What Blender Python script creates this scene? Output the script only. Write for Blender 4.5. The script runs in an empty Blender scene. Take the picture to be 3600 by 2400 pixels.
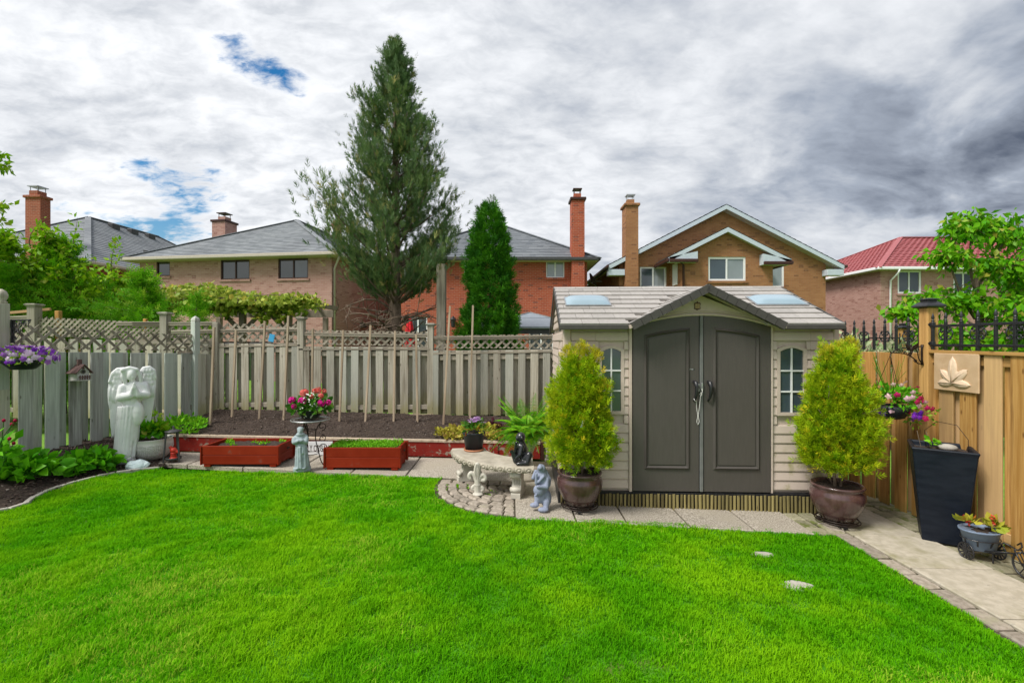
import bpy, math, random
import numpy as np
from mathutils import Vector, Matrix, Euler
random.seed(7); rng = np.random.default_rng(7)
S = bpy.context.scene; COL = S.collection
R = math.radians; PI = math.pi
# ------------------------------------------------------------------ camera
CAMH, F = 1.85, 1650.0            # eye height, focal length in photo pixels (3600 wide)
cd = bpy.data.cameras.new('camera'); cam = bpy.data.objects.new('camera', cd); COL.objects.link(cam)
cam.location = (0, 0, CAMH); cam.rotation_euler = (R(90), 0, 0)
cd.sensor_width = 36; cd.lens = F/3600*36; cd.clip_end = 2000; cd.clip_start = 0.05
S.camera = cam
# ------------------------------------------------------------------ light
SUN_EL, SUN_AZ = 52, -125         # azimuth measured from +Y towards +X
sl = bpy.data.lights.new('sun', 'SUN'); sl.energy = 2.0; sl.angle = R(18); sl.color = (1, .965, .9)
so = bpy.data.objects.new('sun', sl); COL.objects.link(so)
sd = Vector((math.sin(R(SUN_AZ))*math.cos(R(SUN_EL)), math.cos(R(SUN_AZ))*math.cos(R(SUN_EL)), math.sin(R(SUN_EL))))
so.rotation_euler = sd.to_track_quat('Z', 'Y').to_euler(); so.location = sd*40
S.view_settings.view_transform = 'Standard'; S.view_settings.look = 'None'
S.view_settings.exposure = 1.08; S.view_settings.gamma = 1; S.view_settings.use_curve_mapping = False
W = bpy.data.worlds.new('World'); S.world = W; W.use_nodes = True

class NT:
    """tiny node-tree helper"""
    def __init__(s, tree): s.t = tree; tree.nodes.clear()
    def n(s, typ, ins=None, **kw):
        nd = s.t.nodes.new(typ)
        for k, v in kw.items(): setattr(nd, k, v)
        for k, v in (ins or {}).items():
            if hasattr(v, 'is_output'): s.t.links.new(v, nd.inputs[k])
            else: nd.inputs[k].default_value = v
        return nd
    def m(s, op, a, b=0.0, c=0.0, clamp=False):
        return s.n('ShaderNodeMath', {0: a, 1: b, 2: c}, operation=op, use_clamp=clamp).outputs[0]
    def vm(s, op, a, b=(0, 0, 0)):
        return s.n('ShaderNodeVectorMath', {0: a, 1: b}, operation=op).outputs[0]
    def mix(s, f, a, b, bt='MIX'):
        nd = s.t.nodes.new('ShaderNodeMix'); nd.data_type = 'RGBA'; nd.blend_type = bt
        for i, v in ((0, f), (6, a), (7, b)):
            if hasattr(v, 'is_output'): s.t.links.new(v, nd.inputs[i])
            else: nd.inputs[i].default_value = v if i == 0 else (*v[:3], 1)
        return nd.outputs[2]
    def ss(s, x, a, b, lo=0.0, hi=1.0):
        return s.n('ShaderNodeMapRange', {0: x, 1: a, 2: b, 3: lo, 4: hi}, interpolation_type='SMOOTHSTEP').outputs[0]
    def noise(s, vec, scale, detail=5, rough=.55, dist=0.0):
        return s.n('ShaderNodeTexNoise', {'Vector': vec, 'Scale': scale, 'Detail': detail, 'Roughness': rough, 'Distortion': dist}).outputs[0]

def make_world():
    w = NT(W.node_tree); ZO = .30
    d = w.n('ShaderNodeTexCoord').outputs['Generated']
    xyz = w.n('ShaderNodeSeparateXYZ', {0: d}).outputs
    zz = w.m('ADD', w.m('MAXIMUM', xyz[2], 0.0), ZO)
    px = w.m('DIVIDE', xyz[0], zz); py = w.m('DIVIDE', xyz[1], zz)
    p = w.n('ShaderNodeCombineXYZ', {0: px, 1: py, 2: 0.0}).outputs[0]
    rot = w.n('ShaderNodeMapping', {'Vector': p, 'Rotation': (0, 0, R(-38)), 'Scale': (1.0, 1.75, 1), 'Location': (3.1, 1.7, 0)}).outputs[0]
    n1 = w.noise(rot, 1.05, 5, .55, .25)                       # masses
    n2 = w.noise(rot, 4.2, 7, .62, .35)                        # ripples
    n3 = w.noise(w.n('ShaderNodeMapping', {'Vector': p, 'Rotation': (0, 0, R(-30)), 'Scale': (1, 1.5, 1), 'Location': (7, 2, 4)}).outputs[0], 13.0, 5, .6, .4)
    # the cloud deck thickens from left to right
    az = w.m('DIVIDE', xyz[0], w.m('ADD', w.m('ABSOLUTE', xyz[1]), 0.35))
    thick = w.ss(az, -0.75, 0.95)
    dens = w.m('ADD', w.m('ADD', w.m('MULTIPLY', n1, .40), w.m('MULTIPLY', n2, .58)), w.m('MULTIPLY', n3, .40))
    # gaps in the thinner cloud on the left
    gaps = None
    for (u, v, rr, amt) in ((940, 290, .075, .16), (830, 150, .06, .12), (1000, 215, .05, .09), (610, 620, .11, .15), (690, 700, .12, .13), (640, 800, .13, .16), (540, 830, .13, .14), (1050, 470, .07, .11), (20, 690, .13, .17), (400, 470, .14, .07), (760, 560, .10, .09), (250, 800, .12, .1)):
        dd = Vector(((u-1800)/F, 1, (1200-v)/F)).normalized()
        z_ = max(dd.z, 0)+ZO
        dist = w.n('ShaderNodeVectorMath', {0: p, 1: (dd.x/z_, dd.y/z_, 0)}, operation='DISTANCE').outputs['Value']
        g = w.ss(dist, rr*1.9, 0.0, 0.0, amt)
        gaps = g if gaps is None else w.m('ADD', gaps, g)
    dens = w.m('ADD', w.m('SUBTRACT', dens, gaps), w.m('MULTIPLY', thick, .34))
    cover = w.ss(dens, .40, .56)
    # cloud brightness: thin cloud is white, thick cloud grey-blue
    soft = w.noise(w.n('ShaderNodeMapping', {'Vector': p, 'Rotation': (0, 0, R(-50)), 'Scale': (1, 1.25, 1), 'Location': (1.3, 5.2, 2)}).outputs[0], 2.3, 5, .52, .7)
    fine = w.m('ADD', w.m('MULTIPLY', w.ss(n2, .34, .72), .22), w.m('MULTIPLY', w.ss(n3, .34, .72), .16))
    thin = w.m('ADD', w.m('MULTIPLY', w.ss(n1, .40, .72), .16), fine)
    heavy = w.m('ADD', w.m('ADD', w.m('MULTIPLY', w.ss(soft, .34, .68), .40), w.m('MULTIPLY', fine, .38)), .22)
    shade = w.m('ADD', w.m('MULTIPLY', thin, w.m('SUBTRACT', 1.0, thick)), w.m('MULTIPLY', heavy, thick))
    low = w.ss(xyz[2], .54, .20, 0.0, .52)          # the far right of the deck is the darkest
    shade = w.m('ADD', shade, w.m('MULTIPLY', w.m('MULTIPLY', low, w.ss(az, .15, .95)), w.ss(soft, .30, .55, .5, 1.0)), clamp=True)
    ramp = w.n('ShaderNodeValToRGB', {0: shade}); cr = ramp.color_ramp
    cr.elements[0].position = .06; cr.elements[0].color = (.88, .895, .92, 1)
    cr.elements[1].position = 1.0; cr.elements[1].color = (.085, .105, .15, 1)
    e = cr.elements.new(.34); e.color = (.60, .625, .665, 1)
    e = cr.elements.new(.62); e.color = (.33, .37, .44, 1)
    sky = w.n('ShaderNodeTexSky', sky_type='NISHITA'); sky.sun_disc = False
    sky.sun_elevation = R(SUN_EL); sky.sun_rotation = R(SUN_AZ); sky.air_density = 1.3; sky.dust_density = .3; sky.ozone_density = 3
    hs = w.n('ShaderNodeHueSaturation', {'Saturation': 1.45, 'Color': sky.outputs[0]})
    b1 = w.n('ShaderNodeBackground', {0: hs.outputs[0], 1: 0.056})
    b2 = w.n('ShaderNodeBackground', {0: ramp.outputs[0], 1: 0.575})
    mx = w.n('ShaderNodeMixShader', {0: cover, 1: b1.outputs[0], 2: b2.outputs[0]})
    w.n('ShaderNodeOutputWorld', {0: mx.outputs[0]})
make_world()

# ------------------------------------------------------------------ ground plane: falls gently from left to right
GS = -0.022
def gz(x): return GS*x
def gp(u, v, dz=0.0):
    a, b = (u-1800)/F, (v-1200)/F
    y = (CAMH-dz)/(b+GS*a); return Vector((a*y, y, CAMH-b*y))
def at(u, v, y): return Vector(((u-1800)/F*y, y, CAMH-(v-1200)/F*y))

# ------------------------------------------------------------------ mesh helpers
def frame(d, up=(0, 0, 1)):
    d = Vector(d).normalized(); up = Vector(up)
    if abs(d.dot(up)) > .98: up = Vector((0, 1, 0)) if abs(d.y) < .9 else Vector((1, 0, 0))
    x = d.cross(up).normalized(); y = x.cross(d).normalized()
    return x, y, d
class MB:
    def __init__(s): s.v = []; s.f = []
    def add(s, vs, fs, M=None):
        o = len(s.v)
        s.v += [tuple(M @ Vector(q)) for q in vs] if M is not None else [tuple(q) for q in vs]
        s.f += [tuple(i+o for i in f) for f in fs]; return s
    def box(s, x0, x1, y0, y1, z0, z1, M=None):
        return s.add([(x0,y0,z0),(x1,y0,z0),(x1,y1,z0),(x0,y1,z0),(x0,y0,z1),(x1,y0,z1),(x1,y1,z1),(x0,y1,z1)],
                     [(0,3,2,1),(4,5,6,7),(0,1,5,4),(1,2,6,5),(2,3,7,6),(3,0,4,7)], M)
    def cbox(s, x0, x1, y0, y1, z0, z1, b=.004, M=None):
        """box with chamfered edges"""
        v = []; ix = {}
        for i, X in enumerate((x0, x1)):
            for j, Y in enumerate((y0, y1)):
                for k, Z in enumerate((z0, z1)):
                    sx, sy, sz = (b, -b)[i], (b, -b)[j], (b, -b)[k]
                    for a, q in enumerate(((X, Y+sy, Z+sz), (X+sx, Y, Z+sz), (X+sx, Y+sy, Z))):
                        ix[i, j, k, a] = len(v); v.append(q)
        f = []
        for i in (0, 1): f.append([ix[i,0,0,0], ix[i,1,0,0], ix[i,1,1,0], ix[i,0,1,0]])
        for j in (0, 1): f.append([ix[0,j,0,1], ix[1,j,0,1], ix[1,j,1,1], ix[0,j,1,1]])
        for k in (0, 1): f.append([ix[0,0,k,2], ix[1,0,k,2], ix[1,1,k,2], ix[0,1,k,2]])
        for i in (0, 1):
            for j in (0, 1): f.append([ix[i,j,0,0], ix[i,j,1,0], ix[i,j,1,1], ix[i,j,0,1]])
            for k in (0, 1): f.append([ix[i,0,k,0], ix[i,1,k,0], ix[i,1,k,2], ix[i,0,k,2]])
        for j in (0, 1):
            for k in (0, 1): f.append([ix[0,j,k,1], ix[1,j,k,1], ix[1,j,k,2], ix[0,j,k,2]])
        for i in (0, 1):
            for j in (0, 1):
                for k in (0, 1): f.append([ix[i,j,k,0], ix[i,j,k,1], ix[i,j,k,2]])
        c = Vector(((x0+x1)/2, (y0+y1)/2, (z0+z1)/2)); g = []
        for q in f:
            P = [Vector(v[t]) for t in q]; nn = (P[1]-P[0]).cross(P[2]-P[0])
            g.append(q if nn.dot(sum(P, Vector())/len(P)-c) > 0 else q[::-1])
        return s.add(v, g, M)
    def beam(s, p, q, w, t, up=(0, 0, 1), b=None):
        p, q = Vector(p), Vector(q); x, y, d = frame(q-p, up); L = (q-p).length
        M = Matrix((x, y, d)).transposed().to_4x4(); M.translation = p
        return s.cbox(-w/2, w/2, -t/2, t/2, 0, L, b, M) if b else s.box(-w/2, w/2, -t/2, t/2, 0, L, M)
    def tube(s, pts, r, n=8, close=False):
        pts = [Vector(p) for p in pts]; k = len(pts); rs = r if isinstance(r, (list, tuple)) else [r]*k
        vs = []; fs = []; px = None
        for i, p in enumerate(pts):
            a = pts[(i-1) % k] if (close or i) else p; c = pts[(i+1) % k] if (close or i < k-1) else p
            d = (c-a).normalized() if (c-a).length > 1e-9 else Vector((0, 0, 1))
            if px is None: px = frame(d)[0]
            px = (px-d*px.dot(d)); px = px.normalized() if px.length > 1e-6 else frame(d)[0]
            py = d.cross(px)
            vs += [p+(px*math.cos(2*PI*j/n)+py*math.sin(2*PI*j/n))*rs[i] for j in range(n)]
        m = k if close else k-1
        for i in range(m):
            for j in range(n):
                A, B = i*n, ((i+1) % k)*n
                fs.append((A+j, A+(j+1) % n, B+(j+1) % n, B+j))
        if not close: fs += [tuple(range(n))[::-1], tuple(range((k-1)*n, k*n))]
        return s.add(vs, fs)
    def lathe(s, prof, n=24, M=None, sx=1.0, sy=1.0):
        vs = []; fs = []; k = len(prof)
        for r, z in prof: vs += [(r*sx*math.cos(2*PI*j/n), r*sy*math.sin(2*PI*j/n), z) for j in range(n)]
        for i in range(k-1):
            for j in range(n): fs.append((i*n+j, i*n+(j+1) % n, (i+1)*n+(j+1) % n, (i+1)*n+j))
        fs += [tuple(range(n))[::-1], tuple(range((k-1)*n, k*n))]
        return s.add(vs, fs, M)
    def prism(s, poly, y0, y1, M=None):
        """polygon in xz extruded along y"""
        n = len(poly); vs = [(x, y0, z) for x, z in poly]+[(x, y1, z) for x, z in poly]
        ar = sum(poly[i][0]*poly[(i+1) % n][1]-poly[(i+1) % n][0]*poly[i][1] for i in range(n))
        fs = [tuple(range(n)), tuple(range(n, 2*n))[::-1]]+[((i+1) % n, i, n+i, n+(i+1) % n) for i in range(n)]
        if ar < 0: fs = [f[::-1] for f in fs]
        return s.add(vs, fs, M)
    def slab(s, poly, z0, z1, M=None):
        """polygon in xy extruded along z"""
        n = len(poly); vs = [(x, y, z0) for x, y in poly]+[(x, y, z1) for x, y in poly]
        ar = sum(poly[i][0]*poly[(i+1) % n][1]-poly[(i+1) % n][0]*poly[i][1] for i in range(n))
        fs = [tuple(range(n))[::-1], tuple(range(n, 2*n))]+[(i, (i+1) % n, n+(i+1) % n, n+i) for i in range(n)]
        if ar < 0: fs = [f[::-1] for f in fs]
        return s.add(vs, fs, M)
    def ell(s, c, r, n=10, M=None):
        r = r if isinstance(r, (tuple, list)) else (r, r, r); m = max(4, n//2+1); vs = [(0, 0, -1)]
        for i in range(1, m):
            t = PI*i/m-PI/2
            vs += [(math.cos(t)*math.cos(2*PI*j/n), math.cos(t)*math.sin(2*PI*j/n), math.sin(t)) for j in range(n)]
        vs.append((0, 0, 1)); fs = [(0, 1+(j+1) % n, 1+j) for j in range(n)]
        for i in range(m-2):
            for j in range(n): a = 1+i*n; fs.append((a+j, a+(j+1) % n, a+n+(j+1) % n, a+n+j))
        a = 1+(m-2)*n; fs += [(a+j, a+(j+1) % n, len(vs)-1) for j in range(n)]
        T = Matrix.Translation(c) @ (M or Matrix()) @ Matrix.Diagonal((*r, 1)); return s.add(vs, fs, T)
    def cap(s, p, q, r1, r2, n=10):
        """tapered capsule"""
        p, q = Vector(p), Vector(q); d = q-p
        return s.tube([p-d.normalized()*r1*.9, p-d.normalized()*r1*.5, p, p+d*.33, p+d*.67, q, q+d.normalized()*r2*.5, q+d.normalized()*r2*.9],
                      [r1*.35, r1*.85, r1, r1*.67+r2*.33, r1*.33+r2*.67, r2, r2*.85, r2*.35], n)
    def mesh(s, name, mat=None, smooth=False):
        me = bpy.data.meshes.new(name); me.from_pydata(s.v, [], s.f)
        if mat: me.materials.append(mat)
        if smooth: me.polygons.foreach_set('use_smooth', np.ones(len(me.polygons), bool))
        me.update(); return me
    def build(s, name, mat, parent=None, smooth=False, ab=False, **kw):
        return piece(name, s.mesh(name, mat, smooth), parent, ab=ab, **kw)
def wmat(o):
    m = Matrix.LocRotScale(o.location, o.rotation_euler, o.scale)
    return wmat(o.parent) @ m if o.parent else m
def piece(name, me, parent=None, loc=None, rot=None, scale=None, ab=False, kind=None):
    o = bpy.data.objects.new(name, me); COL.objects.link(o)
    if loc is not None: o.location = loc
    if rot is not None: o.rotation_euler = rot
    if scale is not None: o.scale = scale
    if parent is not None:
        o.parent = parent
        if ab:
            l, q, sc = (wmat(parent).inverted() @ Matrix.LocRotScale(o.location, o.rotation_euler, o.scale)).decompose()
            o.location, o.rotation_euler, o.scale = l, q.to_euler(), sc
    if kind: o['kind'] = kind
    return o
def tag(o, label, cat=None, group=None, kind=None):
    o['label'] = label
    if cat: o['category'] = cat
    if group: o['group'] = group
    if kind: o['kind'] = kind
    return o
def thing(name, label, cat, loc=(0, 0, 0), rz=0.0, group=None):
    o = bpy.data.objects.new(name, None); COL.objects.link(o); o.empty_display_size = .1
    o.location = loc; o.rotation_euler = (0, 0, rz); return tag(o, label, cat, group)
def orient(d, up=(0, 0, 1)):
    x, y, z = frame(d, up); return Matrix((x, y, z)).transposed().to_euler()
def copy_tree(o, parent=None):
    c = o.copy(); COL.objects.link(c); c.parent = parent
    for ch in [q for q in bpy.data.objects if q.parent == o]: copy_tree(ch, c)
    return c
def sculpt(mb, name, mat, parent=None, vox=.01, it=3, ab=False):
    """fuse overlapping closed shapes into one continuous skin"""
    t = bpy.data.objects.new('t', mb.mesh('t')); COL.objects.link(t)
    r = t.modifiers.new('r', 'REMESH'); r.mode = 'VOXEL'; r.voxel_size = vox
    if it: q = t.modifiers.new('s', 'SMOOTH'); q.iterations = it; q.factor = .5
    bpy.context.view_layer.update()
    dg = bpy.context.evaluated_depsgraph_get()
    me = bpy.data.meshes.new_from_object(t.evaluated_get(dg)); me.name = name
    bpy.data.objects.remove(t); me.materials.clear(); me.materials.append(mat)
    me.polygons.foreach_set('use_smooth', np.ones(len(me.polygons), bool))
    return piece(name, me, parent, ab=ab)
def np_mesh(name, V, Fq, mat, tint=None, smooth=False):
    """V (n,3), Fq (m,k) numpy -> mesh"""
    me = bpy.data.meshes.new(name); n, (m, k) = len(V), Fq.shape
    me.vertices.add(n); me.vertices.foreach_set('co', np.ascontiguousarray(V, np.float32).ravel())
    me.loops.add(m*k); me.loops.foreach_set('vertex_index', np.ascontiguousarray(Fq, np.int32).ravel())
    me.polygons.add(m); me.polygons.foreach_set('loop_start', np.arange(0, m*k, k, dtype=np.int32))
    if smooth: me.polygons.foreach_set('use_smooth', np.ones(m, bool))
    me.materials.append(mat)
    if tint is not None:
        a = me.attributes.new('tint', 'FLOAT', 'POINT'); a.data.foreach_set('value', np.ascontiguousarray(tint, np.float32))
    me.update(calc_edges=True); me.validate(); return me
def nrm(a): return a/np.maximum(np.linalg.norm(a, axis=1, keepdims=True), 1e-9)
def scatter(name, tmpl, P, D, size, mat, parent=None, tint=None, roll=None, ab=False, kind=None, face=None):
    """copies of a small template (length along +Z, normal along Y) with axis D at points P"""
    TV, TF = tmpl; TV = np.array(TV, float); TF = np.array(TF); n = len(P)
    P = np.asarray(P, float); D = nrm(np.asarray(D, float)); size = np.broadcast_to(size, (n,))
    ref = rng.normal(size=(n, 3)) if face is None else np.asarray(face, float)
    X = nrm(np.cross(D, ref)); Y = np.cross(D, X)
    V = P[:, None]+size[:, None, None]*(TV[None, :, 0, None]*X[:, None]+TV[None, :, 1, None]*Y[:, None]+TV[None, :, 2, None]*D[:, None])
    k = len(TV); FF = (TF[None]+(np.arange(n)*k)[:, None, None]).reshape(-1, TF.shape[1])
    t = rng.random(n) if tint is None else np.asarray(tint)
    return piece(name, np_mesh(name, V.reshape(-1, 3), FF, mat, np.repeat(t, k)), parent, ab=ab, kind=kind)
LEAF = ([(0,0,0), (-.26,.07,.42), (0,0,.5), (.26,.07,.42), (0,-.05,1)], [(0,2,1), (0,3,2), (1,2,4), (2,3,4)])
BROAD = ([(0,0,0), (-.36,.09,.32), (0,0,.45), (.36,.09,.32), (-.24,.06,.72), (.24,.06,.72), (0,-.07,1)], [(0,2,1), (0,3,2), (1,2,4), (2,3,5), (4,2,6), (2,5,6)])
def twig(specs):
    v = []; f = []
    for (bx, bz, tx, tz, w, by, ty) in specs:
        d = Vector((tx-bx, tz-bz)).normalized(); o = len(v); mx, mz, my = (bx+tx)/2, (bz+tz)/2, (by+ty)/2
        v += [(bx, by, bz), (mx-d.y*w, my, mz+d.x*w), (tx, ty, tz), (mx+d.y*w, my, mz-d.x*w)]; f += [(o, o+1, o+2), (o, o+2, o+3)]
    return v, f
SPRAY = twig([(0,0,0,1,.035,0,.02), (0,.1,-.22,.42,.034,0,.12), (0,.16,.24,.5,.034,0,-.1), (0,.3,-.2,.64,.032,0,-.14), (0,.38,.2,.74,.032,0,.12), (0,.52,-.13,.86,.03,0,.06), (0,.56,.13,.92,.03,0,-.06), (0,.12,.04,.48,.034,0,-.26), (0,.26,0,.62,.034,0,.26), (0,.42,.02,.8,.03,0,-.2)])
FAN = twig([(0,0,0,1,.055,0,.03), (0,.1,-.42,.42,.055,0,.12), (0,.14,.42,.5,.055,0,-.12), (0,.32,-.36,.70,.05,0,-.13), (0,.36,.36,.78,.05,0,.13), (0,.55,-.2,.93,.045,0,.08), (0,.58,.2,.97,.045,0,-.08), (0,.2,.08,.62,.05,0,.3), (0,.25,-.06,.6,.05,0,-.3)])
NEEDLE = twig([(0,0,0,1,.04,0,0)]+[(0, .08+.11*i, (-1)**i*.34*(1-.05*i), .24+.12*i, .045, 0, .06*(i % 3-1)) for i in range(8)])
PETAL = ([(0,0,0), (-.33,.06,.35), (-.3,.02,.8), (0,-.06,1), (.3,.02,.8), (.33,.06,.35)], [(0,1,2), (0,2,3), (0,3,4), (0,4,5)])
def bloom(c, r, n=5, tilt=.35):
    """flat flower facing +Z: petals as triangles"""
    v = []; f = []
    for i in range(n):
        a = 2*PI*i/n; o = len(v); w = PI/n*.92
        v += [(0, 0, 0), (.75*math.cos(a-w), .75*math.sin(a-w), tilt*.7), (math.cos(a), math.sin(a), tilt), (.75*math.cos(a+w), .75*math.sin(a+w), tilt*.7)]
        f += [(o, o+1, o+2), (o, o+2, o+3)]
    return v, f
FLOWER = bloom(0, 1)
# ------------------------------------------------------------------ materials
def new_mat(name):
    m = bpy.data.materials.new(name); m.use_nodes = True; return m, NT(m.node_tree)
def obj_coord(t, jitter=True):
    c = t.n('ShaderNodeTexCoord').outputs['Object']
    if jitter:
        r = t.n('ShaderNodeObjectInfo').outputs['Random']
        c = t.vm('ADD', c, t.n('ShaderNodeCombineXYZ', {0: t.m('MULTIPLY', r, 37.0), 1: t.m('MULTIPLY', r, 91.0), 2: t.m('MULTIPLY', r, 53.0)}).outputs[0])
    return c
def finish(t, col, rough=.6, bump=None, bstr=.2, metal=0.0, spec=.5, coat=0.0, bdist=.01, trans=0.0, extra=None):
    ins = {'Base Color': col, 'Roughness': rough, 'Metallic': metal, 'Specular IOR Level': spec, 'Coat Weight': coat}
    if extra: ins.update(extra)
    p = t.n('ShaderNodeBsdfPrincipled', ins)
    if bump is not None:
        b = t.n('ShaderNodeBump', {'Height': bump, 'Strength': bstr, 'Distance': bdist}); t.t.links.new(b.outputs[0], p.inputs['Normal'])
    out = p.outputs[0]
    if trans:
        tr = t.n('ShaderNodeBsdfTranslucent', {0: col}); out = t.n('ShaderNodeMixShader', {0: trans, 1: p.outputs[0], 2: tr.outputs[0]}).outputs[0]
    t.n('ShaderNodeOutputMaterial', {0: out})
def pm(name, c1, c2, scale=8.0, stretch=(1, 1, 1), rough=.6, bump=.15, detail=6, metal=0.0, rand=0.0, c3=None, c3s=2.0, c3r=(.55, .7), spec=.28, coat=0.0, bscale=None, bdist=.01, rr=.1, c4=None, c4s=5.0, c4r=(.6, .7)):
    m, t = new_mat(name); c = obj_coord(t)
    st = t.vm('MULTIPLY', c, stretch); n = t.noise(st, scale, detail, .6)
    col = t.mix(t.ss(n, .3, .7), c1, c2)
    if c3: col = t.mix(t.ss(t.noise(c, c3s, 5, .65), *c3r), col, c3)
    if c4: col = t.mix(t.ss(t.noise(t.vm('ADD', c, (9, 4, 2)), c4s, 6, .7), *c4r), col, c4)
    if rand:
        r = t.n('ShaderNodeObjectInfo').outputs['Random']
        col = t.n('ShaderNodeHueSaturation', {'Color': col, 'Value': t.n('ShaderNodeMapRange', {0: r, 3: 1-rand, 4: 1+rand}).outputs[0]}).outputs[0]
    ro = t.n('ShaderNodeMapRange', {0: n, 3: max(0, rough-rr), 4: min(1, rough+rr)}).outputs[0]
    finish(t, col, ro, t.noise(st, bscale, 5) if bscale else n, bump, metal, spec, coat, bdist); return m
def wood(name, c1, c2, dark, rand=.18, green=None, gtop=.5, rough=.8, tint2=None):
    """grain runs along local Z"""
    m, t = new_mat(name); c = obj_coord(t)
    g = t.noise(t.vm('MULTIPLY', c, (42, 42, 1.3)), 1.0, 6, .62, .6)
    g2 = t.noise(t.vm('MULTIPLY', c, (9, 9, .8)), 1.0, 4, .6)
    col = t.mix(t.ss(g, .32, .68), c1, c2)
    col = t.mix(t.m('MULTIPLY', t.ss(g2, .50, .74), .68), col, dark)
    kn = t.n('ShaderNodeTexVoronoi', {'Vector': t.vm('MULTIPLY', c, (11, 11, 3.6)), 'Scale': 1.0}).outputs['Distance']
    col = t.mix(t.ss(kn, .14, .05, 0.0, .8), col, dark)
    inf = t.n('ShaderNodeObjectInfo').outputs['Random']
    if tint2: col = t.mix(t.ss(t.m('FRACT', t.m('MULTIPLY', inf, 7.31)), .35, 1.0, 0, .75), col, tint2)
    if green:
        pos = t.n('ShaderNodeNewGeometry').outputs['Position']; z = t.n('ShaderNodeSeparateXYZ', {0: pos}).outputs[2]
        nz = t.noise(t.vm('MULTIPLY', pos, (6, 6, 2.2)), 1.0, 5, .65)
        zz = t.m('ADD', z, t.m('MULTIPLY', t.m('SUBTRACT', nz, .5), 1.0))
        col = t.mix(t.m('MULTIPLY', t.ss(zz, gtop, gtop-.55), .7), col, green)
    col = t.n('ShaderNodeHueSaturation', {'Color': col, 'Value': t.n('ShaderNodeMapRange', {0: inf, 3: 1-rand, 4: 1+rand}).outputs[0]}).outputs[0]
    finish(t, col, rough, g, .35, 0, .25, bdist=.006); return m
def leaf(name, c1, c2, trans=.28, rough=.55, c3=None, spec=.15, patch=None, ps=1.2):
    m, t = new_mat(name); a = t.n('ShaderNodeAttribute', attribute_name='tint').outputs['Fac']
    col = t.mix(a, c1, c2)
    if c3: col = t.mix(t.ss(a, .86, .97), col, c3)
    if patch:
        pos = t.n('ShaderNodeNewGeometry').outputs['Position']
        col = t.mix(t.ss(t.noise(pos, ps, 4, .6), .42, .66), col, patch)
    finish(t, col, rough, spec=spec, trans=trans); return m
def brick(name, c1, c2, mortar, dark, rough=.85, bw=.215, bh=.075):
    m, t = new_mat(name); tc = t.n('ShaderNodeTexCoord'); o = t.n('ShaderNodeSeparateXYZ', {0: tc.outputs['Object']}).outputs
    nn = t.n('ShaderNodeSeparateXYZ', {0: tc.outputs['Normal']}).outputs
    side = t.m('GREATER_THAN', t.m('ABSOLUTE', nn[0]), .6)
    u = t.m('ADD', t.m('MULTIPLY', o[1], side), t.m('MULTIPLY', o[0], t.m('SUBTRACT', 1.0, side)))
    v = t.n('ShaderNodeCombineXYZ', {0: u, 1: o[2], 2: 0.0}).outputs[0]
    b = t.n('ShaderNodeTexBrick', {'Vector': v, 'Scale': 1.0, 'Mortar Size': .006, 'Mortar Smooth': .2, 'Bias': -.15, 'Brick Width': bw, 'Row Height': bh,
                                   'Color1': (*c1, 1), 'Color2': (*c2, 1), 'Mortar': (*mortar, 1)})
    cell = t.n('ShaderNodeTexWhiteNoise', {'Vector': t.n('ShaderNodeCombineXYZ', {0: t.m('FLOOR', t.m('DIVIDE', u, bw)), 1: t.m('FLOOR', t.m('DIVIDE', o[2], bh)), 2: 0.0}).outputs[0]}, noise_dimensions='3D').outputs['Value']
    col = t.mix(t.m('MULTIPLY', t.ss(cell, .88, .93), t.m('SUBTRACT', 1.0, b.outputs['Fac'])), b.outputs['Color'], dark)
    n = t.noise(v, 1.1, 5, .6); col = t.mix(t.ss(n, .35, .75, 0, .3), col, dark)
    nf = t.noise(v, 40, 3, .6); col = t.mix(t.ss(nf, .35, .8, 0, .25), col, mortar)
    finish(t, col, rough, t.m('SUBTRACT', t.m('MULTIPLY', nf, .3), b.outputs['Fac']), .5, 0, .2, bdist=.01); return m
def shingle(name, c1, c2, c3, bw=.3, bh=.07, rough=.9):
    """courses along the eave: height z picks the row"""
    m, t = new_mat(name); tc = t.n('ShaderNodeTexCoord'); o = t.n('ShaderNodeSeparateXYZ', {0: tc.outputs['Object']}).outputs
    nn = t.n('ShaderNodeSeparateXYZ', {0: tc.outputs['Normal']}).outputs
    side = t.m('GREATER_THAN', t.m('ABSOLUTE', nn[0]), t.m('ABSOLUTE', nn[1]))
    u = t.m('ADD', t.m('MULTIPLY', o[1], side), t.m('MULTIPLY', o[0], t.m('SUBTRACT', 1.0, side)))
    row = t.m('FLOOR', t.m('DIVIDE', o[2], bh)); off = t.m('MULTIPLY', t.m('FRACT', t.m('MULTIPLY', row, .618)), bw*3)
    cell = t.n('ShaderNodeTexWhiteNoise', {'Vector': t.n('ShaderNodeCombineXYZ', {0: t.m('FLOOR', t.m('DIVIDE', t.m('ADD', u, off), bw)), 1: row, 2: 0.0}).outputs[0]}, noise_dimensions='3D').outputs['Value']
    v = t.n('ShaderNodeCombineXYZ', {0: u, 1: o[2], 2: 0.0}).outputs[0]
    col = t.mix(cell, c1, c2); fr = t.m('FRACT', t.m('DIVIDE', o[2], bh))
    col = t.mix(t.ss(fr, .20, .04, 0, .6), col, c3); col = t.mix(t.ss(t.noise(v, .5, 4), .4, .7, 0, .35), col, c3)
    col = t.mix(t.ss(t.noise(v, 60, 2), .4, .8, 0, .35), col, c1)
    finish(t, col, rough, fr, .25, 0, .15, bdist=.01); return m
WOOD = wood('weathered_wood', (.30,.265,.205), (.46,.425,.35), (.11,.085,.06), .22, (.27,.245,.09), 1.0, tint2=(.40,.41,.36))
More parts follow.
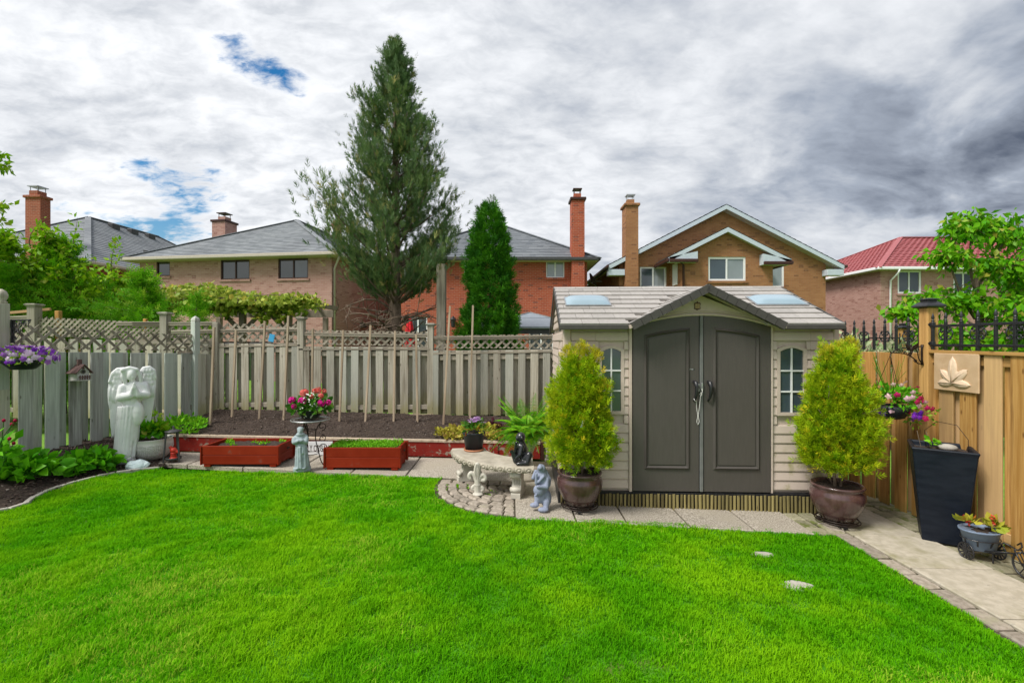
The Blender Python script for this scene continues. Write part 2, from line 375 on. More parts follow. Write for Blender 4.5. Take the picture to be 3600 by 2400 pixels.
WOODL = wood('weathered_wood_pale', (.34,.34,.31), (.56,.575,.53), (.11,.10,.08), .24, (.25,.25,.15), .55, tint2=(.50,.55,.50))
RAIL = wood('weathered_rail_wood', (.23,.195,.15), (.38,.34,.275), (.09,.07,.05), .2)
WNEW = wood('new_cedar_wood', (.37,.185,.045), (.54,.31,.10), (.13,.05,.012), .22, (.17,.185,.045), .22, tint2=(.50,.345,.19), rough=.65)
STAKE = wood('stake_wood', (.36,.27,.19), (.50,.40,.29), (.20,.13,.08), .15)
LOGW = wood('log_wood', (.15,.12,.045), (.25,.21,.085), (.05,.036,.015), .38)
REDP = pm('red_paint_wood', (.19,.016,.004), (.24,.024,.007), 3, (1, 1, 1), .6, .1, spec=.12, c3=(.20,.06,.04), c3s=6, c3r=(.62,.75), rand=.07)
REDW = pm('worn_red_paint', (.19,.016,.012), (.24,.026,.017), 3, (1,1,1), .6, .15, spec=.12, c3=(.26,.21,.16), c3s=7, c3r=(.56,.62), c4=(.15,.05,.04), c4s=13, c4r=(.55,.65), rand=.06)
PALEW = wood('bed_cap_wood', (.42,.33,.24), (.55,.45,.34), (.24,.17,.12), .1)
SIDING = pm('beige_siding', (.53,.435,.375), (.59,.49,.425), 30, (1,1,6), .5, .12, rand=.025)
def mossy():
    m, t = new_mat('beige_siding_algae'); c = t.n('ShaderNodeNewGeometry').outputs['Position']; z = t.n('ShaderNodeSeparateXYZ', {0: c}).outputs[2]
    n = t.noise(t.vm('MULTIPLY', c, (30, 30, 180)), 1, 4); col = t.mix(n, (.53,.435,.375), (.59,.49,.425))
    g = t.noise(c, 5.5, 6, .65); k = t.m('MULTIPLY', t.ss(g, .47, .66), t.ss(t.m('ADD', z, t.m('MULTIPLY', g, .3)), .95, .6))
    col = t.mix(t.m('MULTIPLY', k, .8), col, (.25,.24,.06)); finish(t, col, .5, n, .12); return m
SIDALG = mossy()
TRIM = pm('shed_trim', (.52,.425,.365), (.57,.47,.405), 20, rough=.45, bump=.05)
TILE = pm('shed_tile', (.33,.305,.285), (.39,.365,.34), 25, (1,1,1), .6, .2, rand=.09)
DOOR = pm('brown_door', (.070,.062,.056), (.079,.070,.063), 60, (1,1,.1), .42, .06, spec=.4)
FASCIA = pm('brown_fascia', (.058,.054,.050), (.07,.065,.06), 20, rough=.45, bump=.05)
BLK = pm('black_iron', (.012,.012,.014), (.022,.022,.025), 30, rough=.38, bump=.06, spec=.5)
BRONZE = pm('dark_bronze_iron', (.018,.011,.009), (.032,.02,.016), 30, rough=.4, bump=.1, metal=.3)
STEEL = pm('galvanised_steel', (.42,.43,.44), (.5,.51,.52), 30, rough=.35, bump=.05, metal=.8)
WHITE = pm('white_paint', (.74,.75,.76), (.80,.80,.80), 10, rough=.45, bump=.03)
CREAM = pm('cream_eave', (.44,.385,.325), (.50,.44,.375), 10, rough=.5, bump=.03)
PALEB = pm('pale_blue_fascia', (.46,.52,.59), (.52,.58,.64), 10, rough=.5, bump=.03)
BRN = pm('brown_metal', (.045,.018,.013), (.06,.026,.02), 10, rough=.4, bump=.03)
CHAR = pm('charcoal_metal', (.05,.05,.05), (.07,.07,.07), 10, rough=.4, bump=.03)
SLAB = pm('concrete_slab', (.38,.34,.265), (.49,.44,.355), 14, rough=.85, bump=.3, c3=(.22,.205,.10), c3s=1.5, c3r=(.48,.72), c4=(.30,.27,.22), c4s=22, c4r=(.55,.75), rand=.05)
AGG = pm('exposed_aggregate', (.17,.145,.115), (.50,.45,.375), 70, rough=.8, bump=.6, detail=3, c3=(.34,.30,.235), c3s=1.6, c3r=(.45,.75), rand=.06, bdist=.006)
PAVER = pm('paver_stone', (.23,.195,.155), (.37,.32,.265), 26, rough=.85, bump=.4, rand=.16, c3=(.28,.265,.17), c3s=3, c3r=(.55,.8))
MPAVER = pm('mossy_paver', (.20,.19,.115), (.31,.285,.20), 26, rough=.9, bump=.4, rand=.2, c3=(.13,.15,.04), c3s=6, c3r=(.5,.65))
JOINT = pm('joint_sand', (.045,.038,.025), (.085,.075,.045), 40, rough=.95, bump=.4)
SOIL = pm('garden_soil', (.028,.019,.015), (.075,.054,.042), 28, rough=.95, bump=.9, detail=8, bdist=.03, c3=(.045,.03,.022), c3s=3)
CHIP = pm('mulch_chip', (.06,.04,.03), (.15,.11,.085), 20, rough=.9, bump=.2)
GRIT = pm('pale_grit', (.28,.24,.2), (.42,.38,.33), 20, rough=.9, bump=.2)
EDGE = pm('edging_stone', (.33,.31,.265), (.44,.41,.36), 20, rough=.9, bump=.3, rand=.1)
STONE = pm('grey_field_stone', (.16,.145,.115), (.27,.245,.195), 10, rough=.9, bump=.5, rand=.2, c3=(.14,.14,.07), c3s=5)
MARBLE = pm('white_cast_stone', (.72,.73,.73), (.80,.805,.80), 5, rough=.6, bump=.08, c3=(.60,.61,.60), c3s=7, c3r=(.55,.75))
BLUEST = pm('blue_grey_cast_stone', (.27,.33,.355), (.36,.42,.44), 12, rough=.75, bump=.2, c3=(.22,.26,.28), c3s=8)
LAVST = pm('lavender_cast_stone', (.225,.25,.345), (.27,.30,.40), 8, rough=.7, bump=.12, c3=(.20,.19,.26), c3s=4)
PALEST = pm('pale_blue_stone', (.48,.58,.60), (.58,.68,.69), 9, rough=.8, bump=.3)
BENCHC = pm('aged_bench_concrete', (.34,.30,.235), (.46,.415,.34), 9, rough=.8, bump=.25, c3=(.29,.26,.21), c3s=4, c3r=(.5,.75))
BENCHL = pm('pale_bench_concrete', (.44,.41,.345), (.56,.53,.46), 9, rough=.8, bump=.25, c3=(.35,.32,.25), c3s=5, c3r=(.55,.8))
BLKRES = pm('black_resin', (.012,.013,.016), (.02,.021,.025), 12, rough=.28, bump=.08, spec=.6)
GLAZE = pm('brown_glaze', (.055,.025,.023), (.115,.06,.058), 9, (1,1,.35), .25, .2, spec=.6, coat=.4, c3=(.20,.12,.115), c3s=22, c3r=(.62,.78))
CERAM = pm('white_ceramic', (.66,.65,.61), (.72,.71,.67), 10, rough=.4, bump=.05)
TERRA = pm('terracotta', (.42,.17,.09), (.5,.22,.12), 12, rough=.75, bump=.1)
BLKPOT = pm('black_plastic_pot', (.014,.017,.022), (.022,.026,.031), 14, rough=.42, bump=.05)
BLKPL = pm('black_fibreglass', (.005,.008,.015), (.010,.014,.023), 6, (1,1,3), .42, .06, spec=.2)
BLUEPOT = pm('blue_grey_plastic', (.16,.21,.30), (.19,.245,.34), 14, rough=.45, bump=.05)
REDC = pm('red_cast_iron', (.50,.035,.02), (.6,.06,.035), 14, rough=.4, bump=.1)
SAND = pm('sandstone_plaque', (.50,.34,.20), (.57,.40,.25), 9, rough=.7, bump=.15, c3=(.44,.28,.15), c3s=4)
CORD = pm('white_cord', (.78,.76,.72), (.84,.83,.8), 50, rough=.7, bump=.1)
REDCL = pm('red_canvas', (.55,.012,.02), (.65,.02,.03), 9, rough=.8, bump=.1)
GREYM = pm('grey_gazebo_metal', (.20,.225,.26), (.25,.275,.31), 9, rough=.5, bump=.05)
BARK = pm('conifer_bark', (.10,.07,.05), (.23,.17,.125), 14, (1,1,.2), .95, .8, bdist=.03)
BARK2 = pm('smooth_bark', (.12,.09,.065), (.2,.155,.115), 14, (1,1,.3), .9, .5, bdist=.02)
VINEW = pm('pergola_wood', (.16,.13,.10), (.27,.225,.175), 9, (1,1,.3), .9, .3)
BIRDW = pm('birdhouse_white', (.50,.48,.46), (.62,.60,.57), 14, (1,1,.3), .8, .3, c3=(.33,.30,.27), c3s=9)
BIRDR = pm('birdhouse_rust', (.105,.05,.04), (.19,.12,.115), 20, (8,1,1), .75, .3)
PINKB = brick('pink_brick', (.36,.19,.155), (.455,.265,.225), (.43,.315,.275), (.27,.125,.10))
REDB = brick('red_brick', (.37,.062,.026), (.43,.085,.036), (.44,.25,.18), (.18,.04,.028))
ORAB = brick('orange_brick', (.31,.135,.058), (.385,.18,.08), (.31,.195,.115), (.20,.085,.042))
RUSB = brick('rust_brick', (.26,.06,.03), (.32,.08,.042), (.40,.24,.17), (.20,.05,.03))
GREYR = shingle('grey_shingle', (.185,.20,.215), (.29,.305,.32), (.115,.12,.135))
DARKR = shingle('slate_shingle', (.145,.16,.18), (.235,.25,.27), (.09,.097,.11))
REDR = pm('red_metal_tile', (.31,.075,.08), (.37,.11,.115), 6, rough=.5, bump=.1)
def glass_mat(name, base, rough=.06):
    m, t = new_mat(name); n = t.noise(obj_coord(t), 1.7, 3)
    finish(t, t.mix(n, tuple(x*.6 for x in base), base), rough, spec=.8, extra={'IOR': 1.6}); return m
GLASS = glass_mat('window_glass', (.06,.075,.085)); GLASSC = glass_mat('curtained_glass', (.30,.34,.36)); GLASSD = glass_mat('dark_glass', (.02,.03,.025))
GLASSB = glass_mat('shed_glass', (.065,.095,.115), .10); SKYL = glass_mat('skylight_dome', (.34,.46,.54), .18)
LAWNB = pm('lawn_thatch', (.045,.19,.003), (.08,.27,.006), 30, rough=.95, bump=.4, c3=(.10,.14,.02), c3s=2)
YARD = pm('neighbour_grass', (.10,.22,.02), (.16,.30,.035), 6, rough=.95, bump=.3)
GRASS = leaf('grass_blade', (.072,.335,.002), (.175,.53,.004), .40, .7, c3=(.42,.58,.05), patch=(.27,.56,.006), ps=.85, spec=.04)
L_JUN = leaf('juniper_leaf', (.065,.135,.045), (.19,.27,.085), .28, .7, c3=(.38,.34,.12), patch=(.11,.185,.075), spec=.15)
L_ARB = leaf('arborvitae_leaf', (.022,.125,.005), (.09,.28,.01), .2, .55, patch=(.03,.14,.012), ps=2.5)
L_GOLD = leaf('golden_cedar_leaf', (.14,.33,.004), (.44,.56,.008), .28, .6, c3=(.68,.55,.02), patch=(.40,.50,.008), ps=5, spec=.2)
L_SPR = leaf('spruce_leaf', (.08,.32,.006), (.26,.56,.015), .3, .6, c3=(.38,.55,.04), patch=(.13,.37,.01), ps=1.5, spec=.2)
L_DEC = leaf('bright_tree_leaf', (.14,.36,.006), (.36,.56,.012), .35, .45, c3=(.42,.46,.07))
L_CHE = leaf('cherry_leaf', (.07,.30,.005), (.22,.50,.012), .35, .4, c3=(.36,.36,.05))
L_VIN = leaf('vine_leaf', (.21,.33,.03), (.48,.52,.09), .35, .45, c3=(.60,.50,.08))
L_HYD = leaf('hydrangea_leaf', (.05,.26,.006), (.16,.48,.012), .25, .4)
L_SEED = leaf('seedling_leaf', (.10,.36,.008), (.24,.56,.02), .3, .5)
L_FERN = leaf('fern_leaf', (.09,.36,.012), (.28,.52,.018), .3, .5, c3=(.4,.5,.04))
L_LET = leaf('lettuce_leaf', (.30,.29,.03), (.52,.45,.08), .25, .5, c3=(.34,.16,.08))
L_PUR = leaf('purple_lettuce_leaf', (.05,.012,.02), (.12,.03,.045), .2, .5)
L_GER = leaf('geranium_leaf', (.04,.15,.015), (.12,.30,.03), .25, .5, c3=(.25,.33,.05))
L_PET = leaf('petunia_leaf', (.12,.28,.02), (.30,.46,.04), .3, .5)
L_VAR = leaf('variegated_leaf', (.22,.34,.12), (.66,.64,.46), .25, .5)
L_BEG = leaf('begonia_leaf', (.28,.34,.03), (.48,.42,.05), .25, .45, c3=(.5,.15,.03))
F_MAG = leaf('magenta_petal', (.60,.008,.22), (.75,.03,.36), .2, .5); F_COR = leaf('coral_petal', (.72,.10,.09), (.8,.22,.18), .2, .5)
F_PUR = leaf('purple_petal', (.17,.02,.42), (.50,.19,.68), .2, .5, c3=(.8,.6,.85)); F_LAV = leaf('lavender_petal', (.45,.22,.55), (.68,.45,.75), .2, .5)
F_WHI = leaf('white_petal', (.75,.75,.68), (.85,.85,.82), .2, .5); F_WINE = leaf('wine_petal', (.35,.008,.05), (.60,.015,.17), .2, .5, c3=(.8,.5,.62))
F_RED = leaf('red_petal', (.6,.03,.03), (.7,.08,.06), .2, .5); F_VIO = leaf('violet_petal', (.09,.01,.33), (.22,.03,.5), .2, .5); F_PNK = leaf('pink_petal', (.8,.45,.5), (.85,.6,.62), .2, .5)
# ------------------------------------------------------------------ ground, lawn, paving, beds
def vnoise(x, y, s, seed=0, oct=1):
    out = 0; amp = 1
    for k in range(oct):
        g = np.random.default_rng(seed+k).random((64, 64)); X, Y = x*s*2**k, y*s*2**k
        i, j = np.floor(X).astype(int), np.floor(Y).astype(int); fx, fy = X-i, Y-j; fx, fy = fx*fx*(3-2*fx), fy*fy*(3-2*fy)
        q = lambda a, b: g[a % 64, b % 64]
        out = out+amp*((q(i, j)*(1-fx)+q(i+1, j)*fx)*(1-fy)+(q(i, j+1)*(1-fx)+q(i+1, j+1)*fx)*fy-.5); amp *= .5
    return out
def inside(px, py, poly):
    r = np.zeros(len(px), bool); n = len(poly)
    for i in range(n):
        (x0, y0), (x1, y1) = poly[i], poly[(i+1) % n]
        c = ((y0 > py) != (y1 > py)); xi = (x1-x0)*(py-y0)/((y1-y0) if y1 != y0 else 1e-9)+x0; r ^= c & (px < xi)
    return r
def catmull(pts, k=8):
    P = [np.array(p, float) for p in pts]; P = [2*P[0]-P[1]]+P+[2*P[-1]-P[-2]]; out = []
    for i in range(1, len(P)-2):
        for j in range(k):
            t = j/k; a, b, c, d = P[i-1:i+3]
            out.append(.5*((2*b)+(c-a)*t+(2*a-5*b+4*c-d)*t*t+(3*b-a-3*c+d)*t**3))
    return [tuple(q) for q in out]+[tuple(P[-2])]
def grid_mesh(name, X, Y, Z, mat, smooth=True):
    r, c = X.shape; V = np.stack([X.ravel(), Y.ravel(), Z.ravel()], 1); i = np.arange(r*c).reshape(r, c)
    Fq = np.stack([i[:-1, :-1].ravel(), i[:-1, 1:].ravel(), i[1:, 1:].ravel(), i[1:, :-1].ravel()], 1)
    return np_mesh(name, V, Fq, mat, smooth=smooth)
gx = np.array([-700, -60, -14, 14, 60, 700.]); gy = np.array([-60, -8, 60, 250, 900.])
XX, YY = np.meshgrid(gx, gy)
g = piece('ground', grid_mesh('ground', XX, YY, np.clip(XX, -14, 14)*GS-.06, YARD))
tag(g, 'grassy ground stretching beyond the fences to the houses', 'ground', kind='structure')

edge_px = [(0, 1805), (150, 1742), (300, 1692), (445, 1664), (560, 1652)]
edge_w = [(-6.35, 4.0)]+[tuple(gp(*q)[:2]) for q in edge_px]
edge_c = catmull(edge_w, 8)
ARC_C, ARC_R = (.05, 5.92), 1.02
arc = [(ARC_C[0]+ARC_R*math.cos(R(t)), ARC_C[1]+ARC_R*math.sin(R(t))) for t in range(268, 171, -8)]
PATHX = 3.17
strip_front = [(PATHX, 4.62), tuple(gp(2348, 1847)[:2]), tuple(gp(1975, 1831)[:2]), tuple(gp(1800, 1828)[:2])]
back_edge = [tuple(gp(1560, 1683)[:2]), tuple(gp(1500, 1681)[:2]), tuple(gp(1000, 1667)[:2]), tuple(gp(700, 1657)[:2])]
lawn_poly = edge_c[:-1]+[edge_c[-1]]+back_edge[::-1]+arc[::-1]+strip_front[::-1]+[(PATHX, .6), (-6.35, .6)]
mb = MB(); mb.slab([(x, y) for x, y in lawn_poly], -.05, 0.004)
mb.v = [(x, y, z+gz(x)) for x, y, z in mb.v]
tag(mb.build('lawn', LAWNB), 'bright green mown lawn in the middle of the yard', 'lawn', kind='structure')
def grass():
    N = 900000; y = rng.uniform(1.7, 6.95, N); x = rng.uniform(-7, 3.3, N)
    keep = (np.abs(x) < 1.14*y+.9) & (rng.random(N) < np.clip((3.1/y)**1.0, .42, 1)); x, y = x[keep], y[keep]
    poly = lawn_poly; k = inside(x, y, poly); x, y = x[k], y[k]
    hole = np.zeros(len(x), bool)
    for (u, v, rx, ry) in ((2680, 1952, .085, .045), (2800, 2062, .11, .06)):
        c = gp(u, v); hole |= ((x-c.x)/rx)**2+((y-c.y)/ry)**2 < rng.uniform(.45, 1.1, len(x))
    x, y = x[~hole], y[~hole]; n = len(x)
    cl = vnoise(x, y, 9, 3, 2); big = vnoise(x, y, .9, 11, 3)
    h = (.030+.016*rng.random(n))*(1+.9*cl)*(1+.3*big)
    ang = rng.uniform(0, 2*PI, n)+vnoise(x, y, 2.2, 5)*5; lean = rng.uniform(.15, .85, n)
    w = rng.uniform(.0019, .0033, n)*(.75+.12*y)
    dx, dy = np.cos(ang), np.sin(ang); B = np.stack([x, y, x*GS+.001], 1)
    side = np.stack([-dy, dx, 0*dx], 1)*w[:, None]; fw = np.stack([dx, dy, 0*dx], 1)
    up = np.array([0, 0, 1.]); mid = B+fw*(lean*h*.3)[:, None]+up*(h*.6)[:, None]; tip = B+fw*(lean*h*1.0)[:, None]+up*(h*(1.05-.35*lean))[:, None]
    V = np.stack([B-side, B+side, mid-side*.8, mid+side*.8, tip], 1).reshape(-1, 3)
    o = (np.arange(n)*5)[:, None, None]; Fq = (np.array([[0, 1, 3], [0, 3, 2], [2, 3, 4]])[None]+o).reshape(-1, 3)
    tint = np.clip(rng.random(n)*.7+.75*(big+.22)-.05+.35*vnoise(x, y, 3.1, 61, 2), 0, 1)
    return piece('grass', np_mesh('grass', V, Fq, GRASS, np.repeat(tint, 5)))
tag(grass(), 'short bright green grass blades covering the lawn', 'grass', kind='stuff')

def bslab(poly, z0, z1, b=.008):
    """slab with a worn top edge, following the fall of the ground"""
    n = len(poly); cx, cy = sum(p[0] for p in poly)/n, sum(p[1] for p in poly)/n
    ins = []
    for x, y in poly:
        d = Vector((cx-x, cy-y)); d = d.normalized()*b*1.4; ins.append((x+d.x, y+d.y))
    vs = [(x, y, z0) for x, y in poly]+[(x, y, z1-b) for x, y in poly]+[(x, y, z1) for x, y in ins]
    ar = sum(poly[i][0]*poly[(i+1) % n][1]-poly[(i+1) % n][0]*poly[i][1] for i in range(n))
    fs = [tuple(range(2*n, 3*n))]+[(i, (i+1) % n, n+(i+1) % n, n+i) for i in range(n)]+[(n+i, n+(i+1) % n, 2*n+(i+1) % n, 2*n+i) for i in range(n)]
    if ar < 0: fs = [f[::-1] for f in fs]
    m = MB(); m.add([(x-cx, y-cy, z+gz(x-cx)) for x, y, z in vs], fs); return m, (cx, cy, gz(cx))
def slabs(name, polys, mat, parent, z1=.03, jit=.004, b=.008):
    for p in polys:
        m, c = bslab(p, -.03, z1+random.uniform(-jit, jit), b); m.build(name, mat, parent, loc=c)
def quad(x0, x1, ya0, yb0, ya1, yb1, g=.009):
    return [(x0+g, ya0+g), (x1-g, yb0+g), (x1-g, yb1-g), (x0+g, ya1-g)]
def base_sheet(name, poly, label, cat, mat=JOINT, z=.008):
    m = MB(); m.slab(poly, -.05, z); m.v = [(x, y, q+gz(x)) for x, y, q in m.v]
    return tag(m.build(name, mat), label, cat, kind='structure')
# walk along the raised bed
ye = lambda x: np.interp(x, [-5.2, -3.8, -1.1, .1], [6.74, 6.58, 6.33, 6.28])-.10
yw = 7.27
patio = base_sheet('patio', [(-5.25, 6.70), (-3.8, 6.60), (-1.1, 6.34), (-.98, 6.0), (.03, 5.95), (.03, 4.88), (.75, 4.82), (PATHX+.15, 4.63), (3.32, 5.12), (1.3, 5.30), (.56, 5.42), (.66, 7.25), (-5.25, 7.25)],
                   'concrete patio strip running below the raised bed and in front of the shed', 'patio')
xs = [-5.22, -4.55, -3.72, -2.95, -2.18, -1.42, -.66, .03]
slabs('concrete_slab', [quad(a, b, ye(a), ye(b), yw, yw) for a, b in zip(xs[:-2], xs[1:-1])], AGG, patio)
slabs('concrete_slab', [quad(-.66, .03, 6.18, 6.16, yw, yw), quad(.03, .66, 5.62, 5.58, 6.32, 6.32), quad(.03, .66, 6.32, 6.32, 6.95, 6.95)], AGG, patio, z1=.02)
lf = lambda x: np.interp(x, [0, .52, 1.95, PATHX+.2], [4.88, 4.86, 4.74, 4.60])-.04
lb = lambda x: np.interp(x, [.5, 3.4], [5.38, 5.19])
slabs('concrete_slab', [quad(.03, .66, lf(.03), lf(.66), 5.62, 5.58)], AGG, patio)
xs = [.66, 1.18, 1.80, 2.42, 2.98]
slabs('concrete_slab', [quad(a, b, lf(a), lf(b), lb(a), lb(b)) for a, b in zip(xs[:-1], xs[1:])], AGG, patio)
slabs('paver', [quad(2.98, 3.14, 5.0, 4.98, 5.2, 5.2), quad(2.98, 3.14, 4.8, 4.78, 5.0, 4.98), quad(2.98, 3.16, 4.62, 4.60, 4.8, 4.78), quad(3.14, 3.31, 4.9, 4.9, 5.2, 5.2), quad(3.16, 3.31, 4.62, 4.62, 4.9, 4.9)], MPAVER, patio, b=.015)
# fan of rounded pavers under the bench
fan = base_sheet('paver_fan', [(.03, 5.95), (.03, 4.90)]+arc[1:]+[(-.96, 6.2), (-.66, 6.2), (.03, 6.15)], 'quarter circle of rounded grey pavers under the curved bench', 'paving', z=.012)
rings = [.10, .24, .36, .48, .605, .73, .86, .99]
for k in range(len(rings)-1):
    r0, r1 = rings[k]+.005, rings[k+1]-.006; n = max(2, round((r0+r1)/2*R(96)/.15)); da = 96/n
    for i in range(n):
        a0 = 175+i*da+(k % 2)*da*.0; a1 = a0+da; e = .007/((r0+r1)/2)
        a0, a1 = R(a0)+e, R(a1)-e; jr = lambda: random.uniform(-.008, .008); pts = []
        for s_ in np.linspace(0, 1, 4): pts.append((r1+jr()-.016*(abs(s_-.5)*2)**3, a0+(a1-a0)*s_))
        for s_ in np.linspace(1, 0, 4): pts.append((r0+jr()*.6+.012*(abs(s_-.5)*2)**3, a0+(a1-a0)*s_))
        poly = [(ARC_C[0]+r*math.cos(a), ARC_C[1]+r*math.sin(a)) for r, a in pts]
        if max(p[0] for p in poly) > .028: poly = [(min(p[0], .026), p[1]) for p in poly]
        slabs('paver', [poly], PAVER, fan, .034, .006, .014)
n_ = 420; r_ = np.array(rings)[rng.integers(1, len(rings), n_)]+rng.normal(0, .006, n_); a_ = np.radians(rng.uniform(178, 262, n_)); k_ = vnoise(r_*np.cos(a_), r_*np.sin(a_), 3, 8) > -.05
scatter('joint_weeds', LEAF, np.stack([ARC_C[0]+r_*np.cos(a_), ARC_C[1]+r_*np.sin(a_), .02+GS*r_*np.cos(a_)], 1)[k_], (rng.normal(size=(n_, 3))*.6+np.array((0, 0, .8)))[k_], rng.uniform(.015, .04, n_)[k_], GRASS, fan, kind='stuff', ab=True)
slabs('paver', [quad(-.93+i*.155, -.93+(i+1)*.155, 6.0, 6.0, 6.15, 6.15, .007) for i in range(6)], PAVER, fan, .03, .005, .014)
# garden path on the right
PX0, PX1, FX = 3.34, 4.06, 4.46
path = base_sheet('path', [(PATHX, .6), (FX+.1, .6), (FX+.1, 7.6), (3.78, 7.6), (3.78, 5.3), (3.32, 5.2), (3.32, 4.9), (PATHX, 4.62)], 'concrete slab garden path beside the new wooden fence', 'path')
ys = [.9, 1.75, 2.48, 3.21, 3.94, 4.60, 5.25, 5.9]
slabs('concrete_slab', [quad(PX0 if a < 5.2 else 3.8, PX1, a, a, b, b) for a, b in zip(ys[:-1], ys[1:])], SLAB, path)
y = .9
while y < 4.75:
    L = random.uniform(.20, .30); slabs('paver', [quad(PATHX+.02, PX0-.004, y, y+random.uniform(-.02, .02), y+L, y+L)], PAVER, path, .028, .006, .012); y += L
y = .9
while y < 7.2:
    L = random.uniform(.13, .2); xm = PX1+random.uniform(.16, .22)
    slabs('paver', [quad(PX1+.004, xm, y, y, y+L, y+L), quad(xm, FX+.08, y, y-.01, y+L, y+L-.01)], MPAVER, path, .025, .01, .014); y += L
# stepping stones sunk in the lawn
for i, (u, v, rx, ry, lab) in enumerate(((2680, 1952, .10, .055, 'small flat stone sunk in the lawn in front of the shed doors'), (2800, 2062, .13, .075, 'larger flat stone sunk in the lawn near the path'))):
    c = gp(u, v); poly = [(c.x+rx*math.cos(t)*random.uniform(.85, 1.1), c.y+ry*math.sin(t)*random.uniform(.85, 1.1)) for t in np.linspace(0, 2*PI, 13)[:-1]]
    m, cc = bslab(poly, -.03, .022, .012); tag(m.build('stepping_stone', EDGE, loc=cc), lab, 'stone', 'stones sunk in the lawn')

# left planting bed with edging stones
FL0, FL1 = np.array((-6.43, 6.0)), np.array((-5.72, 8.5)); FLD = (FL1-FL0)/np.linalg.norm(FL1-FL0)
def lfz(y): return np.interp(y, [4.6, 6.0, 8.5], [.34, .33, .46])
ec = np.array(edge_c+[tuple(gp(600, 1630)[:2]), (-5.22, 7.30)]); tt = np.linspace(0, 1, 60)
cum = np.r_[0, np.cumsum(np.linalg.norm(np.diff(ec, axis=0), axis=1))]; cum /= cum[-1]
EX, EY = np.interp(tt, cum, ec[:, 0])-.02, np.interp(tt, cum, ec[:, 1])+.02
fy = np.linspace(4.2, 8.35, 60); fx = FL0[0]+(fy-6.0)*FLD[0]/FLD[1]
ss_ = np.linspace(0, 1, 26)[:, None]
X = EX*(1-ss_)+fx*ss_; Y = EY*(1-ss_)+fy*ss_; Z = GS*X+.01+(np.interp(Y, [4, 8.5], [.17, .30]))*ss_**1.3+.03*vnoise(X, Y, 7, 21, 3)+.012*vnoise(X, Y, 30, 25, 2)
bed = piece('planting_bed', grid_mesh('planting_bed', X, Y, Z, SOIL)); tag(bed, 'dark mulched planting bed along the weathered left fence', 'garden bed', kind='structure')
def bed_z(x, y):
    i = np.argmin((X-x)**2+(Y-y)**2); return float(Z.ravel()[i])
def chips(name, xs, ys, zs, mat, parent, s0, s1):
    n = len(xs); D = rng.normal(size=(n, 3))*np.array([1, 1, .35])
    T = ([(-.3,-.1,0), (.3,-.1,0), (.3,.1,0), (-.3,.1,0), (-.2,-.08,1), (.2,-.08,1), (.2,.08,1), (-.2,.08,1)], [(0,3,2), (0,2,1), (4,5,6), (4,6,7), (0,1,5), (0,5,4), (1,2,6), (1,6,5), (2,3,7), (2,7,6), (3,0,4), (3,4,7)])
    return scatter(name, T, np.stack([xs, ys, zs], 1), D, rng.uniform(s0, s1, n), mat, parent, kind='stuff', ab=True)
i = rng.integers(0, X.size, 2600); chips('mulch', X.ravel()[i]+rng.normal(0, .03, 2600), Y.ravel()[i]+rng.normal(0, .03, 2600), Z.ravel()[i]+.005, CHIP, bed, .012, .04)
i = rng.integers(0, X.size, 350); chips('grit', X.ravel()[i]+rng.normal(0, .03, 350), Y.ravel()[i]+rng.normal(0, .03, 350), Z.ravel()[i]+.005, GRIT, bed, .008, .025)
em = np.array(edge_c); cum = np.r_[0, np.cumsum(np.linalg.norm(np.diff(em, axis=0), axis=1))]; s_ = 0
while s_ < cum[-1]-.1:
    L = random.uniform(.16, .26); e = s_+L-.008
    f = lambda q, o: (float(np.interp(q, cum, em[:, 0])), float(np.interp(q, cum, em[:, 1])))
    (xa, ya), (xb, yb) = f(s_, 0), f(e, 0); d = Vector((xb-xa, yb-ya)).normalized(); nx, ny = -d.y, d.x
    w = .035; slabs('edging_stone', [[(xa-nx*w*.3, ya-ny*w*.3), (xb-nx*w*.3, yb-ny*w*.3), (xb+nx*w, yb+ny*w), (xa+nx*w, ya+ny*w)]], EDGE, bed, .045, .006, .008); s_ += L

# raised bed below the back fence
BY = 7.30; rb = thing('raised_bed', 'long low raised bed with peeling red paint and dark soil below the back fence', 'raised bed', (-2.4, BY, gz(-2.4)))
bt = lambda x: float(np.interp(x, [-5.3, -3.1, .45], [.405, .355, .285]))
seg = [-5.35, -4.0, -2.35, -.3, .44]
for a, b in zip(seg[:-1], seg[1:]):
    m = MB(); m.prism([(a+.003, gz(a)+.035), (b-.003, gz(b)+.035), (b-.003, bt(b)-.032), (a+.003, bt(a)-.032)], BY, BY+.04); m.build('front_board', REDW, rb, ab=True)
    m = MB(); m.prism([(a+.002, bt(a)-.03), (b-.002, bt(b)-.03), (b-.002, bt(b)), (a+.002, bt(a))], BY-.012, BY+.07); m.build('cap_board', PALEW, rb, ab=True)
for a in (-4.0, -2.35, -.25, .08):
    m = MB(); m.box(a-.03, a+.03, BY-.022, BY-.002, gz(a)+.03, bt(a)-.035); m.build('cleat', REDW, rb, ab=True)
m = MB(); m.box(.445, .50, BY-.02, 8.55, gz(.4)+.02, .28); m.build('side_board', BRN, rb, ab=True)
X2, Y2 = np.meshgrid(np.linspace(-5.45, .45, 170), np.linspace(BY+.03, 8.66, 46))
t2 = (Y2-BY)/1.36; zf = np.interp(X2, [-5.3, -3.1, .45], [.405, .355, .285])-.03; zb = np.interp(X2, [-5.5, -3.9, -1.5, .5], [.60, .575, .50, .47])
Z2 = zf+(zb-zf)*t2**.85+.05*vnoise(X2, Y2, 5, 31, 4)*(.3+t2*(1-t2)*3)+.02*vnoise(X2, Y2, 26, 37, 2)*np.clip(t2*6, 0, 1)
piece('soil', grid_mesh('soil', X2, Y2, Z2, SOIL), rb, ab=True)
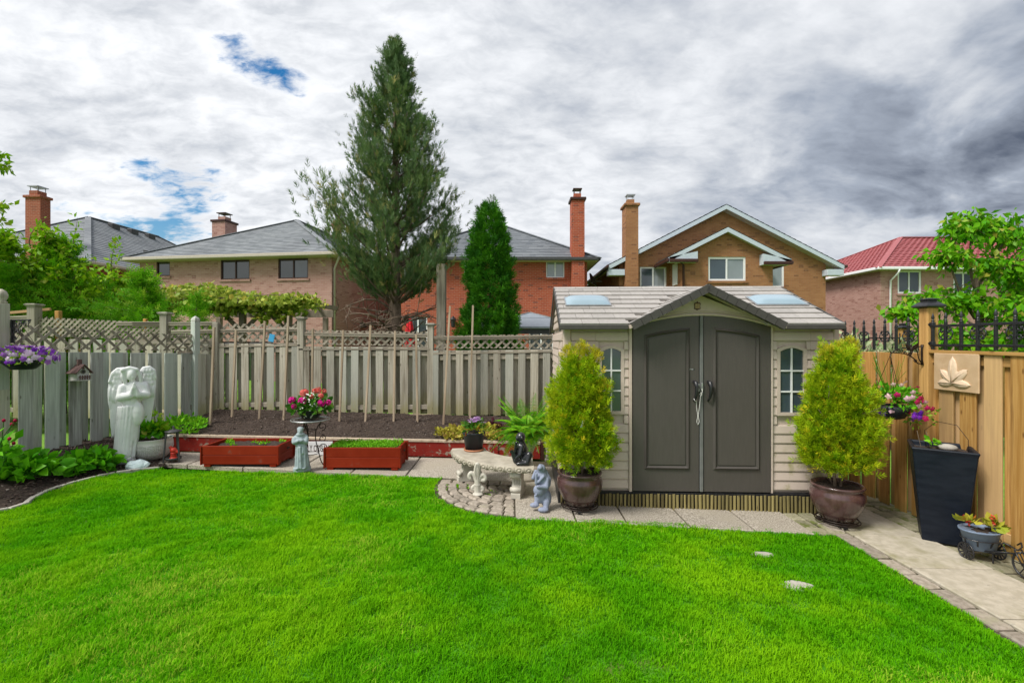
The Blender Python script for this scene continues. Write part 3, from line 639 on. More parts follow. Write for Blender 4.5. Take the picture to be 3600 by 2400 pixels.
def soil_z(x, y): i = np.argmin((X2-x)**2+(Y2-y)**2); return float(Z2.ravel()[i])
i = rng.integers(0, X2.size, 4200); chips('mulch', X2.ravel()[i]+rng.normal(0, .02, 4200), Y2.ravel()[i]+rng.uniform(-.01, .02, 4200), Z2.ravel()[i]+.004, CHIP, rb, .008, .03)
i = rng.integers(0, X2.size, 500); chips('grit', X2.ravel()[i]+rng.normal(0, .02, 500), Y2.ravel()[i]+rng.uniform(-.01, .02, 500), Z2.ravel()[i]+.004, GRIT, rb, .006, .016)
# stacked stone retaining wall between bed and shed
sw = thing('stone_wall', 'short stacked field stone wall between the raised bed and the shed', 'wall', (.58, 7.3, gz(.58)))
for row in range(6):
    x = .505+random.uniform(0, .03)
    while x < .72:
        L = random.uniform(.06, .12); m = MB(); h = .058
        m.cbox(-L/2, L/2, -.08, .08, 0, h*random.uniform(.85, .97), .014)
        m.build('stone', STONE, sw, loc=(x+L/2-.58, random.uniform(-.02, .02), row*h+.005), rot=(random.uniform(-.03, .03), 0, random.uniform(-.12, .12))); x += L+.004
# ------------------------------------------------------------------ fences
def board_mesh(w, t, L, mat, dog=0.0, sag=0.0):
    m = MB(); m.cbox(-w/2, w/2, -t/2, t/2, 0, L, .003); return m.mesh('board', mat)
def lattice(parent, A, B, zb, zt, mat, pitch=.157, w=.038, t=.009, ab=True, y_off=0.0):
    """two layers of diagonal slats between posts A and B (world xy), heights zb(s), zt(s) in metres along A->B"""
    A, B = Vector(A), Vector(B); d = (B-A); L = d.length; d.normalize(); nrm_ = Vector((d.y, -d.x)); rz = math.atan2(d.y, d.x)
    for layer in (0, 1):
        h = max(zt(0)-zb(0), zt(L)-zb(L)); s = -h+pitch*.3
        while s < L-.02:
            # slat runs s -> s+h (rising) or falling; clip to [0,L]
            s0, s1 = max(s, 0.0), min(s+h, L)
            if s1-s0 > .05:
                def z_at(q):
                    f = (q-s)/h; sm = min(max(q, 0), L); lo, hi = zb(sm), zt(sm); return lo+(hi-lo)*(f if layer == 0 else 1-f)
                p0, p1 = Vector((s0, z_at(s0))), Vector((s1, z_at(s1))); hw = w*.7; m = MB(); c = (p0+p1)/2
                m.prism([(p0.x-hw-c.x, p0.y-c.y), (p0.x+hw-c.x, p0.y-c.y), (p1.x+hw-c.x, p1.y-c.y), (p1.x-hw-c.x, p1.y-c.y)] if 0 < s0 and s1 < L else
                        [(p0.x-c.x, p0.y-hw-c.y), (p1.x-c.x, p1.y-hw-c.y), (p1.x-c.x, p1.y+hw-c.y), (p0.x-c.x, p0.y+hw-c.y)], -t/2, t/2)
                P = A+d*c.x+nrm_*((t+.001)*(.5 if layer == 0 else -.5)+y_off)
                m.build('lattice_slat', mat, parent, ab=ab, loc=(P.x, P.y, c.y), rot=(0, 0, rz))
            s += pitch
def rail(name, parent, P, Q, w, t, mat):
    """horizontal timber from P to Q, w tall, t deep, grain along its length"""
    P, Q = Vector(P), Vector(Q); L = (Q-P).length; m = MB(); m.cbox(-t/2, t/2, -w/2, w/2, 0, L, .003)
    x, y, d = frame(Q-P); return m.build(name, mat, parent, ab=True, loc=P, rot=Matrix((x, y, d)).transposed().to_euler())
def post(parent, x, y, z0, z1, s, mat, cap='flat', rz=0.0):
    m = MB(); m.cbox(-s/2, s/2, -s/2, s/2, 0, z1-z0, .006); p = m.build('post', mat, parent, ab=True, loc=(x, y, z0), rot=(0, 0, rz)); H = z1-z0; c = MB(); h = s/2
    if cap == 'flat': c.cbox(-h-.02, h+.02, -h-.02, h+.02, H, H+.022, .005); c.cbox(-h-.032, h+.032, -h-.032, h+.032, H+.022, H+.038, .006); c.box(-h-.012, h+.012, -h-.012, h+.012, H+.038, H+.05)
    elif cap == 'point':
        c.add([(-h, -h, H), (h, -h, H), (h, h, H), (-h, h, H), (-h*.9, -h*.9, H+.012), (h*.9, -h*.9, H+.012), (h*.9, h*.9, H+.012), (-h*.9, h*.9, H+.012), (-h, -h, H+.03), (h, -h, H+.03), (h, h, H+.03), (-h, h, H+.03), (-h*.8, -h*.8, H+.07), (h*.8, -h*.8, H+.07), (h*.8, h*.8, H+.07), (-h*.8, h*.8, H+.07), (0, 0, H+.115)],
              [(i, (i+1) % 4, 4+(i+1) % 4, 4+i) for i in range(4)]+[(4+i, 4+(i+1) % 4, 8+(i+1) % 4, 8+i) for i in range(4)]+[(8+i, 8+(i+1) % 4, 12+(i+1) % 4, 12+i) for i in range(4)]+[(12+i, 12+(i+1) % 4, 16) for i in range(4)])
    elif cap == 'ball': c.lathe([(h*.9, H), (h*1.0, H+.02), (h*.7, H+.035), (h*1.05, H+.075), (h*1.1, H+.11), (h*.8, H+.155), (h*.2, H+.18)], 16)
    elif cap == 'lamp':
        q = lambda a, z: [(-a, -a, z), (a, -a, z), (a, a, z), (-a, a, z)]
        st = q(h+.03, H)+q(h+.045, H+.012)+q(h+.04, H+.026)+q(h+.0, H+.06)+q(h-.01, H+.066)+q(h-.01, H+.082)+q(h+.004, H+.086)+q(h+.002, H+.094)+q(.01, H+.104)
        c.add(st, [(k*4+i, k*4+(i+1) % 4, k*4+4+(i+1) % 4, k*4+4+i) for k in range(8) for i in range(4)]+[(0, 3, 2, 1), (32, 33, 34, 35)])
    if cap: c.build('post_cap', BLK if cap == 'lamp' else mat, p, smooth=cap == 'ball')
    return p
def panel(root, A, B, bot, mid, top, mat, rmat, pitch=.23, w=.14, nfront=None, pitch_l=.157, pick=None, latt=True, front_first=True, t=.019, off=.042):
    """A,B world xy of the posts; bot/mid/top = (z at A, z at B)"""
    A, B = Vector(A), Vector(B); d = B-A; L = d.length; d.normalize(); nn = Vector((d.y, -d.x)); rz = math.atan2(d.y, d.x)
    if nn.y > 0.2 or (abs(nn.y) <= .2 and nn.x*A.x > 0): nn = -nn         # towards the yard
    lerp = lambda q, s: q[0]+(q[1]-q[0])*s/L; P = lambda s, z, o=0.0: (A.x+d.x*s+nn.x*o, A.y+d.y*s+nn.y*o, z)
    rail('rail', root, P(.04, mid[0]-.075), P(L-.04, mid[1]-.075), .085, off*2-.024, rmat)
    rail('rail', root, P(.04, bot[0]+.14), P(L-.04, bot[1]+.14), .085, off*2-.024, rmat)
    s = w*.6; k = 0
    while s < L-.03:
        for side, ds in ((1, 0.0), (-1, pitch/2)):
            q = s+ds
            if q > L-.04: continue
            ww = w*random.uniform(.93, 1.06); z0 = lerp(bot, q)-random.uniform(0, .02); z1 = lerp(mid, q)-.012-random.uniform(0, .006)
            m = MB(); m.cbox(-ww/2, ww/2, -t/2, t/2, 0, z1-z0, .003)
            m.build('board', mat, root, ab=True, loc=P(q+random.uniform(-.008, .008), z0, side*(off+.001*k%.003)), rot=(random.uniform(-.004, .004), random.uniform(-.006, .006), rz+random.uniform(-.01, .01)))
            k += 1
        s += pitch
    rail('rail', root, P(.0, mid[0]+.004, .0), P(L, mid[1]+.004, .0), .032, .115, rmat)
    if latt:
        rail('rail', root, P(.0, top[0]-.014, .0), P(L, top[1]-.014, .0), .032, .085, rmat)
        for o in (.026,): rail('rail', root, P(0, top[0]-.05, o), P(L, top[1]-.05, o), .03, .018, rmat); rail('rail', root, P(0, mid[0]+.036, o), P(L, mid[1]+.036, o), .03, .018, rmat)
        lattice(root, A, B, lambda q: lerp(mid, q)+.022, lambda q: lerp(top, q)-.032, rmat, pitch_l)
    return P
YB = 8.72
bf = thing('wooden_fence', 'weathered grey board fence with lattice top behind the raised bed', 'fence', (-2.5, YB, gz(-2.5)))
PX = [-6.44, -3.91, -1.51, .92, 3.3]
panel(bf, (-5.47, YB), (PX[1], YB), (.60, .585), (1.835, 1.80), (2.215, 2.20), WOOD, RAIL)
panel(bf, (PX[1], YB), (PX[2], YB), (.55, .52), (1.775, 1.735), (2.10, 2.055), WOOD, RAIL)
panel(bf, (PX[2], YB), (PX[3], YB), (.50, .48), (1.70, 1.70), (1.985, 2.02), WOOD, RAIL)
panel(bf, (PX[3], YB), (PX[4], YB), (.2, .2), (1.66, 1.62), (1.97, 1.94), WOOD, RAIL)
post(bf, PX[1], YB, gz(-3.9), 2.255, .115, WOOD, 'flat'); post(bf, PX[2], YB, gz(-1.5), 2.14, .11, WOOD, 'flat'); post(bf, PX[3], YB, 0, 2.08, .11, WOOD, 'flat'); post(bf, -5.47, YB-.03, .2, 2.2, .10, WOOD, None)
for a, b, z in ((-5.4, -3.95, .575), (-3.85, -1.55, .53), (-1.45, .45, .485)):
    rail('kick_board', bf, (a, YB-.06, z), (b, YB-.06, z-.02), .06, .03, PALEW)
nf = thing('wooden_fence', 'neighbour\'s taller lattice fence rising behind the left fence', 'fence', (-8, YB+.02, gz(-8)))
panel(nf, (-8.87, YB), (PX[0], YB), (.45, .42), (1.93, 1.86), (2.335, 2.225), WOOD, RAIL, pitch_l=.105)
panel(nf, (PX[0], YB), (-5.55, YB), (.5, .5), (1.84, 1.835), (2.215, 2.21), WOOD, RAIL)
panel(nf, (-11.3, YB), (-8.87, YB), (.45, .45), (1.95, 1.93), (2.34, 2.33), WOOD, RAIL)
post(nf, -8.87, YB, .2, 2.50, .15, WOOD, 'flat'); post(nf, PX[0], YB, .1, 2.345, .13, WOOD, 'flat')
rail('top_rail', nf, (-8.75, YB+.18, 2.46), (-6.95, YB+.18, 2.30), .05, .04, WNEW)
post(nf, -8.6, YB+.18, 1.9, 2.43, .08, WNEW, None); post(nf, -6.95, YB+.18, 1.5, 2.28, .06, WNEW, None)
lfn = thing('wooden_fence', 'pale weathered board fence with lattice top along the planting bed', 'fence', (-6.1, 7.1, .2))
pA, pB = FL0+FLD*.05, FL1
panel(lfn, pA, pB, (.33, .44), (1.735, 1.65), (2.10, 1.985), WOODL, RAIL, pitch=.275, w=.155, pitch_l=.20, t=.024)
panel(lfn, pB, (-5.49, YB-.06), (.5, .55), (1.65, 1.63), (1.985, 1.965), WOOD, RAIL)
p0 = FL0-FLD*2.4
panel(lfn, p0, FL0-FLD*.05, (.36, .33), (1.78, 1.75), (2.14, 2.11), WOODL, RAIL, pitch=.275, w=.155, pitch_l=.20, t=.024)
post(lfn, FL0[0]-FLD[0]*.075, FL0[1]-FLD[1]*.075, .15, 2.33, .115, WOOD, 'ball', math.atan2(FLD[1], FLD[0])); post(lfn, FL1[0], FL1[1]-.02, .2, 2.20, .105, WOODL, 'point', math.atan2(FLD[1], FLD[0]))

# right fence: new cedar boards, iron cresting
rf = thing('wooden_fence', 'new honey coloured board fence with black iron cresting beside the path', 'fence', (FX, 5, gz(FX)))
PY = [1.2, 2.58, 5.02, 7.46]; ZW = [1.76, 1.755, 1.75, 1.735]
for a, b in ((0, 1), (1, 2), (2, 3)):
    panel(rf, (FX, PY[a]), (FX, PY[b]), (-.06, -.06), (ZW[a]-.01, ZW[b]-.01), (0, 0), WNEW, WNEW, pitch=.235, w=.156, latt=False, off=.027)
for i, y in enumerate(PY): post(rf, FX-.005, y, -.1, 2.21 if i else 2.2, .115, WNEW, 'lamp')
FIN = MB().lathe([(.0135, 0), (.0135, .012), (.011, .014), (.011, .02), (.014, .022), (.014, .03), (.007, .034), (.014, .052), (.015, .06), (.009, .085), (.002, .108)], 8).mesh('finial', BLK, True)
PICK = MB().cbox(-.012, .012, -.012, .012, 0, 1, .002).mesh('picket', BLK)
def scroll_pts(r, turns=1.25, n=16, flip=1):
    return [(flip*(r*(1-.62*i/n))*math.cos(2*PI*turns*i/n), 0, (r*(1-.62*i/n))*math.sin(2*PI*turns*i/n)) for i in range(n+1)]
def c_scroll(side):
    m = MB()
    for zc, sg in ((.038, 1), (-.038, -1)):
        pts = [(side*x+side*.037, y, sg*z+zc) for x, y, z in scroll_pts(.026)]
        m.tube(pts, .006, 5)
    m.tube([(side*(.064+.0), 0, .038), (side*.078, 0, 0), (side*.064, 0, -.038)], .006, 5); m.tube([(side*.012, 0, 0), (side*.03, 0, .012), (side*.05, 0, .012)], .004, 5)
    return m.mesh('scroll', BLK, True)
SCR = [c_scroll(-1), c_scroll(1)]
def iron_panel(y0, y1, z0, z1, x=FX-.03, n=None, parent=rf):
    ip = piece('iron_panel', None, parent, ab=True, loc=(x, y0, 0)); tag(ip, 'black wrought iron cresting with scrolls and spear finials')
    zb, zt = z0+.075, z1
    for z in (zb, zt): rail('rail', ip, (x, y0, z), (x, y1, z), .026, .026, BLK)
    n = n or round((y1-y0)/.165); dy = (y1-y0)/n
    for k in range(n+1):
        y = y0+dy*(k if 0 < k < n else (.12 if k == 0 else n-.12))
        pk = piece('picket', PICK, ip, ab=True, loc=(x, y, z0+.012), scale=(1, 1, zt-z0+.01))
        piece('finial', FIN, ip, ab=True, loc=(x, y, zt+.012))
        if k % 2 == 1 and 0 < k < n:
            for side in (0, 1): piece('scroll', SCR[side], ip, ab=True, loc=(x, y, (zb+zt)/2), rot=(0, 0, PI/2), scale=(1, 1, (zt-zb)/.2))
    for z in (zb, zt):
        for y in (y0, y1):
            m = MB(); m.cbox(-.02, .02, -.035, .035, -.02, .02, .004); m.tube([(-.02, .0, 0), (-.03, 0, 0)], .008, 8); m.build('bracket', BLK, ip, ab=True, loc=(x, y, z))
iron_panel(PY[2]+.06, PY[3]-.06, 1.735, 2.01); iron_panel(PY[1]+.06, PY[2]-.06, 1.755, 2.03); iron_panel(PY[0]+.06, PY[1]-.06, 1.755, 2.03)
# neighbour's matching iron-topped fence further right
rf2 = thing('wooden_fence', 'second iron topped cedar fence seen through the black cresting', 'fence', (9.6, 9, gz(9)))
panel(rf2, (8.0, 9.6), (10.44, 9.6), (-.1, -.1), (1.62, 1.62), (0, 0), WNEW, WNEW, pitch=.245, latt=False); panel(rf2, (5.56, 9.6), (8.0, 9.6), (-.1, -.1), (1.62, 1.62), (0, 0), WNEW, WNEW, pitch=.245, latt=False)
for x in (5.56, 8.0, 10.44): post(rf2, x, 9.6, -.2, 2.12, .12, WNEW, 'lamp')
for xa, xb in ((5.62, 7.94), (8.06, 10.38)):
    ip = piece('iron_panel', None, rf2, ab=True, loc=(xa, 9.55, 0))
    for z in (1.72, 1.92): rail('rail', ip, (xa, 9.55, z), (xb, 9.55, z), .026, .026, BLK)
    for k in range(15):
        x = xa+.05+(xb-xa-.1)*k/14; piece('picket', PICK, ip, ab=True, loc=(x, 9.55, 1.65), scale=(1, 1, .28)); piece('finial', FIN, ip, ab=True, loc=(x, 9.55, 1.93))
        if k % 2: [piece('scroll', SCR[s], ip, ab=True, loc=(x, 9.55, 1.82)) for s in (0, 1)]
# the rest of the right neighbour's side of the fence is only their yard

# ------------------------------------------------------------------ shed
SH = thing('garden_shed', 'beige resin garden shed with brown double doors and a small front gable', 'shed', (.585, 5.36, .155), R(-2.2))
SW, SDp = 3.06, 2.3
def plank(x0, x1, z0, z1, mat, y=0.0, d=.02, M=None, name='siding_plank', parent=SH):
    h = z1-z0; m = MB(); m.prism([(0, 0), (h-.006, .0), (h, .006), (h, .02), (0, .02)], x0+.001, x1-.001,
        Matrix(((0, 1, 0, 0), (1, 0, 0, 0), (0, 0, 1, 0), (0, 0, 0, 1))))
    # profile in (z,y): bottom edge proud
    v = []
    m = MB(); pr = [(0, -.012), (.012, -.016), (h-.014, -.006), (h-.004, .0), (h-.004, .014), (0, .014)]
    n = len(pr)
    vs = [(x0+.001, b+y, a+z0) for a, b in pr]+[(x1-.001, b+y, a+z0) for a, b in pr]
    fs = [tuple(range(n)), tuple(range(n, 2*n))[::-1]]+[((i+1) % n, i, n+i, n+(i+1) % n) for i in range(n)]
    m.add(vs, [f[::-1] for f in fs], M); return m.build(name, mat, parent)
# core shell
m = MB(); m.box(.02, SW-.02, .02, SDp-.02, 0.0, 1.86); m.prism([(.02, 1.86), (SDp/2, 2.36), (SDp-.02, 1.86)], .02, SW-.02, Matrix(((0, 1, 0, 0), (1, 0, 0, 0), (0, 0, 1, 0), (0, 0, 0, 1)))); m.build('wall_core', SIDING, SH)
rowh = .1045; nrow = 17
wl, wr = (.40, .687, .871, 1.655), (2.385, 2.711, .865, 1.66)
def front_rows(x0, x1, seam, win, mat):
    for r in range(nrow):
        z0, z1 = .03+r*rowh, .03+(r+1)*rowh; xs = [x0, x1]; cuts = [(x0, seam), (seam, x1)] if x0 < seam < x1 else [(x0, x1)]
        if z1 > win[2]-.02 and z0 < win[3]+.02:
            nc = []
            for a, b in cuts:
                if b <= win[0] or a >= win[1]: nc.append((a, b))
                else:
                    if win[0]-a > .02: nc.append((a, win[0]))
                    if b-win[1] > .02: nc.append((win[1], b))
            cuts = nc
        for a, b in cuts: plank(a, b, z0, z1, mat)
front_rows(.09, .738, .361, wl, SIDING); front_rows(2.335, SW-.06, 2.755, wr, SIDALG)
for x0, x1 in ((0, .09), (SW-.06, SW+.01)):
    m = MB(); m.cbox(x0+.002, x1-.002, -.014, .08, .02, 1.84, .01); m.build('corner_post', TRIM, SH)
# side wall (left): rows along y
Ml = Matrix.Rotation(-PI/2, 4, 'Z'); Ml.translation = Vector((0, SDp, 0))
for r in range(nrow):
    z0, z1 = .03+r*rowh, .03+(r+1)*rowh
    for a, b in ((.04, 1.24), (1.24, 1.62 if .8 < z0 < 1.6 else SDp-.085), (1.86, SDp-.085)):
        if a == 1.86 and not (.8 < z0 < 1.6): continue
        plank(a, b, z0, z1, SIDING, M=Ml)
for r in range(5):
    z0 = 1.86+.01+r*.1; w_ = SDp/2-.05-(z0+.09-1.86)/.5*(SDp/2)
    if w_ > .06: plank(SDp/2-w_, SDp/2+w_, z0, z0+.1, SIDING, M=Ml)
def shed_window(w, M=None, wood_=TRIM, y=-.018):
    x0, x1, z0, z1 = w; cx = (x0+x1)/2; f = piece('window', None, SH); wd = x1-x0
    arc_ = lambda a, b, zs, rise, n=8: [(a+(b-a)*i/n, zs+rise*math.sin(PI*i/n)) for i in range(n+1)]
    fr = MB(); g = .035; outer = [(x0, z0), (x1, z0)]+arc_(x1, x0, z1-.05, .045); inner = [(x0+g, z0+g), (x1-g, z0+g)]+arc_(x1-g, x0+g, z1-.075, .038)
    n = len(outer); vs = [(a, y, b) for a, b in outer]+[(a, y, b) for a, b in inner]+[(a, .02, b) for a, b in outer]+[(a, .01, b) for a, b in inner]
    fs = [(i, (i+1) % n, n+(i+1) % n, n+i) for i in range(n)]+[(2*n+i, 2*n+(i+1) % n, (i+1) % n, i) for i in range(n)]+[(n+i, n+(i+1) % n, 3*n+(i+1) % n, 3*n+i) for i in range(n)]
    fr.add(vs, fs, M); fr.build('frame', wood_, f)
    p = MB(); p.add([(a, .004, b) for a, b in inner], [tuple(range(n))], M); p.build('pane', GLASSB, f)
    mu = MB(); mu.box(cx-.008, cx+.008, -.012, .003, z0+g, z1-.04, M); mu.build('muntin', WHITE, f)
    for k in (1, 2):
        zz = z0+g+(z1-.06-z0-g)*k/3; mu = MB(); mu.box(x0+g, x1-g, -.011, .002, zz-.008, zz+.008, M); mu.build('muntin', WHITE, f)
    return f
shed_window(wl); shed_window(wr); shed_window((1.625, 1.855, .86, 1.6), Ml)
# door surround and doors
DZ0, DS, DC, DX0, DX1 = .0, 1.862, 1.985, .782, 2.302; DM = (DX0+DX1)/2
darc = lambda x: DS+(DC-DS)*(1-((x-DM)/(DX1-DM))**2)
for x0, x1 in ((.738, .775), (2.308, 2.335)):
    m = MB(); m.cbox(x0+.001, x1-.001, -.035, .02, .0, 1.88, .005); m.build('door_jamb', TRIM, SH)
def door(x0, x1, name='door'):
    d = MB(); n = 12; xs = np.linspace(x0, x1, n+1); poly = [(x0, .015), (x1, .015)]+[(x, darc(x)) for x in xs[::-1]]
    d.prism(poly, -.04, .01); o = d.build(name, DOOR, SH)
    a, b = x0+.085 if x0 < 1.2 else x0+.085, x1-.125 if x0 < 1.2 else x1-.125
    if x0 < 1.2: a, b = x0+.12, x1-.10
    else: a, b = x0+.10, x1-.12
    # raised moulding frame and centre panel
    for k, (ins, y0, y1) in enumerate(((0.0, -.064, -.036), (.055, -.050, -.036))):
        A, B = a+ins, b-ins; off = .135+ins; pts = np.linspace(A, B, 9)
        outer = [(A, .26+ins), (B, .26+ins)]+[(x, darc(x)-off) for x in pts[::-1]]; q = .042 if k == 0 else 0
        if k == 0:
            inn = [(A+q, .26+q), (B-q, .26+q)]+[(x, darc(x)-off-q) for x in np.linspace(A+q, B-q, 9)[::-1]]; n_ = len(outer); m = MB()
            ins2 = [((xa+xb)/2, (za+zb)/2) for (xa, za), (xb, zb) in zip(outer, inn)]
            vs = [(x, -.040, z) for x, z in outer]+[(x, y0, z) for x, z in ins2]+[(x, -.038, z) for x, z in inn]
            m.add(vs, [(j*n_+i, j*n_+(i+1) % n_, (j+1)*n_+(i+1) % n_, (j+1)*n_+i) for j in (0, 1) for i in range(n_)]); m.build('moulding', DOOR, o)
        else: m = MB(); m.prism(outer, y0, y1); m.build('panel', DOOR, o)
    hx = x1-.045 if x0 < 1.2 else x0+.055; m = MB(); s_ = 1
    m.tube([(hx-.012*s_, -.045, 1.245), (hx-.002, -.085, 1.235), (hx+.006, -.095, 1.19), (hx+.004, -.09, 1.12), (hx-.004, -.075, 1.06), (hx-.01, -.045, 1.03)], [.016, .024, .021, .019, .014, .010], 10)
    m.build('handle', BLK, o, smooth=True); return o
dL = door(DX0, 1.512); dR = door(1.568, DX1)
m = MB(); m.cbox(1.522, 1.560, -.052, .0, .012, 1.985, .006); m.build('astragal', pm('grey_strip', (.13,.135,.13), (.16,.165,.16), 10, rough=.45, bump=.03), SH)
m = MB(); m.box(.776, 2.307, -.012, .015, .0, .016); m.build('threshold', BLK, SH)
for z in (1.21, 1.165):
    m = MB(); m.cbox(1.495, 1.515, -.056, -.041, z-.03, z+.012, .003); m.cbox(1.53, 1.552, -.066, -.053, z-.02, z+.022, .003); m.build('latch', STEEL, SH)
# maker's plate
def text(body, size, mat, parent, loc, rot, name='lettering', ext=.001):
    cu = bpy.data.curves.new(name, 'FONT'); cu.body = body; cu.size = size; cu.extrude = ext; cu.align_x = 'CENTER'; cu.align_y = 'CENTER'; cu.resolution_u = 2
    t = bpy.data.objects.new('t', cu); COL.objects.link(t); bpy.context.view_layer.update()
    me = bpy.data.meshes.new_from_object(t.evaluated_get(bpy.context.evaluated_depsgraph_get())); bpy.data.objects.remove(t)
    me.materials.clear(); me.materials.append(mat); return piece(name, me, parent, loc=loc, rot=rot)
m = MB(); m.cbox(1.385, 1.465, -.0415, -.0385, 1.372, 1.392, .001); bp = m.build('badge', BLK, dL)
text('LIFETIME', .014, WHITE, bp, (1.425, -.0425, 1.382), (R(90), 0, 0))
# gable over the doors
GP, GE, GH, GO = 2.30, 1.885, .83, -.24     # peak, eave end (outer top), half width, front overhang
gr = piece('front_gable', None, SH)
xs = np.linspace(.745, 2.338, 15); m = MB()
top = lambda x: GP-.09-(abs(x-DM))*(GP-GE)/GH
poly = [(x, darc(min(max(x, DX0), DX1))+.004) for x in xs]+[(xs[-1], max(top(xs[-1]), 1.88)), (DM, GP-.09), (xs[0], max(top(xs[0]), 1.88))]
m.prism(poly, -.03, .01); m.build('gable_board', TRIM, gr)
for off, t_ in ((.012, .028), (.045, .016)):
    m = MB(); m.tube([(x, -.032-t_*.3, darc(x)+off) for x in np.linspace(DX0-.02, DX1+.02, 15)], t_*.55, 6); m.build('arch_moulding', TRIM, gr, smooth=True)
for sgn in (-1, 1):
    # roof slope of the gable, running back into the main roof
    a = Vector((DM, 0, GP)); e = Vector((DM+sgn*GH, 0, GE)); sl_ = e-a; L = sl_.length; d = sl_.normalized(); nn = Vector((-d.z*sgn, 0, d.x*sgn)) * 1
    if nn.z < 0: nn = -nn
    m = MB(); n_seg = 8
    back_p, back_e = .98, .12
    m.add([(a.x, GO, a.z-.05), (e.x, GO, e.z-.05), (e.x, back_e, e.z-.05), (a.x, back_p, a.z-.05), (a.x, GO, a.z-.012), (e.x, GO, e.z-.012), (e.x, back_e, e.z-.012), (a.x, back_p, a.z-.012)],
          [(0, 3, 2, 1), (4, 5, 6, 7), (0, 1, 5, 4), (1, 2, 6, 5), (2, 3, 7, 6), (3, 0, 4, 7)]); m.build('gable_deck', TRIM, gr)
    for k in range(n_seg):
        p0, p1 = a+d*(L*k/n_seg+.002), a+d*(L*(k+1)/n_seg-.002); m = MB()
        c = [(p0+nn*.014), (p1+nn*.010), (p1-nn*.072), (p0-nn*.068)]
        m.prism([(q.x, q.z) for q in c], GO-.022, GO+.035); m.build('rake_piece', FASCIA, gr)
        yb = back_p+(back_e-back_p)*(k+.5)/n_seg; y = GO+.037; w_ = (k % 2)*.12
        while y < yb-.02:
            y1 = min(yb, y+.27-w_); w_ = 0; m = MB(); c = [(p0+nn*.004), (p1+nn*.012), (p1-nn*.010), (p0-nn*.012)]
            m.prism([(q.x, q.z) for q in c], y+.002, y1-.002); m.build('roof_tile', TILE, gr); y = y1
m = MB(); sh_ = [(-.036, .03), (-.026, .042), (-.012, .04), (0, .055), (.012, .04), (.026, .042), (.036, .03), (.03, .0), (.036, -.03), (.018, -.036), (0, -.045), (-.018, -.036), (-.036, -.03), (-.03, 0)]
m.prism(sh_, -.012, 0); pl = tag(m.build('door_plaque', BIRDR, loc=(0, 0, 0)), 'small scalloped plaque with script fixed to the shed gable', 'plaque')
pl.location = wmat(SH) @ Vector((DM-.045, -.03, 2.09)); pl.rotation_euler = SH.rotation_euler
m = MB(); m.cbox(-.024, .024, -.0145, -.011, -.022, .026, .001); m.build('plaque_face', SAND, pl)
for zz_, hw_, am_ in ((.012, .012, .0015), (-.004, .017, .0028)):
    m = MB(); m.tube([(x_, -.0155, zz_+am_*math.sin(x_*900)) for x_ in np.linspace(-hw_, hw_, 22)], .0011, 4); m.build('script_line', BRN, pl)
# main roof
EY0, EZ, RY, RZ = -.16, 1.875, SDp/2, 2.425
sv = Vector((0, RY-EY0, RZ-EZ)); SL = sv.length; sv.normalize(); sn = Vector((0, -sv.z, sv.y)); RX0, RX1 = -.05, SW-.03
roof = piece('roof', None, SH)
m = MB(); M_ = Matrix(((0, 1, 0, 0), (1, 0, 0, 0), (0, 0, 1, 0), (0, 0, 0, 1)))

for xa_, xb_, yf in ((RX0+.02, DM-GH+.02, EY0), (DM-GH+.021, DM+GH-.021, .04), (DM+GH-.02, RX1-.02, EY0)):
    zf_ = EZ+(RZ-EZ)*(yf-EY0)/(RY-EY0); m = MB(); m.prism([(yf, zf_-.035), (RY, RZ-.035), (SDp-EY0, EZ-.035), (SDp-EY0, EZ-.01), (RY, RZ-.01), (yf, zf_-.01)], xa_, xb_, M_); m.build('roof_deck', TILE, roof)
def in_gable(x, y):        # plan footprint of the front gable
    return abs(x-DM) < GH+.03 and y < .12+(.98-.12)*(1-abs(x-DM)/GH)-.03
nr = 8
for r in range(nr):
    s0, s1 = SL*r/nr, SL*(r+1)/nr+.02; x = RX0-(.11 if r % 2 else 0)
    while x < RX1:
        w_ = random.choice((.19, .25, .31)); xa, xb = max(x, RX0), min(x+w_, RX1); x += w_
        if xb-xa < .03: continue
        ym = EY0+sv.y*(s0+s1)/2
        if in_gable((xa+xb)/2, ym) and in_gable(xa, ym) and in_gable(xb, ym): continue
        p = [Vector((0, EY0, EZ))+sv*s0+sn*.022, Vector((0, EY0, EZ))+sv*s1+sn*.006, Vector((0, EY0, EZ))+sv*s1-sn*.006, Vector((0, EY0, EZ))+sv*s0-sn*.004]
        m = MB(); m.prism([(q.y, q.z) for q in p], xa+.002, xb-.002, M_); m.build('roof_tile', TILE, roof)
x = RX0
while x < RX1-.01:
    xb = min(x+.3, RX1); m = MB(); m.prism([(RY-.07, RZ-.022+.012), (RY, RZ+.024), (RY+.07, RZ-.022+.012), (RY, RZ+.0)], x+.002, xb-.002, M_); m.build('ridge_tile', TILE, roof); x = xb
for xa, xb in ((RX0, DM-GH-.01), (DM+GH+.01, RX1)):
    m = MB(); m.cbox(xa, xb, EY0-.02, EY0+.02, EZ-.05, EZ+.004, .006); m.build('eave_fascia', FASCIA, roof)
for xx in (RX0-.005, RX1-.012):
    for pa, pb in (((EY0, EZ), (RY, RZ)), ((SDp-EY0, EZ), (RY, RZ))):
        m = MB(); m.prism([(pa[0], pa[1]-.07), (pb[0], pb[1]-.07), (pb[0], pb[1]+.022), (pa[0], pa[1]+.022)], xx, xx+.017, M_); m.build('rake_fascia', FASCIA, roof)
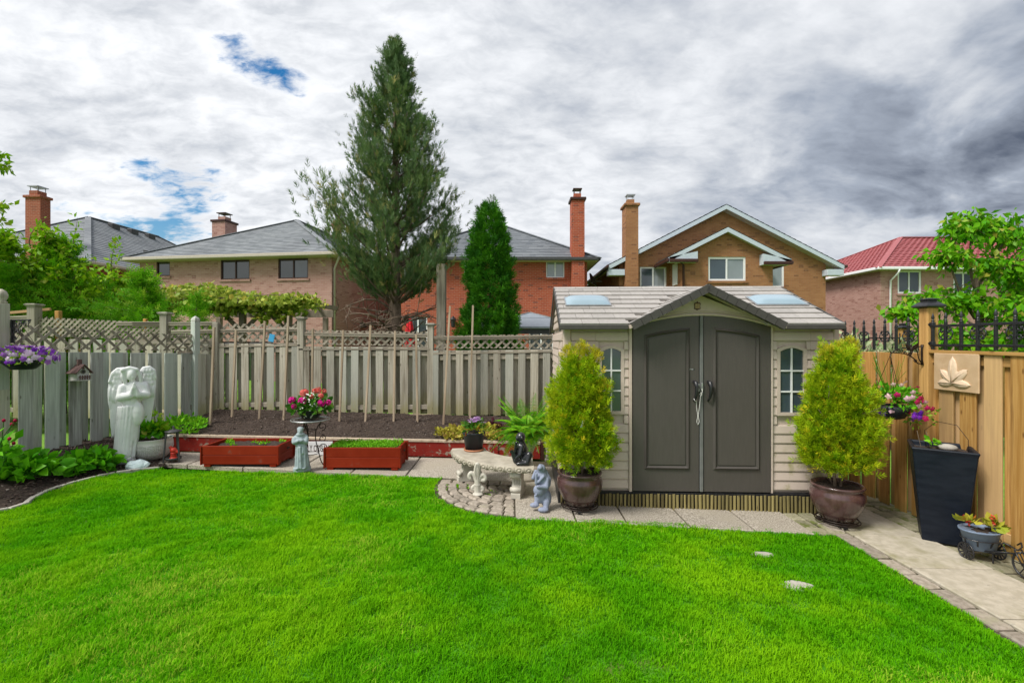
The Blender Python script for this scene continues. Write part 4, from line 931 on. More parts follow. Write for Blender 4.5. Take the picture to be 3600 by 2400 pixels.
for xc, w_ in ((.335, .56), (2.66, .62)):
    sk = piece('skylight', None, roof); s0, s1 = SL*.42, SL*.66; o = Vector((0, EY0, EZ)); g = []
    for name, mat_, ins, lift, th in (('skylight_frame', STEEL, 0, .024, .01), ):
        m = MB(); p = [o+sv*s0+sn*lift, o+sv*s1+sn*lift, o+sv*s1+sn*(lift+th), o+sv*s0+sn*(lift+th)]; m.prism([(q.y, q.z) for q in p], xc-w_/2, xc+w_/2, M_); m.build(name, mat_, sk)
    XX_, TT_ = np.meshgrid(np.linspace(-1, 1, 13), np.linspace(-1, 1, 9)); dome = .05*np.clip((1-XX_**4)*(1-TT_**4), 0, 1)**.6
    mid_ = (s0+s1)/2; P3 = np.array(o)[None, None]+np.array(sv)[None, None]*(mid_+TT_*(s1-s0)/2*.9)[..., None]+np.array(sn)[None, None]*(.036+dome)[..., None]
    piece('skylight_dome', grid_mesh('skylight_dome', xc+XX_*w_/2*.95, P3[..., 1], P3[..., 2], SKYL), sk)
# cord hanging on the door latch
cm = MB(); Wm = wmat(SH); Q = lambda x, y, z: Wm @ Vector((x, y, z))
cm.tube([Q(1.44, -.09, 1.06), Q(1.445, -.105, 1.04), Q(1.465, -.09, 1.035), Q(1.475, -.075, .96), Q(1.49, -.07, .87), Q(1.48, -.068, .80), Q(1.492, -.066, .765), Q(1.508, -.066, .80), Q(1.497, -.068, .87), Q(1.51, -.075, 1.0), Q(1.515, -.08, 1.08), Q(1.53, -.085, 1.11), Q(1.522, -.085, 1.13), Q(1.508, -.085, 1.11), Q(1.515, -.08, 1.085), Q(1.54, -.075, 1.14), Q(1.535, -.07, 1.165)], .0028, 6)
tag(cm.build('cord', CORD, smooth=True), 'white looped cord hanging from the shed door latch', 'cord')
# platform and half-log edging under the shed
pf = thing('shed_platform', 'dark platform under the shed faced with short upright half logs', 'platform', (2.1, 5.3, gz(2.1)))
wc = Wm @ Vector((0, 0, 0))
m = MB(); m.slab([tuple((Wm @ Vector(q))[:2]) for q in ((-.06, -.03, 0), (SW+.06, -.05, 0), (SW+.06, SDp, 0), (-.06, SDp, 0))], -.04, .153); m.v = [(a, b, c if c > .1 else c+gz(a)) for a, b, c in m.v]; m.build('deck', BLK, pf, ab=True)
n = 76
for i in range(n):
    lx = -.02+(SW+.06)*i/(n-1); b = Wm @ Vector((lx, -.058-.02*i/n, 0)); h = .15-gz(b.x)-random.uniform(.006, .018); w_ = .0150*random.uniform(.85, 1.12)
    m = MB(); m.prism([(w_*math.cos(t), -w_*.9*math.sin(t)) for t in np.linspace(0, PI, 7)], 0, h, Matrix(((1, 0, 0, 0), (0, 0, 1, 0), (0, 1, 0, 0), (0, 0, 0, 1))))
    m.build('log', LOGW, pf, ab=True, loc=(b.x, b.y, gz(b.x)+.004), rot=(0, random.uniform(-.02, .02), R(-2.2)))
# ------------------------------------------------------------------ houses behind the fences
GZ0 = -.45
class House:
    def __init__(s, name, label, O, rz, w, dep, eave, mat):
        s.O, s.rz, s.w, s.dep, s.ev, s.mat = O, rz, w, dep, eave-GZ0, mat
        s.r = thing(name, label, 'house', (O[0], O[1], GZ0), rz)
    def pick(s, u, v, off=0.0):
        """photo pixel -> (x, z) on the wall plane lying off metres behind the front"""
        e = Vector((math.cos(s.rz), math.sin(s.rz))); n = Vector((-e.y, e.x)); a = (u-1800)/F
        O = Vector(s.O)+n*off; t = O.dot(n)/Vector((a, 1)).dot(n); p = Vector((a*t, t))-O
        return p.dot(e), CAMH-(v-1200)/F*t-GZ0
    def win_px(s, u0, v0, u1, v1, off=0.0):
        x0, z1 = s.pick(u0, v0, off); x1, z0 = s.pick(u1, v1, off); return (x0, x1, z0, z1)
def wall_face(mb, w, h, opens, y=0.0, t=.12, M=None, gable=None):
    xs = sorted({0.0, w, *[q for o in opens for q in o[:2]]}); zs = sorted({0.0, h, *[q for o in opens for q in o[2:4]]})
    for i in range(len(xs)-1):
        for j in range(len(zs)-1):
            cx, cz = (xs[i]+xs[i+1])/2, (zs[j]+zs[j+1])/2
            if any(o[0] < cx < o[1] and o[2] < cz < o[3] for o in opens): continue
            mb.add([(xs[i], y, zs[j]), (xs[i+1], y, zs[j]), (xs[i+1], y, zs[j+1]), (xs[i], y, zs[j+1])], [(0, 1, 2, 3)], M)
    for x0, x1, z0, z1 in [o[:4] for o in opens]:
        q = [(x0, z0), (x1, z0), (x1, z1), (x0, z1)]
        for k in range(4):
            (a, b), (c, d) = q[k], q[(k+1) % 4]; mb.add([(a, y, b), (c, y, d), (c, y+t, d), (a, y+t, b)], [(0, 1, 2, 3)], M)
    if gable: mb.add([(0, y, h), (w, y, h), (gable[0], y, gable[1])], [(0, 1, 2)], M)
def window(root, o, fmat, panes=2, gmat=GLASS, y=.06, sill=None, t=.05, M=None, head=0.0, gl2=None):
    x0, x1, z0, z1 = o; f = MB(); zt = z1-head
    for a, b, c, d in ((x0, x1, z0, z0+t), (x0, x1, zt-t, z1), (x0, x0+t, z0+t, zt-t), (x1-t, x1, z0+t, zt-t)): f.box(a+.001, b-.001, y-.03, y+.03, c+.001, d-.001, M)
    w = f.build('window', fmat, root); iw = (x1-x0-2*t)/panes
    for k in range(panes):
        xa, xb = x0+t+iw*k, x0+t+iw*(k+1); p = MB(); p.box(xa+.012, xb-.012, y+.006, y+.014, z0+t, zt-t, M); p.build('pane', gl2 if (gl2 and k) else gmat, w)
        if k: m = MB(); m.box(xa-.03, xa+.03, y-.025, y+.02, z0+t, zt-t, M); m.build('mullion', fmat, w)
    if sill: m = MB(); m.box(x0-.06, x1+.06, -.05, .05, z0-.09, z0-.001, M); m.build('sill', sill, w)
    return w
def roof_face(mb, A, B, C, D, rows, step=.018, wave=0.0, wl=.22):
    """eave A-B, top D-C; overlapping courses"""
    A, B, C, D = map(Vector, (A, B, C, D)); n = (B-A).cross(D-A).normalized()
    if n.z < 0: n = -n
    for r in range(rows):
        t0, t1 = r/rows, (r+1)/rows
        L0, R0, L1, R1 = A.lerp(D, t0), B.lerp(C, t0), A.lerp(D, t1), B.lerp(C, t1); k = 1 if not wave else max(1, int((R0-L0).length/wl*5))
        vs = []; fs = []
        for i in range(k+1):
            f = i/k; s0 = L0.lerp(R0, f); s1 = L1.lerp(R1, f); wv = wave*math.sin(2*PI*(s0-A).dot((B-A).normalized())/wl) if wave else 0
            vs += [s0-n*.004, s0+n*(step+wv), s1+n*(wv*.3)]
        for i in range(k): a = 3*i; b = a+3; fs += [(a, b, b+1, a+1), (a+1, b+1, b+2, a+2)]
        mb.add(vs, fs)
def eaves(root, w, dep, z, ov, fm, sm, th=.18, sides='fblr'):
    m = MB(); m.box(-ov+.02, w+ov-.02, -ov+.02, dep+ov-.02, z-.03, z); m.build('soffit', sm, root)
    for k, (a, b, c, d) in {'f': (-ov, w+ov, -ov-.06, -ov+.02), 'b': (-ov, w+ov, dep+ov-.02, dep+ov+.06), 'l': (-ov-.06, -ov, -ov-.06, dep+ov+.06), 'r': (w+ov, w+ov+.06, -ov-.06, dep+ov+.06)}.items():
        if k in sides: m = MB(); m.cbox(a+.001, b-.001, c+.001, d-.001, z-.02, z+th-.06, .02); m.build('gutter', fm, root)
def hip_roof(root, w, dep, z, ov, rise, mat, rows=26, along='y', **kw):
    o = ov+.03; x0, x1, y0, y1 = -o, w+o, -o, dep+o; zb = z+.06; h = (min(w, dep))/2+o; r = MB()
    if along == 'y': P, Q = ((x0+x1)/2, y0+h, zb+rise), ((x0+x1)/2, y1-h, zb+rise)
    else: P, Q = (x0+h, (y0+y1)/2, zb+rise), (x1-h, (y0+y1)/2, zb+rise)
    a, b, c, d = (x0, y0, zb), (x1, y0, zb), (x1, y1, zb), (x0, y1, zb)
    if along == 'y': faces = ((a, b, P, P), (b, c, Q, P), (c, d, Q, Q), (d, a, P, Q))
    else: faces = ((a, b, Q, P), (b, c, Q, Q), (c, d, P, Q), (d, a, P, P))
    for f in faces: roof_face(r, *f, rows, **kw)
    ro = r.build('roof', mat, root); lines = [(a, P), (b, P if along == 'y' else Q), (c, Q), (d, Q if along == 'y' else P), (P, Q)]
    for p, q in lines:
        m = MB(); p, q = Vector(p)+Vector((0, 0, .03)), Vector(q)+Vector((0, 0, .03)); m.beam(p, q, .26, .04, b=.01); m.build('ridge_cap', mat, ro)
    return ro
def chimney(root, x0, x1, y0, y1, z0, z1, mat, top='lid'):
    m = MB(); m.box(x0, x1, y0, y1, z0, z1-.12); c = m.build('chimney', mat, root); k = .07
    m = MB(); m.cbox(x0-k, x1+k, y0-k, y1+k, z1-.12, z1, .02); m.build('chimney_cap', BRN if top == 'lid' else mat, c)
    xm, ym = (x0+x1)/2, (y0+y1)/2; s = min(x1-x0, .8)*.28; m = MB(); m.box(xm-s, xm+s, ym-s, ym+s, z1, z1+.22); m.build('flue', mat, c)
    m = MB()
    for sx in (-1, 1):
        for sy in (-1, 1): m.box(xm+sx*s*.85-.012, xm+sx*s*.85+.012, ym+sy*s*.85-.012, ym+sy*s*.85+.012, z1+.22, z1+.40)
    m.box(xm-s*1.25, xm+s*1.25, ym-s*1.25, ym+s*1.25, z1+.40, z1+.44); m.build('flue_lid', STEEL if top != 'lid' else BRN, c); return c
def downspout(root, x, y, z0, z1, mat, dx=0, dy=0.0):
    m = MB(); m.tube([(x+dx, y+dy, z1), (x+dx*.9, y+dy*.9, z1-.15), (x, y, z1-.5), (x, y, z0)], .045, 8); m.build('downspout', mat, root, smooth=True)
def box_walls(h, opens, mat, gable=None, side_open=()):
    m = MB(); wall_face(m, h.w, h.ev, opens, gable=gable)
    Mr = Matrix.Rotation(PI/2, 4, 'Z'); Mr.translation = Vector((h.w, 0, 0)); wall_face(m, h.dep, h.ev, side_open, M=Mr)
    Ml_ = Matrix.Rotation(-PI/2, 4, 'Z'); Ml_.translation = Vector((0, h.dep, 0)); wall_face(m, h.dep, h.ev, (), M=Ml_)
    m.add([(0, h.dep, 0), (h.w, h.dep, 0), (h.w, h.dep, h.ev), (0, h.dep, h.ev)], [(3, 2, 1, 0)]); return m.build('wall', mat, h.r)
# --- pink brick house
H = House('brick_house', 'pink brick house with grey hip roof and dark framed windows behind the pergola', (-16.5, 20.8), R(-8.2), 9.1, 11.5, 5.38, PINKB)
W3 = [H.win_px(550, 907, 597, 970), H.win_px(776, 903, 877, 981), H.win_px(978, 899, 1083, 978)]
dw = (H.pick(780, 1110)[0], H.pick(960, 1110)[0], .4, 2.3); dw2 = (H.pick(1000, 1110)[0], H.pick(1060, 1110)[0], .4, 2.3)
sd_ = (8.2, 9.4, 2.0, 2.75)
box_walls(H, W3+[dw, dw2], PINKB, side_open=[sd_])
for i, o in enumerate(W3): window(H.r, o, BRN, 1 if i == 0 else 2, GLASSD, sill=PINKB, head=.16, gl2=GLASS if i == 2 else None)
window(H.r, dw, BRN, 2, GLASSD); window(H.r, dw2, BRN, 1, GLASSD)
Mr = Matrix.Rotation(PI/2, 4, 'Z'); Mr.translation = Vector((H.w, 0, 0)); window(H.r, sd_, BRN, 2, GLASSD, M=Mr)
eaves(H.r, H.w, H.dep, H.ev, .45, CREAM, CREAM); ro = hip_roof(H.r, H.w, H.dep, H.ev, .45, 2.75, GREYR)
chimney(H.r, -.75, .05, 5.0, 5.9, 0, 8.55-GZ0, PINKB); downspout(H.r, H.w+.06, .12, 0, H.ev, CREAM, .35, -.3)
m = MB(); m.cbox(H.w, H.w+.22, 2.55, 2.8, 2.95, 3.15, .02); m.build('wall_vent', CHAR, H.r)
m = MB(); m.lathe([(.2, 0), (.2, .5), (.34, .6), (.36, .8), (.28, .98), (.02, 1.0)], 14, Matrix.Translation((5.9, 6.4, H.ev+2.2))); m.build('roof_vent', REDR, ro, smooth=True)
for x_, y_, z_ in ((4.1, 5.1, 2.8), (7.7, 1.2, .78)): m = MB(); m.cbox(x_-.12, x_+.12, y_-.15, y_+.15, H.ev+z_-.35, H.ev+z_+.02, .03); m.build('roof_vent', CHAR, ro)
# --- red brick house
H = House('brick_house', 'bright red brick house with slate grey hip roof behind the tall cedars', (-5.1, 20.6), 0, 8.4, 10, 5.35, REDB)
Wr = [H.win_px(1920, 914, 1984, 976), H.win_px(1632, 918, 1662, 984)]; pd = (H.pick(1436, 1110)[0], H.pick(1502, 1110)[0], .5, H.pick(1470, 1112)[1]); pd2 = (H.pick(1860, 1110)[0], H.pick(1945, 1110)[0], .5, H.pick(1900, 1112)[1])
Wr2 = [H.win_px(1420, 930, 1500, 1000)]
box_walls(H, Wr+Wr2+[pd, pd2], REDB)
window(H.r, Wr[0], WHITE, 2, GLASSC, sill=REDB, gl2=GLASSC); window(H.r, Wr[1], WHITE, 1, GLASSC, sill=REDB); window(H.r, Wr2[0], WHITE, 2, GLASS, sill=REDB); window(H.r, pd, WHITE, 2, GLASS); window(H.r, pd2, WHITE, 2, GLASS)
eaves(H.r, H.w, H.dep, H.ev, .45, CHAR, CREAM); hip_roof(H.r, H.w, H.dep, H.ev, .45, 2.7, DARKR)
c0, c1 = H.pick(2006, 700)[0], H.pick(2050, 700)[0]; chimney(H.r, c0, c1, -.42, .25, 0, 8.05-GZ0, REDB)
m = MB(); m.lathe([(.02, 0), (.2, .03), (.36, .1)], 18, Matrix.Translation((H.w+.35, 1.0, H.ev-.72)) @ Matrix.Rotation(R(62), 4, 'Y')); m.tube([(H.w, 1.0, H.ev-.8), (H.w+.35, 1.0, H.ev-.72)], .03, 6); m.tube([(H.w+.35, 1, H.ev-.72), (H.w+.85, 1, H.ev-.75)], .02, 6); m.build('satellite_dish', CHAR, H.r)
m = MB(); x_, z_ = H.pick(1595, 1132); m.lathe([(.05, -.24), (.09, -.2), (.11, .08), (.16, .1), (.05, .22), (.01, .26)], 8, Matrix.Translation((x_, -.2, z_))); m.box(x_-.03, x_+.03, -.2, 0, z_+.1, z_+.16); m.build('wall_lamp', BLK, H.r)
# --- far left house
H = House('brick_house', 'far brick house with broad grey hip roof above the green bushes', (-29.2, 22.2), R(-3), 9.6, 14.5, 5.4, RUSB)
box_walls(H, [], RUSB); eaves(H.r, H.w, H.dep, H.ev, .45, CREAM, CREAM); ro = hip_roof(H.r, H.w, H.dep, H.ev, .45, 3.45, GREYR)
cx = H.pick(97, 800, -.3)[0], H.pick(150, 800, -.3)[0]; chimney(H.r, cx[0], cx[1], -.4, .05, 0, H.pick(130, 683, -.5)[1], RUSB, 'steel')
for y_ in (5.6, 6.9, 8.2): m = MB(); m.cbox(5.15, 5.55, y_, y_+.5, H.ev+3.02, H.ev+3.4, .05); m.build('roof_vent', CHAR, ro)
m = MB(); m.lathe([(.14, 0), (.14, 1.15), (.22, 1.16), (.22, 1.4), (.02, 1.42)], 10, Matrix.Translation((9.1, 5.9, H.ev+.45))); m.build('roof_vent', STEEL, ro, smooth=True)
m = MB(); m.cbox(8.15, 8.35, 4.7, 4.9, H.ev+1.0, H.ev+1.6, .02); m.build('roof_vent', CHAR, ro)
# --- orange brown gable house
H = House('brick_house', 'tan orange brick gable house with white trim behind the shed', (4.75, 20.8), 0, 9.15, 10, 5.35, ORAB)
gp_ = (H.w/2, H.ev+2.35)
Wo = [H.win_px(2250, 938, 2343, 1011), H.win_px(2700, 926, 2757, 1008)]; opens = Wo
box_walls(H, opens, ORAB, gable=gp_)
window(H.r, Wo[0], WHITE, 2, GLASSB, sill=ORAB, gl2=GLASSC, t=.07); window(H.r, Wo[1], WHITE, 1, GLASSC, sill=ORAB, t=.07)
m = MB(); ov = .55; r = MB(); zt = gp_[1]+.12; slope = 2.35/(H.w/2)
for sgn in (-1, 1):
    ex = H.w/2+sgn*(H.w/2+ov); ez = zt-slope*(H.w/2+ov); e0, e1, t0, t1 = (ex, -.40, ez), (ex, H.dep+.4, ez), (H.w/2, -.40, zt), (H.w/2, H.dep+.4, zt)
    roof_face(r, e0, e1, t1, t0, 22)
    m = MB(); m.add([(ex, -.40, ez-.03), (H.w/2, -.40, zt-.03), (H.w/2, -.40, zt-.21), (ex, -.40, ez-.21), (ex, -.35, ez-.03), (H.w/2, -.35, zt-.03), (H.w/2, -.35, zt-.21), (ex, -.35, ez-.21)], [(0, 1, 2, 3), (7, 6, 5, 4), (3, 2, 6, 7), (0, 3, 7, 4)]); m.build('rake_board', PALEB, H.r)
    m = MB(); m.add([(ex, -.36, ez-.2), (H.w/2, -.36, zt-.2), (H.w/2, .0, zt-.2), (ex, .0, ez-.2), (ex, H.dep, ez-.2), (ex-sgn*ov, 0, ez-.2+slope*ov), (ex-sgn*ov, H.dep, ez-.2+slope*ov)], [(0, 1, 2, 3), (3, 5, 6, 4)]); m.build('soffit', CREAM, H.r)
    m = MB(); m.cbox(min(ex, ex-sgn*ov*1.3), max(ex, ex-sgn*ov*1.3), -.38, .0, ez-.46, ez-.2, .01); m.build('eave_return', PALEB, H.r)
    m = MB(); m.cbox(min(ex, ex+sgn*.1), max(ex, ex+sgn*.1), -.5, H.dep+.4, ez-.15, ez-.01, .03); m.build('gutter', BRN, H.r)
r.build('roof', DARKR, H.r)
c0, c1 = H.pick(2197, 800, -.3)[0], H.pick(2241, 800, -.3)[0]; chimney(H.r, c0, c1, -.45, .25, 0, H.pick(2218, 715, -.4)[1], ORAB, 'steel')
# projecting bay with its own gable
BD = -1.5; bx0, bx1 = H.pick(2396, 950, BD)[0], H.pick(2717, 950, BD)[0]; bw = H.win_px(2490, 903, 2622, 987, BD); bz = H.pick(2550, 892, BD)[1]; bpz = H.pick(2568, 815, BD)[1]; bpx = (bx0+bx1)/2-.1
bay = piece('bay', None, H.r); m = MB(); Mb = Matrix.Translation((bx0, BD, 0)); wall_face(m, bx1-bx0, bz, [(bw[0]-bx0, bw[1]-bx0, bw[2], bw[3])], M=Mb, gable=(bpx-bx0, bpz))
m.add([(bx0, BD, 0), (bx0, 0, 0), (bx0, 0, bz), (bx0, BD, bz)], [(0, 1, 2, 3)]); m.add([(bx1, BD, 0), (bx1, 0, 0), (bx1, 0, bz), (bx1, BD, bz)], [(3, 2, 1, 0)]); m.build('bay_wall', ORAB, bay)
window(H.r, bw, WHITE, 2, GLASSB, sill=None, gl2=GLASSC, t=.08, M=Matrix.Translation((0, BD, 0)))
m = MB(); m.box(bw[0]-.06, bw[1]+.06, BD-.05, BD-.002, bw[2]-.1, bw[2]-.002); m.build('sill', ORAB, bay)
m = MB(); m.box(bx0-.05, bx0-.002, BD+.45, BD+.95, bw[2]-.1, bz-.3); m.build('bay_side_window', WHITE, bay)
r = MB(); so_ = .6; sb = (bpz-bz)/(bpx-bx0)
for sgn, xe in ((-1, bx0-so_), (1, bx1+so_)):
    zt = bpz+.14; ez = zt-sb*abs(xe-bpx); yF = BD-.30
    roof_face(r, (xe, yF, ez), (xe, .0, ez), (bpx, .0, zt), (bpx, yF, zt), 10)
    m = MB(); m.add([(xe, yF, ez-.02), (bpx, yF, zt-.02), (bpx, yF, zt-.2), (xe, yF, ez-.2), (xe, yF+.05, ez-.2), (bpx, yF+.05, zt-.2)], [(0, 1, 2, 3), (3, 2, 5, 4)]); m.build('rake_board', PALEB, bay)
    m = MB(); m.add([(xe, yF, ez-.15), (bpx, yF, zt-.15), (bpx, BD, zt-.15), (xe, BD, ez-.15), (xe, 0, ez-.15), (xe-sgn*so_, BD, ez-.15+sb*so_), (xe-sgn*so_, 0, ez-.15+sb*so_)], [(0, 1, 2, 3), (3, 5, 6, 4)]); m.build('soffit', CREAM, bay)
    xi = xe-sgn*(so_+.55); m = MB(); m.prism([(xe, ez-.22), (xi, ez-.22), (xi, ez-.05+sb*abs(xi-xe)*.45), (xe, ez-.03)], yF+.0, BD); m.build('eave_return', PALEB, bay)
    m = MB(); m.cbox(min(xe, xi), max(xe, xi), yF-.08, yF-.002, ez-.24, ez-.10, .02); m.cbox(min(xe, xe+sgn*.09), max(xe, xe+sgn*.09), yF, 0, ez-.2, ez-.06, .02); m.build('gutter', BRN, bay)
r.build('roof', DARKR, bay); downspout(bay, bx0+.06, BD-.06, 0, bz+.02, BRN, -.4, -.1)
# --- red tile roof house
H = House('brick_house', 'pale pink brick house with red tile roof behind the right hand tree', (17.9, 22.8), 0, 17, 11.2, 5.30, PINKB)
Wt = [H.win_px(3156, 950, 3240, 1032), H.win_px(3352, 955, 3425, 1045)]
Ml_ = None; box_walls(H, Wt, PINKB)
for o in Wt: window(H.r, o, WHITE, 2, GLASS, sill=PINKB, t=.09)
m = MB(); m.box(Wt[0][0]-.02, Wt[0][1]+.02, -.02, .0-.002, Wt[0][3]+.002, H.ev-.03); m.build('window_header', CREAM, H.r)
eaves(H.r, H.w, H.dep, H.ev, .4, WHITE, CREAM); hip_roof(H.r, H.w, H.dep, H.ev, .4, 2.75, REDR, rows=20, along='x', step=.035, wave=.022, wl=.32)
downspout(H.r, H.pick(3128, 1000)[0], -.05, 0, H.ev, WHITE, .12, -.38)

# ------------------------------------------------------------------ things in the neighbours' yards
pg = thing('pergola', 'dark timber pergola overgrown by a vine beside the pink brick house', 'pergola', (-7.4, 12.6, gz(-7.4)))
x0, x1, y0, y1, zt = -9.3, -5.55, 12.2, 14.6, 2.72
for x_ in (x0+.2, -7.0, x1-.25):
    for y_ in (y0, y1): m = MB(); m.cbox(-.07, .07, -.07, .07, 0, zt-.1-gz(x_), .01); m.build('post', VINEW, pg, ab=True, loc=(x_, y_, gz(x_)-.03))
for x_ in (-7.0, x1-.25):
    for sg in (-1, 1): m = MB(); m.beam((x_+sg*.07, y0-.03, 2.15), (x_+sg*.5, y0-.03, zt-.12), .05, .1); m.build('brace', VINEW, pg, ab=True)
for y_ in (y0-.06, y0+.06, y1): m = MB(); m.cbox(x0, x1, y_-.025, y_+.025, zt-.12, zt+.10, .006); m.build('beam', VINEW, pg, ab=True)
for x_ in np.arange(x0+.15, x1, .45): m = MB(); m.cbox(x_-.022, x_+.022, y0-.4, y1+.3, zt+.102, zt+.24, .005); m.build('rafter', VINEW, pg, ab=True)
gzb = thing('gazebo', 'grey metal roofed gazebo half hidden behind the shed', 'gazebo', (.62, 14.6, 0)); c = (.55, 14.6)
for rw, z0, z1, wt in ((1.75, 2.26, 2.58, .45), (.58, 2.56, 2.74, .02)):
    m = MB(); m.add([(c[0]-rw, c[1]-rw, z0-.05), (c[0]+rw, c[1]-rw, z0-.05), (c[0]+rw, c[1]+rw, z0-.05), (c[0]-rw, c[1]+rw, z0-.05), (c[0]-rw, c[1]-rw, z0), (c[0]+rw, c[1]-rw, z0), (c[0]+rw, c[1]+rw, z0), (c[0]-rw, c[1]+rw, z0), (c[0]-wt, c[1]-wt, z1), (c[0]+wt, c[1]-wt, z1), (c[0]+wt, c[1]+wt, z1), (c[0]-wt, c[1]+wt, z1)],
        [(0, 3, 2, 1), (8, 9, 10, 11)]+[(k*4+i, k*4+(i+1) % 4, k*4+4+(i+1) % 4, k*4+4+i) for k in (0, 1) for i in range(4)]); o_ = m.build('roof' if rw > 1 else 'roof_top', GREYM, gzb, ab=True)
    for sx in (-1, 1): m = MB(); m.beam((c[0]+sx*rw, c[1]-rw, z0+.01), (c[0]+sx*wt, c[1]-wt, z1+.01), .04, .03); m.build('hip_rib', STEEL, o_, ab=True)
for sx in (-1, 1):
    for sy in (-1, 1): m = MB(); m.cbox(-.05, .05, -.05, .05, 0, 2.25, .006); m.build('post', CHAR, gzb, ab=True, loc=(c[0]+sx*1.6, c[1]+sy*1.6, -.03))
m = MB(); m.box(c[0]-1.65, c[0]+1.65, c[1]-1.68, c[1]-1.62, 2.06, 2.2); m.build('beam', CHAR, gzb, ab=True)
um = thing('parasol', 'closed red patio parasol in front of the red brick house', 'parasol', (*at(1440, 1140, 16)[:2], -.03)); m = MB(); m.tube([(0, 0, 0), (0, 0, 2.75)], .02, 8); m.build('pole', STEEL, um)
m = MB(); n_ = 12; pf_ = [(.03, 2.74), (.09, 2.45), (.15, 2.0), (.18, 1.5), (.20, 1.2), (.16, 1.18)]; m.lathe(pf_, 24); m.v = [(x*(1+.25*math.cos(6*math.atan2(y, x))), y*(1+.25*math.cos(6*math.atan2(y, x))), z) for x, y, z in m.v]; m.build('canopy', REDCL, um, smooth=True)
m = MB(); m.cbox(-.095, .095, -.095, .095, 0, 3.55, .01); tag(m.build('timber_pole', RAIL, loc=(*at(1552, 1000, 10.2)[:2], -.03)), 'square weathered timber pole standing beside the large cedar tree', 'pole')
# ------------------------------------------------------------------ trees and shrubs
def limb(m, p, q, r0, r1, bend=.1, n=6, k=5):
    p, q = np.array(p, float), np.array(q, float); L = np.linalg.norm(q-p); off = rng.normal(size=3)*L*bend*.4
    pts = [p+(q-p)*t+off*math.sin(PI*t)+np.array([0, 0, -.0]) for t in np.linspace(0, 1, k)]
    m.tube(pts, [r0+(r1-r0)*i/(k-1) for i in range(k)], n); return pts
def conifer(name, label, base, H, prof, nbr, per, spray, tmpl, mat, up=.6, z_low=.15, group=None, trunk_r=.12, bark=BARK, lean=(0, 0), droop=0.0, inner=.25, cat='tree', bare=0, jit=.12, lead=1.0, clump=.16):
    """prof: list of (height fraction, radius) for the crown outline"""
    t = thing(name, label, cat, base, group=group); m = MB(); hs = [a for a, _ in prof]; rs = [b for _, b in prof]
    tp = [(lean[0]*f*f, lean[1]*f*f, H*f) for f in np.linspace(0, 1, 10)]; m.tube(tp, [max(trunk_r*(1-f)**.8, .006) for f in np.linspace(0, 1, 10)], 9); m.build('trunk', bark, t, smooth=True)
    br = MB(); P = []; D = []; SZ = []
    for i in range(nbr):
        f = z_low+(1-z_low)*(i+rng.random())/nbr; ang = i*2.39996+rng.normal(0, .25); Rm = np.interp(f, hs, rs)*(1+rng.normal(0, jit)); z0 = H*f
        rise = up*Rm*(.75+.5*rng.random())-droop*Rm; start = np.array([lean[0]*f*f, lean[1]*f*f, max(z0-rise*.8, H*z_low*.9)]); end = np.array([math.cos(ang)*Rm, math.sin(ang)*Rm, z0+rise*.2])+np.array([lean[0]*f*f, lean[1]*f*f, 0])
        c = start*.45+end*.55+np.array([0, 0, -.12*Rm*(up > .3)+.06*Rm*droop])
        q = lambda s: start*(1-s)**2+2*c*s*(1-s)+end*s*s
        br.tube([q(s) for s in np.linspace(0, 1, 5)], [max(.004, trunk_r*.26*(1-f*.6)*(1-.85*s)) for s in np.linspace(0, 1, 5)], 5)
        k = max(4, int(per*(.35+Rm/max(rs)))); s = inner+(1-inner)*rng.random(k)**.75
        for sj in s:
            pt = q(sj); tg = q(min(sj+.05, 1.0))-q(max(sj-.05, 0)); tg /= np.linalg.norm(tg)+1e-9; sp = clump*Rm+.05
            off = rng.normal(size=3)*np.array([1, 1, .7])*sp*(.35+.65*sj); P.append(pt+off); d = tg*.55+np.array([0, 0, up*(.5+.8*sj)-droop*.35])+rng.normal(size=3)*.38+off/(sp+.01)*.2; D.append(d); SZ.append(spray*(.7+.6*rng.random()))
    for i in range(int(14*lead)): P.append(np.array([lean[0], lean[1], H*(1-.05*rng.random())])+rng.normal(size=3)*.03); D.append((0, 0, 1)+rng.normal(size=3)*.3); SZ.append(spray)
    for i in range(bare):
        a = rng.uniform(0, 2*PI); L = rng.uniform(.5, 1.3); z0 = H*rng.uniform(.16, .30); e = (math.cos(a)*L, math.sin(a)*L, z0+rng.uniform(-.1, .45)); pts = limb(br, (0, 0, z0), e, .035, .006, .4, 5, 6)
        for j in range(5): b = pts[2+j % 4]; limb(br, b, b+rng.normal(size=3)*.28, .010, .003, .3, 4, 4)
    br.build('branches', bark, t, smooth=True); scatter('crown', tmpl, P, D, SZ, mat, t); return t
B = at(1390, 1165, 10.6); base = (B.x, B.y, gz(B.x)-.05)
conifer('cedar_tree', 'tall dark green cedar tree with bare lower trunk behind the fence', base, 8.55, [(.34, .6), (.38, 1.15), (.45, 1.42), (.53, 1.34), (.575, 1.0), (.66, .80), (.75, .72), (.82, .55), (.9, .33), (.97, .11), (1, .03)], 120, 120, .20, SPRAY, L_JUN, up=.85, z_low=.345, trunk_r=.17, inner=.34, bare=40, jit=.22, clump=.085)
B = at(1722, 1160, 10.1)
